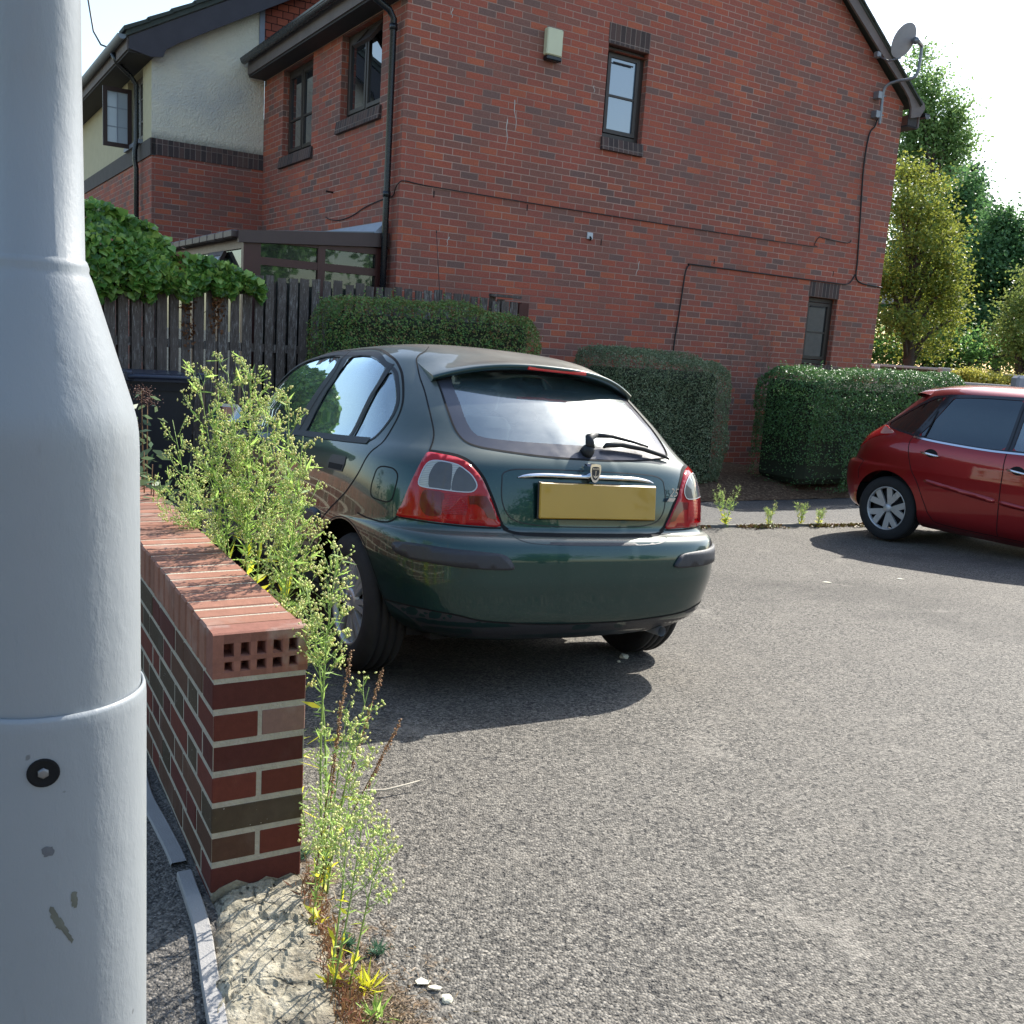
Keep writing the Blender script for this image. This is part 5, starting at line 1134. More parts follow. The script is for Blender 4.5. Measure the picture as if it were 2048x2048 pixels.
def hedge(label, u0, u1, v0, v1, z0, ztop, mat, n, seed, lsize=.034, round_=.1, bare=None):
    root = thing('hedge', label, 'hedge', 'clipped hedges along the foot of the gable')
    rg = np.random.default_rng(seed)
    # bumpy rounded box: sample points on it
    def shp(q):   # q in [-1,1]^3 on cube surface -> point + normal
        p = q.copy(); e = 9.0; r = (np.abs(p)**e).sum(1)**(1/e); p = p/r[:, None]; nn = np.sign(p)*np.abs(p)**(e-1); nn /= np.linalg.norm(nn, axis=1)[:, None]
        return p, nn
    area = np.array([(v1-v0)*1.6, (v1-v0)*1.6, (u1-u0)*1.6, (u1-u0)*.6, (u1-u0)*(v1-v0)]); f = rg.choice(5, n, p=area/area.sum())
    q = rg.uniform(-1, 1, (n, 3)); q[f == 0, 0] = -1; q[f == 1, 0] = 1; q[f == 2, 1] = -1; q[f == 3, 1] = 1; q[f == 4, 2] = 1
    p, nn = shp(q); cx, cy = (u0+u1)/2, (v0+v1)/2; sx, sy = (u1-u0)/2, (v1-v0)/2
    zt = lambda u: np.interp(u, [u0, u1], ztop)
    U = cx+p[:, 0]*sx; Vv = cy+p[:, 1]*sy; Z = z0+(p[:, 2]*.5+.5)*(zt(U)-z0)
    nz = np.array([mnoise.noise(Vector((a*2.1, b*2.1, c*2.1+seed)))*.085+mnoise.noise(Vector((a*7, b*7, c*7)))*.03 for a, b, c in zip(U, Vv, Z)])
    dep = nz-np.abs(rg.normal(0, .028, n))+.012+(rg.random(n) < .03)*rg.uniform(0, .04, n)
    P = np.stack([U, Vv, Z], 1)+nn*dep[:, None]
    if bare is not None: keep = bare(P, rg); P = P[keep]; nn = nn[keep]
    ix = rg.integers(0, len(P), 110); ix = ix[(nn[ix, 2] > .3) | (rg.random(110) < .35)]; sp = []
    for i_ in ix:
        d_ = nn[i_]*.6+np.array([0, 0, .7])+rg.normal(0, .25, 3); L_ = rg.uniform(.03, .10); sp += [P[i_]+d_*L_*q+rg.normal(0, .004, 3) for q in np.linspace(0, 1, 6)]
    P = np.concatenate([P, np.array(sp)]); nn = np.concatenate([nn, np.tile([0, -.5, .86], (len(sp), 1))])
    leaves('foliage', P, lsize, mat, root, seed, .2, outward=nn, ow=.35)
    mb = MB(); i = .13; mb.box((u0+i, v0+i, z0+.12), (u1-i, v1-i, min(ztop)-i), bev=.08); mb.build('dark_core', M_DARKF, root)  # solid dark box, painted shade behind the gaps between leaves
    return root
hedge('long clipped privet hedge directly behind the roof of the green car', -1.20, 1.18, -1.28, -.55, -.12, (1.85, 1.81), M_H1, 42000, 3)
hedge('dull grey-green clipped hedge standing alone between the two cars', 2.10, 4.02, -1.25, -.35, -.10, (1.535, 1.43), M_H2, 46000, 5, .030)
def b3(P, rg): # thin brown lower left side
    k = (P[:, 0] < 5.4)*(P[:, 2] < .55)*.55+(P[:, 2] < .25)*.35
    return rg.random(len(P)) > k
hedge('glossy green hedge with a ragged lower side behind the red car', 4.72, 7.95, -1.78, -.75, -.14, (1.40, 1.46), M_H3, 56000, 7, .038, bare=b3)
# ------------------------------------------------------------------ picket fence and ivy
def woodmat():
    t = NT('weathered_fence_wood'); o = t.coord('Object'); g = t.node('ObjectInfo'); st = t.mapv(o, (9, 9, .9)); n = t.noise(9, st, 6, .7)
    c = t.ramp(n, [(.3, (.065, .052, .045)), (.55, (.125, .104, .092)), (.72, (.18, .155, .14))]); r = t.math('ADD', .75, t.math('MULTIPLY', g.outputs['Random'], .5))
    c = t.mix(1, c, [1, 1, 1], 'MULTIPLY'); pk = t.noise(5, t.mapv(o, (14, 14, 2.2)), 7, .8); pk = t.math('ADD', pk, t.math('MULTIPLY', g.outputs['Random'], .10))
    c = t.mix(t.ramp(pk, [(.60, 0), (.67, .75)]), c, (.34, .32, .30)); t.P(col=c, rough=.9, spec=.15, nrm=t.bump(t.math('ADD', n, pk), .5, .006)); return t.m
M_WOOD = woodmat(); M_REDW = simple('red_brown_stained_wood', (.085, .03, .022), .8, 0, .3, 8, .3)
F_ = thing('picket_fence', 'weathered brown picket fence with peeling boards behind the wheelie bin', 'fence')
rf = random.Random(8); u = -5.2; vf_ = -.30; k = 0
while u < 1.13:
    w_ = rf.uniform(.076, .094); h = 1.995+rf.uniform(-.02, .02)
    mb = MB(); tl = rf.uniform(-.006, .006); pr = [(u, .02), (u+w_, .02), (u+w_+tl, h+rf.uniform(-.008, .008)), (u+tl, h)]
    mb.prism(pr, vf_-.012+rf.uniform(-.004, .004), vf_+.006); 
    if k < 90: mb.build('picket', M_WOOD, F_)
    u += w_+rf.uniform(.022, .040); k += 1
u = -5.16
while u < .9:
    mb = MB(); w_ = rf.uniform(.075, .09); mb.box((u, vf_+.052, .02), (u+w_, vf_+.066, 1.93+rf.uniform(-.05, .03)));
    if u < -1.35: mb.build('back_board', M_WOOD, F_)
    u += .118
for z in (.35, 1.25): mb = MB(); mb.box((-5.2, vf_+.008, z), (1.15, vf_+.05, z+.08)); mb.build('rail', M_WOOD, F_)
G_ = thing('garden_gate', 'short reddish gate of upright boards at the right end of the picket fence', 'gate')
for k in range(4):
    mb = MB(); mb.box((1.03+k*.118, -.36, .1), (1.03+k*.118+.095, -.34, 1.955+rf.uniform(-.01, .01))); mb.build('board', M_WOOD if k < 3 else M_REDW, G_)
mb = MB(); mb.box((.98, -.34, .3), (1.50, -.31, .38)); mb.box((1.0, -.375, 2.0), (1.40, -.31, 2.03)); mb.build('rail', M_WOOD, G_)
mb = MB(); mb.box((1.43, -.33, .1), (1.53, -.25, 1.96)); mb.build('post', M_REDW, G_)
M_IVY = leafmat('ivy_leaves', [(.035, .10, .022), (.07, .19, .035), (.14, .31, .055), (.34, .50, .11)], .3, .38, spec=.6)
M_IVYD = leafmat('dead_ivy', [(.10, .04, .015), (.17, .07, .025), (.22, .10, .04)], .2)
I_ = thing('ivy', 'mass of heart-shaped ivy leaves spilling over the left part of the fence', 'climbing plant')
rg = np.random.default_rng(12); n = 9000; U = rg.uniform(-5.6, -1.58, n)
tz = np.interp(U, [-5.6, -4.5, -3.8, -3.17, -3.0, -2.86, -2.64, -2.51, -2.44, -2.19, -1.95, -1.71, -1.6], [2.02, 2.08, 2.3, 2.50, 2.47, 2.40, 2.33, 2.22, 2.10, 2.10, 2.05, 1.98, 1.88])
bz = np.interp(U, [-4.6, -2.9, -2.0, -1.6], [1.62, 1.66, 1.78, 1.80])+.05*np.sin(U*17)+.03*np.sin(U*41)
f = rg.random(n)**.85; Z = bz+(tz-bz)*f; bul = np.sin(np.clip(f, 0, 1)*math.pi)**.6*np.interp(U, [-4.6, -2.4, -1.6], [.34, .22, .10])
Vv = vf_-.03-bul+np.abs(rg.normal(0, .05, n)); topm = rg.random(n) < .22; Vv[topm] = vf_+rg.uniform(-.25, .35, topm.sum()); Z[topm] = tz[topm]-np.abs(rg.normal(0, .03, topm.sum()))
sdn = np.stack([np.zeros(n), -np.ones(n), .35+1.3*topm], 1); sdn /= np.linalg.norm(sdn, axis=1)[:, None]
leaves('foliage', np.stack([U, Vv, Z], 1), .088, M_IVY, I_, 2, .2, 'ivy', outward=sdn, ow=.33, aspect=1.02, tgt=np.array([0, 0, -1.0]))
mb = MB(); mb.box((-5.5, vf_-.08, 1.72), (-4.2, vf_+.2, 1.92), bev=.06); mb.box((-4.2, vf_-.10, 1.74), (-2.55, vf_+.25, 2.12), bev=.06); mb.box((-2.56, vf_-.05, 1.80), (-1.72, vf_+.15, 1.92), bev=.04); mb.build('stems', M_DARKF, I_)  # dark solid boxes standing in for shade inside the ivy, not modelled stems
P = []
for cu, cz, m_ in ((-2.30, 1.66, 60), (-2.02, 1.70, 70), (-2.28, 1.42, 40), (-2.03, 1.55, 40), (-2.4, 2.02, 16)): P += [(cu+rg.normal(0, .035), vf_-.05+rg.normal(0, .015)-(.2 if cz > 2 else 0), cz+rg.normal(0, .075)) for _ in range(m_)]
leaves('dead_leaves', P, .05, M_IVYD, I_, 4, .0, aspect=1.3)
# ------------------------------------------------------------------ wheelie bin
B_ = thing('wheelie_bin', 'dark blue-black wheelie bin with closed lid in front of the fence', 'bin')
M_BIN = simple('dark_bin_plastic', (.010, .012, .018), .42, 0, .2, 8, .1, bscale=300); M_LID = simple('bin_lid_plastic', (.022, .030, .055), .38, 0, .2, 8)
bu, bv, bz0 = -2.67, -1.08, -.06
def taper(mb, lo, hi, b, t, z0, z1):
    """tapered box: b/t are insets at bottom/top"""
    vs = []
    for z, i in ((z0, b), (z1, t)): vs += [(lo[0]+i, lo[1]+i, z), (hi[0]-i, lo[1]+i, z), (hi[0]-i, hi[1]-i, z), (lo[0]+i, hi[1]-i, z)]
    mb.add(vs, [[3, 2, 1, 0], [4, 5, 6, 7], [0, 1, 5, 4], [1, 2, 6, 5], [2, 3, 7, 6], [3, 0, 4, 7]])
mb = MB(); taper(mb, (bu-.27, bv), (bu+.27, bv+.60), .05, .0, bz0+.07, bz0+.97); taper(mb, (bu-.30, bv-.03), (bu+.30, bv+.63), .01, .0, bz0+.95, bz0+1.03); mb.build('body', M_BIN, B_)
mb = MB(); mb.prism([(bu-.31, bz0+1.03), (bu+.31, bz0+1.03), (bu+.305, bz0+1.075), (bu+.24, bz0+1.10), (bu-.24, bz0+1.10), (bu-.305, bz0+1.075)], bv-.05, bv+.62); mb.build('lid', M_LID, B_)
mb = MB(); mb.tube([(bu-.30, bv-.05, bz0+1.05), (bu-.30, bv-.10, bz0+1.07), (bu-.26, bv-.115, bz0+1.075), (bu+.26, bv-.115, bz0+1.075), (bu+.30, bv-.10, bz0+1.07), (bu+.30, bv-.05, bz0+1.05)], .019, 10)
for q in (-.30, .30): mb.box((bu+q-.03, bv-.09, bz0+1.03), (bu+q+.03, bv-.02, bz0+1.12), bev=.012)
mb.build('handle', M_LID, B_)
for s in (-1, 1): mb = MB(); mb.lathe([(.02, -.03), (.09, -.028), (.10, -.02), (.10, .02), (.09, .028), (.02, .03)], 24, Matrix.Translation((bu+s*.25, bv+.06, bz0+.10)) @ Matrix.Rotation(R(90), 4, 'Y'), True); mb.build('wheel', M_RUB, B_)
# thin cane
mb = MB(); mb.tube([(.30, -.62, 1.3), (.225, -.62, 1.95), (.16, -.60, 2.58)], [.005, .004, .003], 6); mb.tube([(.16, -.60, 2.575), (.16, -.60, 2.60)], .006, 6); onwall('garden_cane', 'thin leaning cane rising from the long hedge against the gable', 'cane', mb, M_CAB)
# ------------------------------------------------------------------ low brick wall (real bricks)
LW_ = empty('low_brick_wall', (W0.x, W0.y, 0), R(30), 'low red brick wall with brick-on-edge coping ending beside the lamp post', 'wall')
def wbrick(name, col, spots=0, lime=.15):
    t = NT(name); o = t.coord('Object'); n = t.noise(45, o, 6, .7); n2 = t.noise(7, o, 4); g = t.node('NewGeometry').outputs['Random Per Island']
    c = t.mix(t.math('MULTIPLY', g, .6), [x*.75 for x in col], [x*1.2 for x in col]); c = t.mix(.4, c, t.ramp(n, [(.25, .3), (.8, .75)]), 'OVERLAY')
    c = t.mix(t.math('MULTIPLY', t.ramp(n2, [(.55, 0), (.75, 1)]), lime), c, (.42, .38, .33)); 
    if spots: c = t.mix(t.ramp(t.noise(120, o, 2), [(.70, 0), (.74, .8)]), c, (.5, .47, .4))
    t.P(col=c, rough=.82, spec=.25, nrm=t.bump(n, .45, .004)); return t.m
WM = [wbrick('wall_brick_red', (.135, .034, .022), 0, .06), wbrick('wall_brick_dark_red', (.105, .028, .021), 0, .06), wbrick('wall_brick_brown', (.115, .056, .034), 0, .1), wbrick('wall_brick_olive', (.080, .056, .034), 1, .06), wbrick('wall_brick_pale', (.26, .15, .12), 0, .6)]
M_MORT = simple('wall_mortar', (.42, .38, .30), .95, 0, .3, 30, .6, bscale=150)
WL = 7.4; TH = .215; CB = .7135; rb = random.Random(21)
mb = MB()
def brk(lo, hi, m): mb.cur = m; j = lambda: rb.uniform(-.0012, .0012); mb.box((lo[0]+j(), lo[1]+j(), lo[2]+j()*.5), (hi[0]+j(), hi[1]+j(), hi[2]+j()*.5), bev=.0025)
for c in range(8):
    z1 = CB-.0115-c*.075; z0 = z1-.0625
    y = 0.0; first = True
    if z0 < .12: z0 = .12
    while y < WL:
        if c % 2 == 0:   # full-width header face towards the camera first
            brk((0, y, z0), (TH, y+.1025, z1), 3 if (c == 4 and first) else (1 if first else rb.choice([0, 1, 2, 2, 3]))); y += .1125
            brk((0, y, z0), (.1025, y+.215, z1), rb.choice([0, 0, 1, 2, 2, 3])); brk((.1125, y, z0), (TH, y+.215, z1), rb.choice([0, 1, 2])); y += .225
        else:
            L_ = .215 if not first else .16
            brk((0, y, z0), (.1025, y+L_, z1), 0 if first and c < 5 else rb.choice([0, 1, 2, 2, 3])); brk((.1125, y, z0), (TH, y+L_, z1), (4 if c in (1, 7) else 0) if first else rb.choice([0, 1, 2])); y += L_+.010
            brk((0, y, z0), (TH, y+.1025, z1), rb.choice([0, 1, 2, 3])); y += .1125
        first = False
body = mb.build('wall_bricks', WM, LW_)
# coping of bricks on edge
mb = MB(); CT = .816; y = .075; k = 0
WC = [wbrick('coping_brick', (.32, .150, .100), 0, .35), wbrick('coping_brick_brown', (.26, .135, .095), 0, .4)]
while y < WL: mb.cur = rb.choice([0, 0, 1]); j = rb.uniform(-.002, .002); mb.box((-.002+j, y, CB), (TH+.002+j, y+.065, CT+rb.uniform(-.0015, .0015)), bev=.005); y += .075; k += 1
mb.build('coping', WC, LW_)
# perforated end brick
mb = MB(); xs_ = [0]; hw = [.014, .017, .015, .018, .015]; x = .022
cols = []
for k in range(5): cols.append((x, x+.0235)); x += .0372
rows_ = [(CB+.014, CB+.038), (CB+.049, CB+.081)]
xc = sorted({-.002, TH+.002, *[q for c_ in cols for q in c_]}); zc = sorted({CB, CT, *[q for r_ in rows_ for q in r_]})
rj = random.Random(2); F0 = 0.0; BK = .065
def isH(a, b): return any(c0 <= a < c1 for c0, c1 in cols) and any(r0 <= b < r1 for r0, r1 in rows_)
for a, b in zip(xc, xc[1:]):
    for c_, d_ in zip(zc, zc[1:]):
        if not isH(a, c_): mb.add([(a, F0, c_), (b, F0, c_), (b, F0, d_), (a, F0, d_)], [(0, 1, 2, 3)])
        else:
            s1, s2 = rj.uniform(0, .003), rj.uniform(0, .009) if d_ > CB+.06 else rj.uniform(0, .004)
            A_ = [(a, F0, c_), (b, F0, c_), (b, F0, d_), (a, F0, d_)]; ix = [(a+s1, .004, c_+s2), (b-s1, .004, c_+.001), (b-s1-.001, .004, d_-s2*.6), (a+s1+.001, .004, d_-.001)]; B2_ = [(p[0], .05, p[2]) for p in ix]
            mb.add(A_+ix+B2_, [(0, 1, 5, 4), (1, 2, 6, 5), (2, 3, 7, 6), (3, 0, 4, 7), (4, 5, 9, 8), (5, 6, 10, 9), (6, 7, 11, 10), (7, 4, 8, 11), (8, 9, 10, 11)])
a, b = -.002, TH+.002
e = .006
mb.add([(a, F0, CT), (b, F0, CT), (b, e, CT+.003), (a, e, CT+.003), (b, BK, CT+.003), (a, BK, CT+.003), (a, F0, CB), (a, BK, CB), (b, F0, CB), (b, BK, CB)], [(0, 1, 2, 3), (3, 2, 4, 5), (6, 0, 3, 5, 7), (8, 9, 4, 2, 1)])
mb.build('perforated_end_brick', wbrick('end_brick', (.29, .125, .09), 0, .8), LW_)
mb = MB(); mb.box((.0015, .0012, .10), (TH-.0015, WL, CB-.0), None); mb.box((.003, .0665, CB-.005), (TH-.003, WL, CT-.003)); 
mb.build('mortar', M_MORT, LW_)
# smeared mortar at the foot of the end face
mb = MB(); rs2 = random.Random(6); pts = [(.0, .12), (.215, .12), (.214, .185), (.19, .20), (.16, .192), (.13, .205), (.10, .19), (.06, .212), (.02, .20), (.0, .185)]
mb.prism(pts, -.003, .004); mb.build('mortar_smear', simple('old_mortar', (.30, .26, .18), .95, 0, .5, 25, .8, bscale=90), LW_)
# ------------------------------------------------------------------ lamp post
def polemat():
    t = NT('grey_painted_steel'); o = t.coord('Object'); n = t.noise(6, o, 5); w = t.noise(130, t.mapv(o, (1, 1, .6)), 4, .6); orange = t.ramp(t.noise(75, t.mapv(o, (1, 1, .45)), 4, .65), [(.45, 0), (.75, 1)])
    c = t.mix(t.math('MULTIPLY', n, .8), (.25, .275, .295), (.31, .335, .35))
    gr = t.noise(5, t.mapv(o, (3, 3, .8)), 6, .75); c = t.mix(t.ramp(gr, [(.60, 0), (.75, .35)]), c, (.16, .165, .15))
    ch = t.ramp(t.noise(22, o, 3, .6), [(.735, 0), (.75, 1)]); c = t.mix(t.math('MULTIPLY', ch, .75), c, (.11, .115, .12))
    t.P(col=c, rough=.42, spec=.45, nrm=t.bump(t.math('ADD', t.math('MULTIPLY', orange, .9), w), .15, .0020)); return t.m
M_POLE = polemat(); LP = empty('lamp_post', (-.4245, .8645, 0), 0, 'tall pale grey painted steel lamp post filling the left edge of the picture', 'lamp post')
mb = MB(); mb.lathe([(.030, 5.2), (.0365, 1.70), (.0378, 1.547), (.0395, 1.545), (.0412, 1.540), (.0408, 1.536), (.0430, 1.531), (.0455, 1.524), (.0500, 1.510), (.0640, 1.464), (.0775, 1.420), (.0805, 1.408), (.0820, 1.396), (.0826, 1.38), (.0836, 1.16), (.0838, 1.151)], 96); mb.build('shaft', M_POLE, LP)
mb = MB(); mb.lathe([(.0838, 1.154), (.0852, 1.1585), (.0868, 1.1585), (.0882, 1.154), (.0887, 1.145), (.0888, .9), (.0888, .15)], 96); mb.build('base_section', M_POLE, LP)
da = math.atan2(-.62, .30)  # towards the camera
cdir = Vector((.4245-.0, -.8645, 0)).normalized()
tgt = Vector((-.4245, .8645, 0))
def onpole(px_dir_ang, z, r): return Vector((r*math.cos(px_dir_ang), r*math.sin(px_dir_ang), z))
ca = math.atan2(cdir.y, cdir.x); la = ca-.03
mb = MB(); Ml = Matrix.Translation(onpole(la, 1.110, .0885)) @ Matrix.Rotation(la, 4, 'Z') @ Matrix.Rotation(R(90), 4, 'Y')
mb.lathe([(.0132, .0004), (.0125, .0016), (.0105, .0009), (.0, .0009)], 28, Ml); mb.build('lock_dark_disc', M_GAP, LP)  # black disc on the surface, painted shade of the lock hole
mb = MB(); mb.lathe([(.0050, .0008), (.0046, .0024), (.003, .0030), (.0, .0030)], 6, Ml); mb.build('lock_bolt', simple('lock_bolt', (.25, .25, .25), .5, .6), LP)
def chip(pts, a0, z0, col, name='paint_chip'):
    mb = MB(); P = smooth2([Vector(p) for p in pts], True, .002); vs = []
    for ip, p in enumerate(P):
        jj = mnoise.noise(Vector((p.x*900, p.y*900, a0*9)))*.0016; p = Vector((p.x+jj, p.y+mnoise.noise(Vector((p.y*800, 5, p.x*800)))*.0016)); z = z0+p.y; r = np.interp(z, [.15, 1.141, 1.1545, 1.16, 1.35, 1.370, 1.386, 1.402, 1.447], [.0888, .0887, .0868, .0836, .0824, .0818, .0800, .0765, .0640])+.0004; vs.append(onpole(a0+p.x/.084, z, r))
    c_ = sum(vs, Vector())/len(vs); c_ = Vector((c_.x, c_.y, 0)).normalized()*((np.mean([Vector((v.x, v.y, 0)).length for v in vs]))+.0003); c_.z = sum(v.z for v in vs)/len(vs)
    n = len(vs); mb.add(vs+[c_], [(k, (k+1) % n, n) for k in range(n)]); mb.build(name, col, LP)
M_CHIP = simple('grey_undercoat', (.12, .13, .145), .6, 0, .1); M_STAIN = simple('green_grime', (.13, .135, .11), .7, 0, .4, 60)
chip([(-.018, .012), (-.012, .016), (-.009, .006), (-.004, .0), (.002, .003), (.006, .012), (.012, .012), (.014, -.002), (.008, -.006), (.003, -.003), (-.001, -.010), (-.008, -.011), (-.013, -.004), (-.017, .002)], ca-.28, 1.392, M_CHIP)
chip([(-.003, .003), (.003, .004), (.004, -.002), (-.002, -.004)], ca-.20, 1.415, M_CHIP)
chip([(-.005, .016), (-.002, .018), (.001, .010), (.005, .002), (.008, -.006), (.013, -.020), (.0115, -.021), (.005, -.008), (.0, -.003), (-.003, .006)], ca+.06, .965, M_STAIN, 'grime')
chip([(-.004, .004), (.003, .004), (.004, -.003), (-.003, -.004)], ca+.0, 1.036, M_CHIP); chip([(-.003, .007), (.001, .006), (.002, -.006), (-.002, -.007)], ca+.24, .985, M_STAIN, 'grime')
# ------------------------------------------------------------------ weeds
def at(px, py, Z):
    """point seen at a pixel of the 2048 px photograph, Z metres away along the optical axis"""
    return Vector((0, 0, 1.5))+(rgt*((px-1024)/FPX)-upv*((py-1024)/FPX)+fwd)*Z
M_STEM = simple('green_stem', (.24, .36, .09), .6, 0, .3, 10); M_STEMB = simple('dry_stem', (.16, .085, .035), .8, 0, .3, 10)
M_WL = leafmat('weed_leaves', [(.18, .32, .08), (.28, .46, .11), (.42, .58, .15)], .5); M_WLY = leafmat('yellowing_weed_leaves', [(.30, .38, .05), (.62, .62, .05), (.78, .68, .05)], .45)
M_BUD = leafmat('weed_buds', [(.38, .50, .14), (.56, .66, .22), (.74, .76, .34), (.80, .70, .36)], .3, .7)
M_RED = leafmat('withered_weeds', [(.16, .055, .03), (.24, .10, .05), (.20, .14, .06)], .25); M_BLUEG = leafmat('blue_green_tuft', [(.05, .12, .07), (.09, .18, .11)], .3)
def weed(label, base, tops, seed, buds=1.0, leafL=.055, yel=.2, spread=1.0, r0=.004, group=None, f0=.42, nb=16):
    root = empty('weed', tuple(base), 0, label, 'weed', group); rg = np.random.default_rng(seed)
    st = MB(); LP_, LD, YP, YD, BP = [], [], [], [], []; base = Vector((0, 0, 0)); B0 = root.location
    for ti, tp in enumerate(tops):
        tp = Vector(tp)-B0; b = Vector((rg.normal(0, .012), rg.normal(0, .012), 0)); L = (tp-b).length
        mid = b.lerp(tp, .5)+Vector((rg.normal(0, .02), rg.normal(0, .02), .03*L)); pts = [b*(1-t)**2+mid*2*t*(1-t)+tp*t*t for t in np.linspace(0, 1, 12)]
        st.tube(pts, [r0*(1-.75*i/11) for i in range(12)], 5)
        ax = (tp-b).normalized()
        for k in range(int(L*90)):
            f = rg.random()**1.1*.85; p = pts[min(10, int(f*11))].lerp(pts[min(11, int(f*11)+1)], f*11-int(f*11)); a = rg.uniform(0, 6.28)
            d = (Vector((math.cos(a), math.sin(a), 0))*.75+ax*.7).normalized()
            if rg.random() < yel*(2.2-3.6*f): YP.append(p); YD.append(d)
            else: LP_.append(p); LD.append(d)
        for k in range(int(nb*max(.5, L))):
            f = f0+(1-f0)*(k+rg.random())/(nb*max(.5, L)); p = pts[min(10, int(f*11))].lerp(pts[min(11, int(f*11)+1)], f*11-int(f*11)); a = 2.4*k+rg.uniform(-.5, .5)
            bl = spread*L*(.23*(1-f)**.8+.04)*rg.uniform(.7, 1.15); d = (Vector((math.cos(a), math.sin(a), 0))*.62+ax*.85).normalized(); e = p+d*bl+Vector((0, 0, bl*.18))
            q = [p, p.lerp(e, .5)+Vector((0, 0, -.01)), e]; st.tube(q, [r0*.4, r0*.3, r0*.16], 4)
            for j in range(int(3+bl*62)):
                g_ = rg.uniform(.25, 1.0); s = p.lerp(e, g_); a2 = rg.uniform(0, 6.28); d2 = (Vector((math.cos(a2), math.sin(a2), 0))*.7+d).normalized(); l2 = rg.uniform(.012, .035); e2 = s+d2*l2; st.tube([s, e2], [r0*.16, r0*.12], 3, cap=False)
                for m_ in range(int(buds*3)): BP.append(e2+Vector(rg.normal(0, .0055, 3)))
                if rg.random() < .35: LP_.append(s); LD.append(d2)
    st.build('stem', M_STEM, root)
    if LP_: leaves('leaves', LP_, leafL, M_WL, root, seed, .2, 'blade', aspect=7, tgt=np.array([list(d) for d in LD])*3)
    if YP: leaves('yellow_leaves', YP, leafL*1.5, M_WLY, root, seed+1, .2, 'blade', aspect=5, tgt=np.array([list(d) for d in YD])*3)
    if BP: tag(leaves('buds', BP, .0112, M_BUD, root, seed+2, .6, 'bud', aspect=1.5, tgt=np.array([0, 0, 2.0])), kind='stuff')
    return root
gw = 'tall weeds growing along the low brick wall'
def gz(x, y): return ground(x, y)-.004
def gb(x, y): return Vector((x, y, gz(x, y)))
weed('tallest bushy weed clump with yellow lower leaves rising behind the wall coping', gb(-.80, 2.93), [at(396, 752, 2.98), at(455, 742, 2.95), at(502, 738, 2.93), at(540, 800, 2.9), at(432, 850, 2.98)], 11, 1.7, .06, .6, .9, group=gw, nb=15, f0=.50)
weed('spreading weed leaning right over the wall in front of the car doors', gb(-.665, 2.70), [at(578, 800, 2.66), at(606, 872, 2.62), at(594, 950, 2.62)], 12, 1.7, .058, .7, .8, group=gw, nb=14, f0=.48)
weed('slim weed left of the tallest clump, in front of the wheelie bin', gb(-1.00, 3.28), [at(345, 840, 3.25), at(378, 925, 3.2)], 13, 1.6, .05, .3, .8, group=gw, nb=14, f0=.5)
weed('low weed spilling over the far end of the coping beside the lamp post', gb(-1.18, 3.60), [at(318, 960, 3.45), at(350, 1010, 3.3), at(378, 1000, 3.25)], 16, 1.0, .05, .3, group=gw)
weed('upright leafy weed standing close against the end of the brick wall', gb(-.415, 2.24), [at(676, 1098, 2.14), at(612, 1175, 2.2)], 14, 1.4, .042, .12, .62, .0038, group=gw, f0=.66, nb=18)
weed('short budding weed showing over the coping corner near the car wheel', gb(-.50, 2.42), [at(600, 1225, 2.42), at(575, 1205, 2.44)], 15, 1.2, .04, .1, .6, .003, group=gw, f0=.6)
weed('yellow-green budding weed leaning right from the foot of the wall end', gb(-.40, 2.16), [at(738, 1375, 2.12), at(695, 1420, 2.08)], 17, 1.2, .035, .2, .9, .003, group=gw, f0=.5, nb=13)
weed('airy weed with one straight stem in front of the wall foot', gb(-.300, 1.815), [at(735, 1570, 1.83), at(775, 1650, 1.83), at(700, 1530, 1.86)], 18, 1.1, .03, .35, 1.1, .0026, group=gw, f0=.42, nb=17)
weed('wispy low weeds between the wall foot and the stone footing', gb(-.385, 2.03), [at(625, 1600, 1.98), at(680, 1640, 1.94)], 19, .9, .03, .3, 1.1, .002, group=gw, nb=18)
# weeds along the far kerb
gk = 'small weeds growing in the far kerb'
def kb(u, dv=.02): p = house_pt(u, kv(u)+dv); return Vector((p.x, p.y, ground(p.x, p.y)))
def up_(b, h, n, s, sd): r_ = random.Random(sd); return [b+Vector((r_.uniform(-s, s), r_.uniform(-s, s), h*r_.uniform(.55, 1))) for _ in range(n)]
for i, (u, h, n, s, lab) in enumerate(((2.46, .50, 5, .13, 'tallest weed in the far kerb, just right of the green car'), (2.98, .26, 4, .08, 'small weed second along the far kerb from the green car'), (3.38, .24, 4, .07, 'thin weed in the kerb midway towards the red car wheel'), (3.62, .20, 4, .08, 'low weed in the kerb nearest the red car wheel'))):
    b = kb(u, -.03); weed(lab, b, up_(b, h, n, s, i+3), 30+i, 1.0, .05, .3, .9, .003, group=gk, nb=16)
# moss and dead leaves along the far kerb
rg = np.random.default_rng(3); P = []
for _ in range(2600):
    u = rg.uniform(1.2, 4.6); p = house_pt(u, kv(u)-.05-abs(rg.normal(0, .05))); 
    if mnoise.noise(Vector((u*2.3, 0, 4)))+.25 > rg.random()*.6: P.append((p.x, p.y, ground(p.x, p.y)+rg.uniform(.002, .03)))
tag(leaves('kerb_debris', P, .045, leafmat('kerb_debris', [(.10, .14, .02), (.24, .22, .04), (.20, .10, .04), (.10, .055, .03)], .2), None, 3, .6), 'moss and fallen leaves gathered along the far kerb', 'leaf litter', kind='stuff')
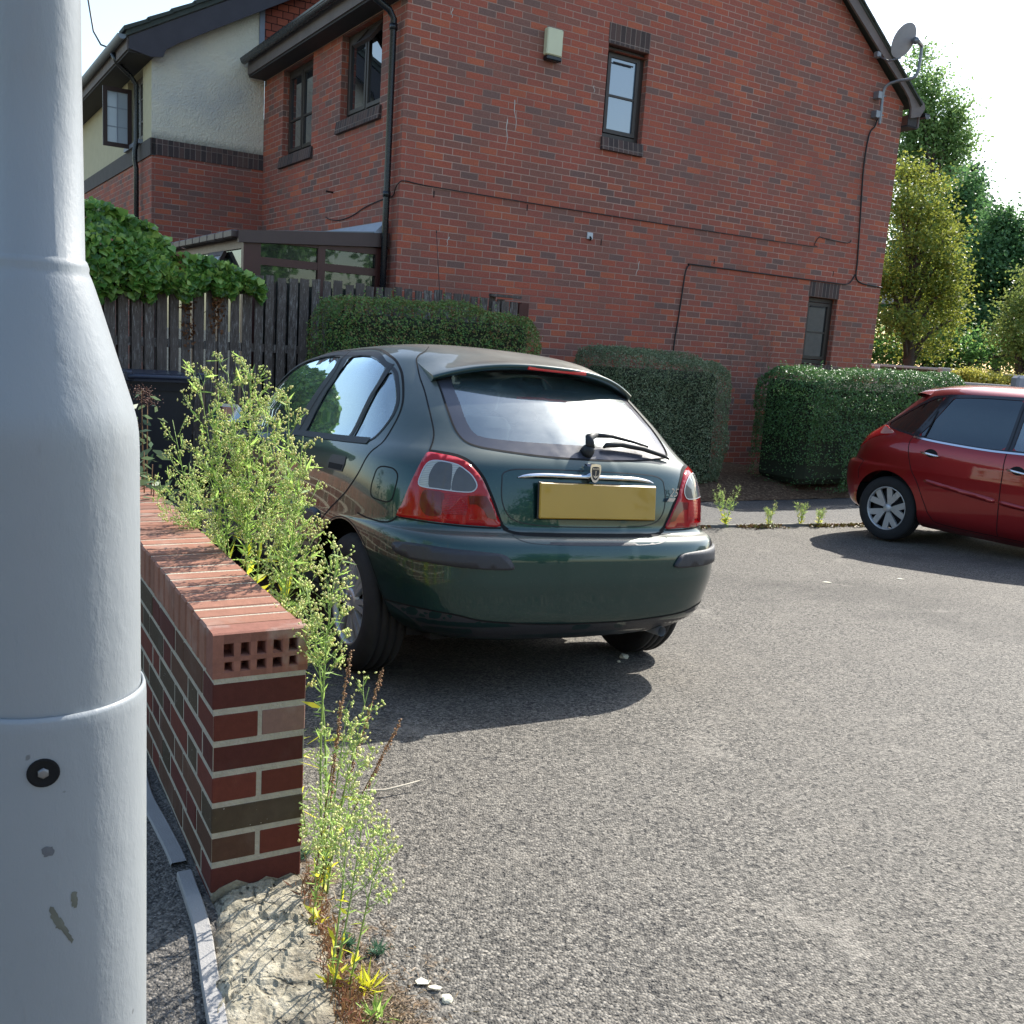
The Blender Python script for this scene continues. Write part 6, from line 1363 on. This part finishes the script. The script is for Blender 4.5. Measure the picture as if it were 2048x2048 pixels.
# withered reddish weeds and straw in the joint by the footing
P = []; D = []
for _ in range(1500):
    t = rg.random(); p = Vector((-.425, 2.13)).lerp(Vector((-.20, 1.58)), t)+Vector((rg.normal(0, .016), rg.normal(0, .02))); P.append((p.x, p.y, gz(p.x, p.y)+abs(rg.normal(0, .03))*(1.5-t))); D.append((rg.normal(0, .5), rg.normal(0, .5), 1))
tag(leaves('withered_weeds', P, .032, M_RED, None, 5, .1, 'blade', aspect=7, tgt=np.array(D)*2), 'withered reddish-brown weeds in the joint along the stone footing', 'dry weeds', kind='stuff')
P = []; D = []
for _ in range(1500):
    t = rg.random()**.8; p = Vector((-.36, 2.0)).lerp(Vector((-.12, 1.50)), t)+Vector((abs(rg.normal(0, .075)), rg.normal(0, .05))); P.append((p.x, p.y, gz(p.x, p.y)+.006+rg.uniform(0, .006))); D.append((rg.normal(0, 1), rg.normal(0, 1), .05))
tag(leaves('dry_debris', P, .022, leafmat('straw', [(.07, .04, .02), (.15, .09, .045), (.28, .20, .11)], .1), None, 6, 1.2, 'blade', aspect=6, tgt=np.array(D)*3), 'straw and dry bits scattered on the asphalt beside the footing', 'debris', kind='stuff')
def tuft(label, x, y, n, L, mat, seed, grp='small tufts in the joint beside the stone footing'):
    rg = np.random.default_rng(seed); a = rg.uniform(0, 6.28, n); d = np.stack([np.cos(a)*.7, np.sin(a)*.7, rg.uniform(.35, 1.3, n)], 1)
    o = leaves('grass_tuft', np.stack([rg.normal(0, .006, n), rg.normal(0, .006, n), rg.uniform(0, L*.5, n)*(mat is M_BLUEG)], 1), L, mat, None, seed, .2, 'blade', aspect=8, tgt=d*4); o.location = (x, y, gz(x, y)); tag(o, label, 'plant', grp)
def atg(px, py): 
    r = rgt*((px-1024)/FPX)-upv*((py-1024)/FPX)+fwd; t = (.15-1.5)/r.z; return Vector((0, 0, 1.5))+r*t
for lab, px, py, n, L, m, sd in (('blue-green tuft level with the middle of the stone footing', 690, 1905, 130, .035, M_BLUEG, 1), ('second blue-green tuft, on the asphalt side', 755, 1915, 80, .030, M_BLUEG, 2), ('bright yellow-green grass tuft near the footing', 735, 1985, 34, .06, M_WLY, 3), ('green grass tuft at the bottom edge of the picture', 752, 2042, 30, .06, M_WL, 4), ('pale tuft sprouting at the corner of the wall end', 606, 1722, 70, .032, M_BLUEG, 5)):
    p = atg(px, py); tuft(lab, p.x, p.y, n, L, m, sd)
# dead plantain spikes
gs = 'dry brown seed spikes at the wall foot'
def spike(label, a, b, seed, hs=.35, th=.0042):
    root = empty('seed_spike', tuple(a), 0, label, 'dead plant', gs); mb = MB(); b = b-a; mb.tube([Vector((0, 0, 0)), b*.5+Vector((0, 0, .012)), b], [.0018, .0015, .0008], 5); mb.build('stem', M_STEMB, root)
    rg = np.random.default_rng(seed); P = [b*(1-hs*rg.random())+Vector(rg.normal(0, th*.55, 3)) for _ in range(150)]; leaves('seeds', P, .0075, leafmat('seed_brown', [(.20, .09, .04), (.34, .17, .08), (.42, .28, .15)], .1), root, seed, .2, 'bud', aspect=1.4)
fb = gb(-.42, 2.17)
for i, (tx, ty, Z, hs, lab) in enumerate(((702, 1300, 2.12, .45, 'upper brown seed spike pointing at the car wheel'), (766, 1335, 2.12, .5, 'long brown seed spike leaning towards the shadow'), (802, 1440, 2.1, .4, 'lowest brown seed spike leaning far right'), (682, 1405, 2.08, .5, 'short brown seed spike nearest the wall'))):
    spike(lab, fb+Vector((.006*i, .004*i, .02)), at(tx, ty, Z), 50+i, hs)
# brown-headed shrub behind the post
M_DHD = leafmat('dead_flowers', [(.07, .025, .015), (.13, .05, .03)], .1)
S_ = empty('butterfly_bush', tuple(gb(-1.50, 3.92)), 0, 'grey-leaved bush with dry brown flower heads half hidden by the lamp post', 'bush')
st = MB(); rg = np.random.default_rng(9); LPp = []; LDd = []; HP = []
for tx, ty, Z in ((283, 782, 4.0), (262, 850, 4.0), (295, 800, 4.0), (288, 905, 3.85), (305, 930, 3.8), (270, 960, 3.8), (310, 950, 3.7), (250, 900, 3.9)):
    tp = at(tx, ty, Z)-S_.location; pts = [tp*t+Vector((0, 0, .06*math.sin(t*3.1))) for t in np.linspace(0, 1, 8)]; st.tube(pts, [.006-.0006*i for i in range(8)], 6)
    for k in range(44): t = rg.uniform(.25, 1); a = rg.uniform(0, 6.28); LPp.append(tp*t+Vector(rg.normal(0, .03, 3))); LDd.append((math.cos(a), math.sin(a), -.2))
    if ty < 860:
        leaves('flower_head', [tp+Vector((rg.normal(0, .022), rg.normal(0, .02), rg.normal(0, .012))) for k in range(130)], .012, M_DHD, S_, 10, .2, 'bud')
st.build('stems', M_STEMB, S_); leaves('leaves', LPp, .085, leafmat('bush_leaves', [(.05, .10, .04), (.09, .15, .07), (.16, .22, .12)], .3), S_, 9, .5, 'blade', aspect=3.2, tgt=np.array(LDd)*2)
# climber wisps on the low gable
T_ = thing('bare_climber', 'bare pale climber stems on the lower gable between the second and third hedges', 'climbing plant'); mb = MB(); rr = random.Random(4)
for k in range(34):
    u, z = rr.uniform(4.9, 5.9), rr.uniform(.6, 1.9); p = [Vector((u, -.012, z))]
    for q in range(6): p.append(p[-1]+Vector((rr.uniform(-.06, .06), 0, rr.uniform(.02, .09))))
    mb.tube(p, .0022, 4)
mb.build('stems', simple('pale_tendril', (.24, .17, .14), .9), T_)
# litter
def flat(name, label, cat, px, py, pts, mat, z=.006, th=.002, grp=None, Zs=None):
    p = atg(px, py) if Zs is None else Zs; mb = MB(); n = len(pts); zz = ground(p.x, p.y)+z
    vs = [(p.x+a, p.y+b, zz+c) for a, b, c in pts]+[(p.x+a, p.y+b, zz+c-th) for a, b, c in pts]; mb.add(vs, [list(range(n)), [n+k for k in range(n)][::-1]]+[[(k+1) % n, k, n+k, n+(k+1) % n] for k in range(n)]); tag(mb.build(name, mat), label, cat, grp)
M_PAP = simple('pale_flakes', (.66, .62, .48), .8, 0, .12, 30)
flat('paint_flake', 'larger cream flake lying on the asphalt near the bottom edge', 'flake', 848, 1978, [(-.02, .002, 0), (-.008, .012, .002), (.006, .006, 0), (.014, .004, .003), (.010, -.006, 0), (-.014, -.008, 0)], M_PAP)
flat('paint_flake', 'narrow cream flake just right of the larger one', 'flake', 868, 1990, [(-.016, .004, 0), (.0, .008, .002), (.016, .004, 0), (.012, -.004, 0), (.002, -.006, .002), (-.01, -.001, 0)], M_PAP)
mb = MB(); p = atg(895, 2012); 
def pebble(name, label, p, r, mat, seed, sq=.6):
    rg = np.random.default_rng(seed); bm = bmesh.new(); bmesh.ops.create_icosphere(bm, subdivisions=2, radius=r)
    for v in bm.verts: v.co *= 1+mnoise.noise(v.co*(1.6/r)+Vector((seed, 0, 0)))*.35; v.co.z *= sq
    me = bpy.data.meshes.new(name); bm.to_mesh(me); bm.free(); me.materials.append(mat); o = bpy.data.objects.new(name, me); C.objects.link(o); o.location = (p.x, p.y, ground(p.x, p.y)+r*sq*.55); tag(o, label, 'stone')
pebble('stone', 'crumbly cream stone on the asphalt at the bottom of the picture', atg(893, 2010), .013, M_PAP, 3, .5)
def atz(px, py, z): r = rgt*((px-1024)/FPX)-upv*((py-1024)/FPX)+fwd; return Vector((0, 0, 1.5))+r*((z-1.5)/r.z)
pebble('stone', 'white stone lying in the shadow behind the green car', atz(1248, 1316, .04), .022, M_PAP, 5, .55)
pebble('stone', 'tiny pale stone beside the white stone in the car shadow', atz(1237, 1328, .04), .009, M_PAP, 6, .6)
pebble('stone', 'pale stone on the pavement beside the foot of the brick wall', atz(455, 1818, .2)+Vector((0, 0, 0)), .010, M_PAP, 7, .6)
flat('white_flake', 'left white flake on the sunny asphalt right of the green car', 'flake', 0, 0, [(-.04, 0, 0), (-.01, .016, .003), (.035, .006, 0), (.01, -.012, 0)], M_PAP, Zs=atz(1655, 1163, -.07))
flat('white_flake', 'right white flake at the edge of the red car shadow', 'flake', 0, 0, [(-.03, 0, 0), (-.01, .014, .003), (.03, .004, 0), (.008, -.01, 0)], M_PAP, Zs=atz(1800, 1166, -.10))
mb = MB(); tw = [atg(700, 1600), atg(735, 1596), atg(770, 1597), atg(805, 1590), atg(838, 1582)]; mb.tube([Vector((p.x, p.y, gz(p.x, p.y)+.014+.004*i)) for i, p in enumerate(tw)], [.0035, .004, .0035, .003, .0012], 6); tag(mb.build('twig', simple('bleached_twig', (.50, .45, .36), .8)), 'bleached pale twig lying on the asphalt right of the weeds', 'twig')
# ------------------------------------------------------------------ trees beyond
M_BK = simple('tree_bark', (.07, .055, .042), .95, 0, .4, 6, .5)
def tree(name, label, Z, blobs, n, lsize, mat, seed, base, clump=.28, group='trees beyond the gardens', dz=1.0, cat='tree'):
    """blobs: (px, py, rx, ry) of foliage masses; each becomes a real ellipsoid cloud of leaf clumps"""
    b0 = at(base[0], base[1], Z); b0.z = min(b0.z, ground(b0.x, b0.y)); b0.z = ground(b0.x, b0.y)
    root = empty(name, tuple(b0), 0, label, cat, group); rg = np.random.default_rng(seed); P = []
    vol = np.array([b[2]*b[3] for b in blobs], float); vol /= vol.sum(); cs = []
    for (px, py, rx, ry), v in zip(blobs, vol):
        rx_, ry_ = rx/FPX*Z, ry/FPX*Z; c = at(px, py, Z+rg.uniform(-.5, .5)*rx_*2*dz)-b0; cs.append((c, rx_, ry_)); m = int(n*v)
        nc = max(6, m//26); d = rg.normal(size=(nc, 3)); d /= np.linalg.norm(d, axis=1)[:, None]; rr = rg.random(nc)**.38
        cc = d*rr[:, None]*np.array([rx_, rx_*dz, ry_])+np.array(c); k = rg.integers(0, nc, m); P.append(cc[k]+rg.normal(0, 1, (m, 3))*clump*np.array([1, 1, .7])*rg.uniform(.5, 1.2, (m, 1)))
    P = np.concatenate(P); leaves('crown', P, lsize, mat, root, seed, .5, aspect=1.5)
    mb = MB(); top = cs[0][0]; h = top.z; mb.tube([Vector((0, 0, -.2)), Vector((top.x*.2, top.y*.2, h*.35)), Vector((top.x*.6, top.y*.6, h*.7)), top*.97], [.10+.008*h, .08+.006*h, .05, .015], 8)
    for c, rx_, ry_ in cs[1:]:
        f = min(.8, max(.2, (c.z-.6*ry_)/h*.75)); s = Vector((top.x*f*.7, top.y*f*.7, h*f)); mb.tube([s, s.lerp(c, .55)+Vector((0, 0, .15)), c], [.06, .04, .015], 6)
    mb.build('trunk', M_BK, root); return root
L_BIRCH = leafmat('birch_leaves', [(.08, .16, .05), (.14, .24, .07), (.24, .36, .13)], .45); L_YEL = leafmat('yellowing_leaves', [(.07, .15, .03), (.13, .22, .04), (.20, .26, .045), (.29, .29, .05)], .42)
L_MID = leafmat('green_leaves', [(.06, .15, .04), (.11, .24, .06), (.20, .36, .10)], .48); L_DARK = leafmat('conifer_needles', [(.025, .055, .04), (.04, .08, .055), (.06, .10, .07)], .15); L_OLV = leafmat('olive_leaves', [(.08, .15, .035), (.14, .23, .05), (.26, .30, .08)], .45)
tree('birch_tree', 'tall feathery light green tree just right of the satellite dish', 32, [(1845, 115, 14, 30), (1838, 190, 30, 50), (1868, 175, 20, 40), (1852, 265, 48, 55), (1908, 215, 20, 45), (1897, 285, 36, 55), (1928, 285, 18, 28), (1875, 355, 55, 55), (1815, 300, 34, 75), (1900, 395, 40, 45), (1850, 450, 60, 60)], 20000, .16, L_BIRCH, 1, (1860, 760), .30, dz=.8)
tree('maple_tree', 'yellow-green turning tree touching the right edge of the gable', 20, [(1815, 335, 26, 26), (1895, 470, 26, 40), (1900, 570, 28, 50), (1848, 375, 40, 34), (1800, 420, 46, 42), (1868, 440, 30, 34), (1835, 490, 60, 30), (1880, 525, 34, 34), (1800, 555, 52, 40), (1870, 600, 50, 40), (1905, 640, 26, 26), (1800, 645, 60, 34), (1850, 690, 60, 24), (1765, 560, 26, 50)], 15000, .095, L_YEL, 2, (1820, 790), .20, dz=.9)
L_DEEP = leafmat('deep_green_leaves', [(.035, .09, .035), (.06, .15, .05), (.12, .24, .08)], .35)
tree('green_tree', 'rounded mid green tree between the yellow tree and the dark conifer', 27, [(1935, 380, 30, 34), (1915, 440, 48, 50), (1945, 470, 40, 50), (1900, 520, 60, 50), (1950, 545, 60, 60), (1850, 440, 55, 50), (1820, 520, 60, 60), (1850, 600, 60, 60), (1790, 600, 50, 60), (1905, 610, 60, 60), (1950, 630, 60, 60)], 32000, .15, L_DEEP, 3, (1935, 770), .24, dz=.9)
tree('conifer_tree', 'dark pointed conifer at the right behind the green trees', 42, [(1940, 345, 5, 16), (1944, 375, 12, 18), (1950, 405, 22, 18), (1962, 440, 32, 18), (1972, 475, 42, 20), (1978, 515, 50, 26), (1985, 560, 55, 34)], 14000, .26, L_DARK, 4, (1965, 745), .24, dz=1)
tree('ash_tree', 'drooping green tree near the right edge above the red car', 24, [(2000, 440, 28, 32), (1985, 500, 48, 50), (2025, 520, 26, 40), (1990, 590, 62, 60), (2045, 620, 50, 60), (1960, 660, 55, 50), (2100, 600, 60, 90), (2030, 480, 44, 40), (1975, 545, 50, 45), (2055, 540, 50, 55)], 30000, .13, L_DEEP, 5, (1995, 780), .22, dz=.9)
tree('small_tree', 'olive and brown leaved small tree at the far right edge', 18, [(2060, 560, 24, 24), (2040, 610, 30, 34), (2085, 640, 50, 60), (2025, 670, 45, 36), (2075, 700, 60, 40)], 8000, .08, L_OLV, 6, (2035, 790), .16, dz=.9)
tree('background_shrubs', 'dark shady shrubs under the trees behind the garden walls', 22, [(1780, 690, 60, 42), (1850, 705, 70, 36), (1930, 700, 70, 40), (2010, 705, 70, 38), (2100, 700, 80, 50)], 15000, .11, L_MID, 7, (1900, 770), .2, group='shrubs beyond the gardens', cat='shrubs')
# bare twigs at the far right
tree('yellow_shrub', 'bright yellow-green low shrub behind the far low wall', 16.6, [(1945, 752, 26, 12), (1915, 755, 20, 10), (1985, 758, 30, 10), (2025, 762, 24, 9)], 5000, .06, leafmat('yellow_shrub', [(.20, .26, .04), (.38, .40, .07), (.5, .45, .1)], .4), 8, (1960, 790), .07, group='shrubs beyond the gardens', cat='shrub')
# garden walls
def wallseg(name, label, a, b, top, th, mat, cop, h0=-.3):
    r = empty(name, (a.x, a.y, 0), math.atan2(b.y-a.y, b.x-a.x), label, 'wall'); L = (Vector((b.x, b.y))-Vector((a.x, a.y))).length
    mb = MB(); mb.box((0, -th/2, h0), (L, th/2, top)); mb.build('wall', mat, r); mb = MB(); mb.box((-.02, -th/2-.04, top), (L+.02, th/2+.04, top+.045), bev=.01); mb.build('coping', cop, r); return r
M_OW = simple('old_garden_wall', (.10, .075, .055), .9, 0, .4, 5, .5); M_COP = simple('pale_coping', (.42, .41, .38), .85, 0, .2, 8)
a = at(1735, 728, 17.4); b = at(1893, 740, 17.0); wallseg('garden_wall', 'brown garden wall with a pale coping right of the house', a, b, a.z-.03, .2, M_OW, M_COP)
a = at(1893, 765, 16.0); b = at(2200, 782, 15.4); wallseg('garden_wall', 'low brown garden wall below the yellow-green shrub', a, b, a.z-.02, .2, M_OW, M_COP)
p = at(1889, 735, 16.6); mb = MB(); mb.box((p.x-.085, p.y-.085, -.3), (p.x+.085, p.y+.085, p.z), bev=.02); tag(mb.build('concrete_post', simple('concrete_post', (.36, .34, .31), .9, 0, .25, 12, .3)), 'pale concrete post at the end of the brown garden wall', 'post')
p = at(1752, 730, 16.8); mb = MB(); mb.box((p.x-.06, p.y-.06, -.3), (p.x+.06, p.y+.06, p.z), bev=.02); tag(mb.build('concrete_post', bpy.data.materials['concrete_post']), 'small concrete post close to the right corner of the gable', 'post')
mb = MB(); mb.tube([at(1900, 742, 16.9), at(2200, 765, 16.4)], .022, 6); r_ = tag(mb.build('rail', simple('grey_rail', (.35, .36, .36), .6)), 'thin pale rail running behind the yellow-green shrub', 'rail')
p = at(2041, 752, 13.0); mb = MB(); mb.box((p.x-.08, p.y-.10, -.3), (p.x+.22, p.y+.10, p.z), bev=.03); tag(mb.build('grey_post', simple('grey_post', (.30, .32, .35), .7)), 'grey square post cut by the right edge above the red car roof', 'post')
# pale house peeping out behind the gable
p = at(1751, 620, 24.0); Hc = empty('cream_house', (p.x, p.y, -.2), R(20), 'cream house of which one eaves corner shows beside the gable', 'house')
mb = MB(); mb.box((-7, 0, 0), (0, 6, 3.2)); mb.build('wall', simple('cream_wall', (.55, .50, .42), .9), Hc)
mb = MB(); mb.prism([(-7.4, 3.25), (.32, 3.25), (.32, 3.4), (-3.5, 5.6), (-7.4, 3.4)], -.3, 6.3); mb.build('roof', simple('pale_eaves', (.42, .40, .38), .9), Hc)
mb = MB(); mb.box((-3, -.03, 1.0), (-1.8, .02, 2.2)); mb.build('window', M_WIN, Hc)
# ------------------------------------------------------------------ across the car park, behind the viewer (seen only in reflections)
def far_house(label, x, y, rz, wallc, wdt, h):
    r = empty('terraced_house', (x, y, -.1), rz, label, 'house', 'houses across the car park'); mb = MB(); mb.box((-wdt/2, 0, 0), (wdt/2, 7, h)); mb.prism([(-wdt/2, h), (wdt/2, h), (0, h+2.4)], .02, 6.98); mb.build('wall', wallc, r)
    mb = MB(); mb.prism([(-wdt/2-.4, h-.2), (-wdt/2-.4, h-.05), (0, h+2.62), (wdt/2+.4, h-.05), (wdt/2+.4, h-.2), (0, h+2.45)], -.3, 7.3); mb.build('roof', M_TILE, r)
    mb = MB(); mb.prism([(-wdt/2-.4, h-.3), (-wdt/2-.4, h-.1), (0, h+2.58), (wdt/2+.4, h-.1), (wdt/2+.4, h-.3), (0, h+2.36)], -.34, -.31); mb.prism([(-wdt/2-.4, h-.3), (-wdt/2-.4, h-.1), (0, h+2.58), (wdt/2+.4, h-.1), (wdt/2+.4, h-.3), (0, h+2.36)], 7.31, 7.34); mb.build('bargeboard', simple('white_board', (.7, .7, .68), .6), r)
    for xx in (-wdt/4, wdt/4):
        for zz in (.9, 3.3): mb = MB(); mb.box((xx-.6, 7.0, zz), (xx+.6, 7.04, zz+1.2)); mb.build('window', M_WIN, r)
far_house('dark brick house across the car park behind the viewer, left one', -9, -22, R(8), M_OW, 8, 5.0)
far_house('brick house across the car park behind the viewer, right one', 6, -22, R(-6), simple('red_house_wall', (.20, .09, .07), .9), 8, 5.0)
r_ = far_house('cream gabled house at the right end of the car park, outside the picture', 29, 12, R(90), bpy.data.materials['cream_wall'], 8, 4.6)
for i, (x, y, h) in enumerate(((-20, -12, 8), (-14, -20, 9), (-3, -24, 7), (13, -16, 8), (18, -8, 7), (-26, 0, 6), (-24, -8, 4.5))):
    rg = np.random.default_rng(80+i); r = empty('oak_tree', (x, y, -.1), 0, 'broad tree behind the viewer, number %s from the left' % ('one two three four five six seven'.split()[i]), 'tree', 'trees behind the viewer')
    d = rg.normal(size=(260, 3)); d /= np.linalg.norm(d, axis=1)[:, None]; lob = rg.normal(0, 1, (8, 3))*np.array([2.2, 2.2, h*.16])+np.array([0, 0, h*.58]); cc = d*(rg.random(260)**.5)[:, None]*np.array([1.7, 1.7, 1.3])+lob[rg.integers(0, 8, 260)]; P = cc[rg.integers(0, 260, 5000)]+rg.normal(0, .4, (5000, 3)); leaves('crown', P, .42, L_MID, r, i, .5, aspect=1.4)
    mb = MB(); mb.tube([(0, 0, 0), (.1, 0, h*.3), (0, .1, h*.7)], [.3, .22, .08], 8); mb.build('trunk', M_BK, r)
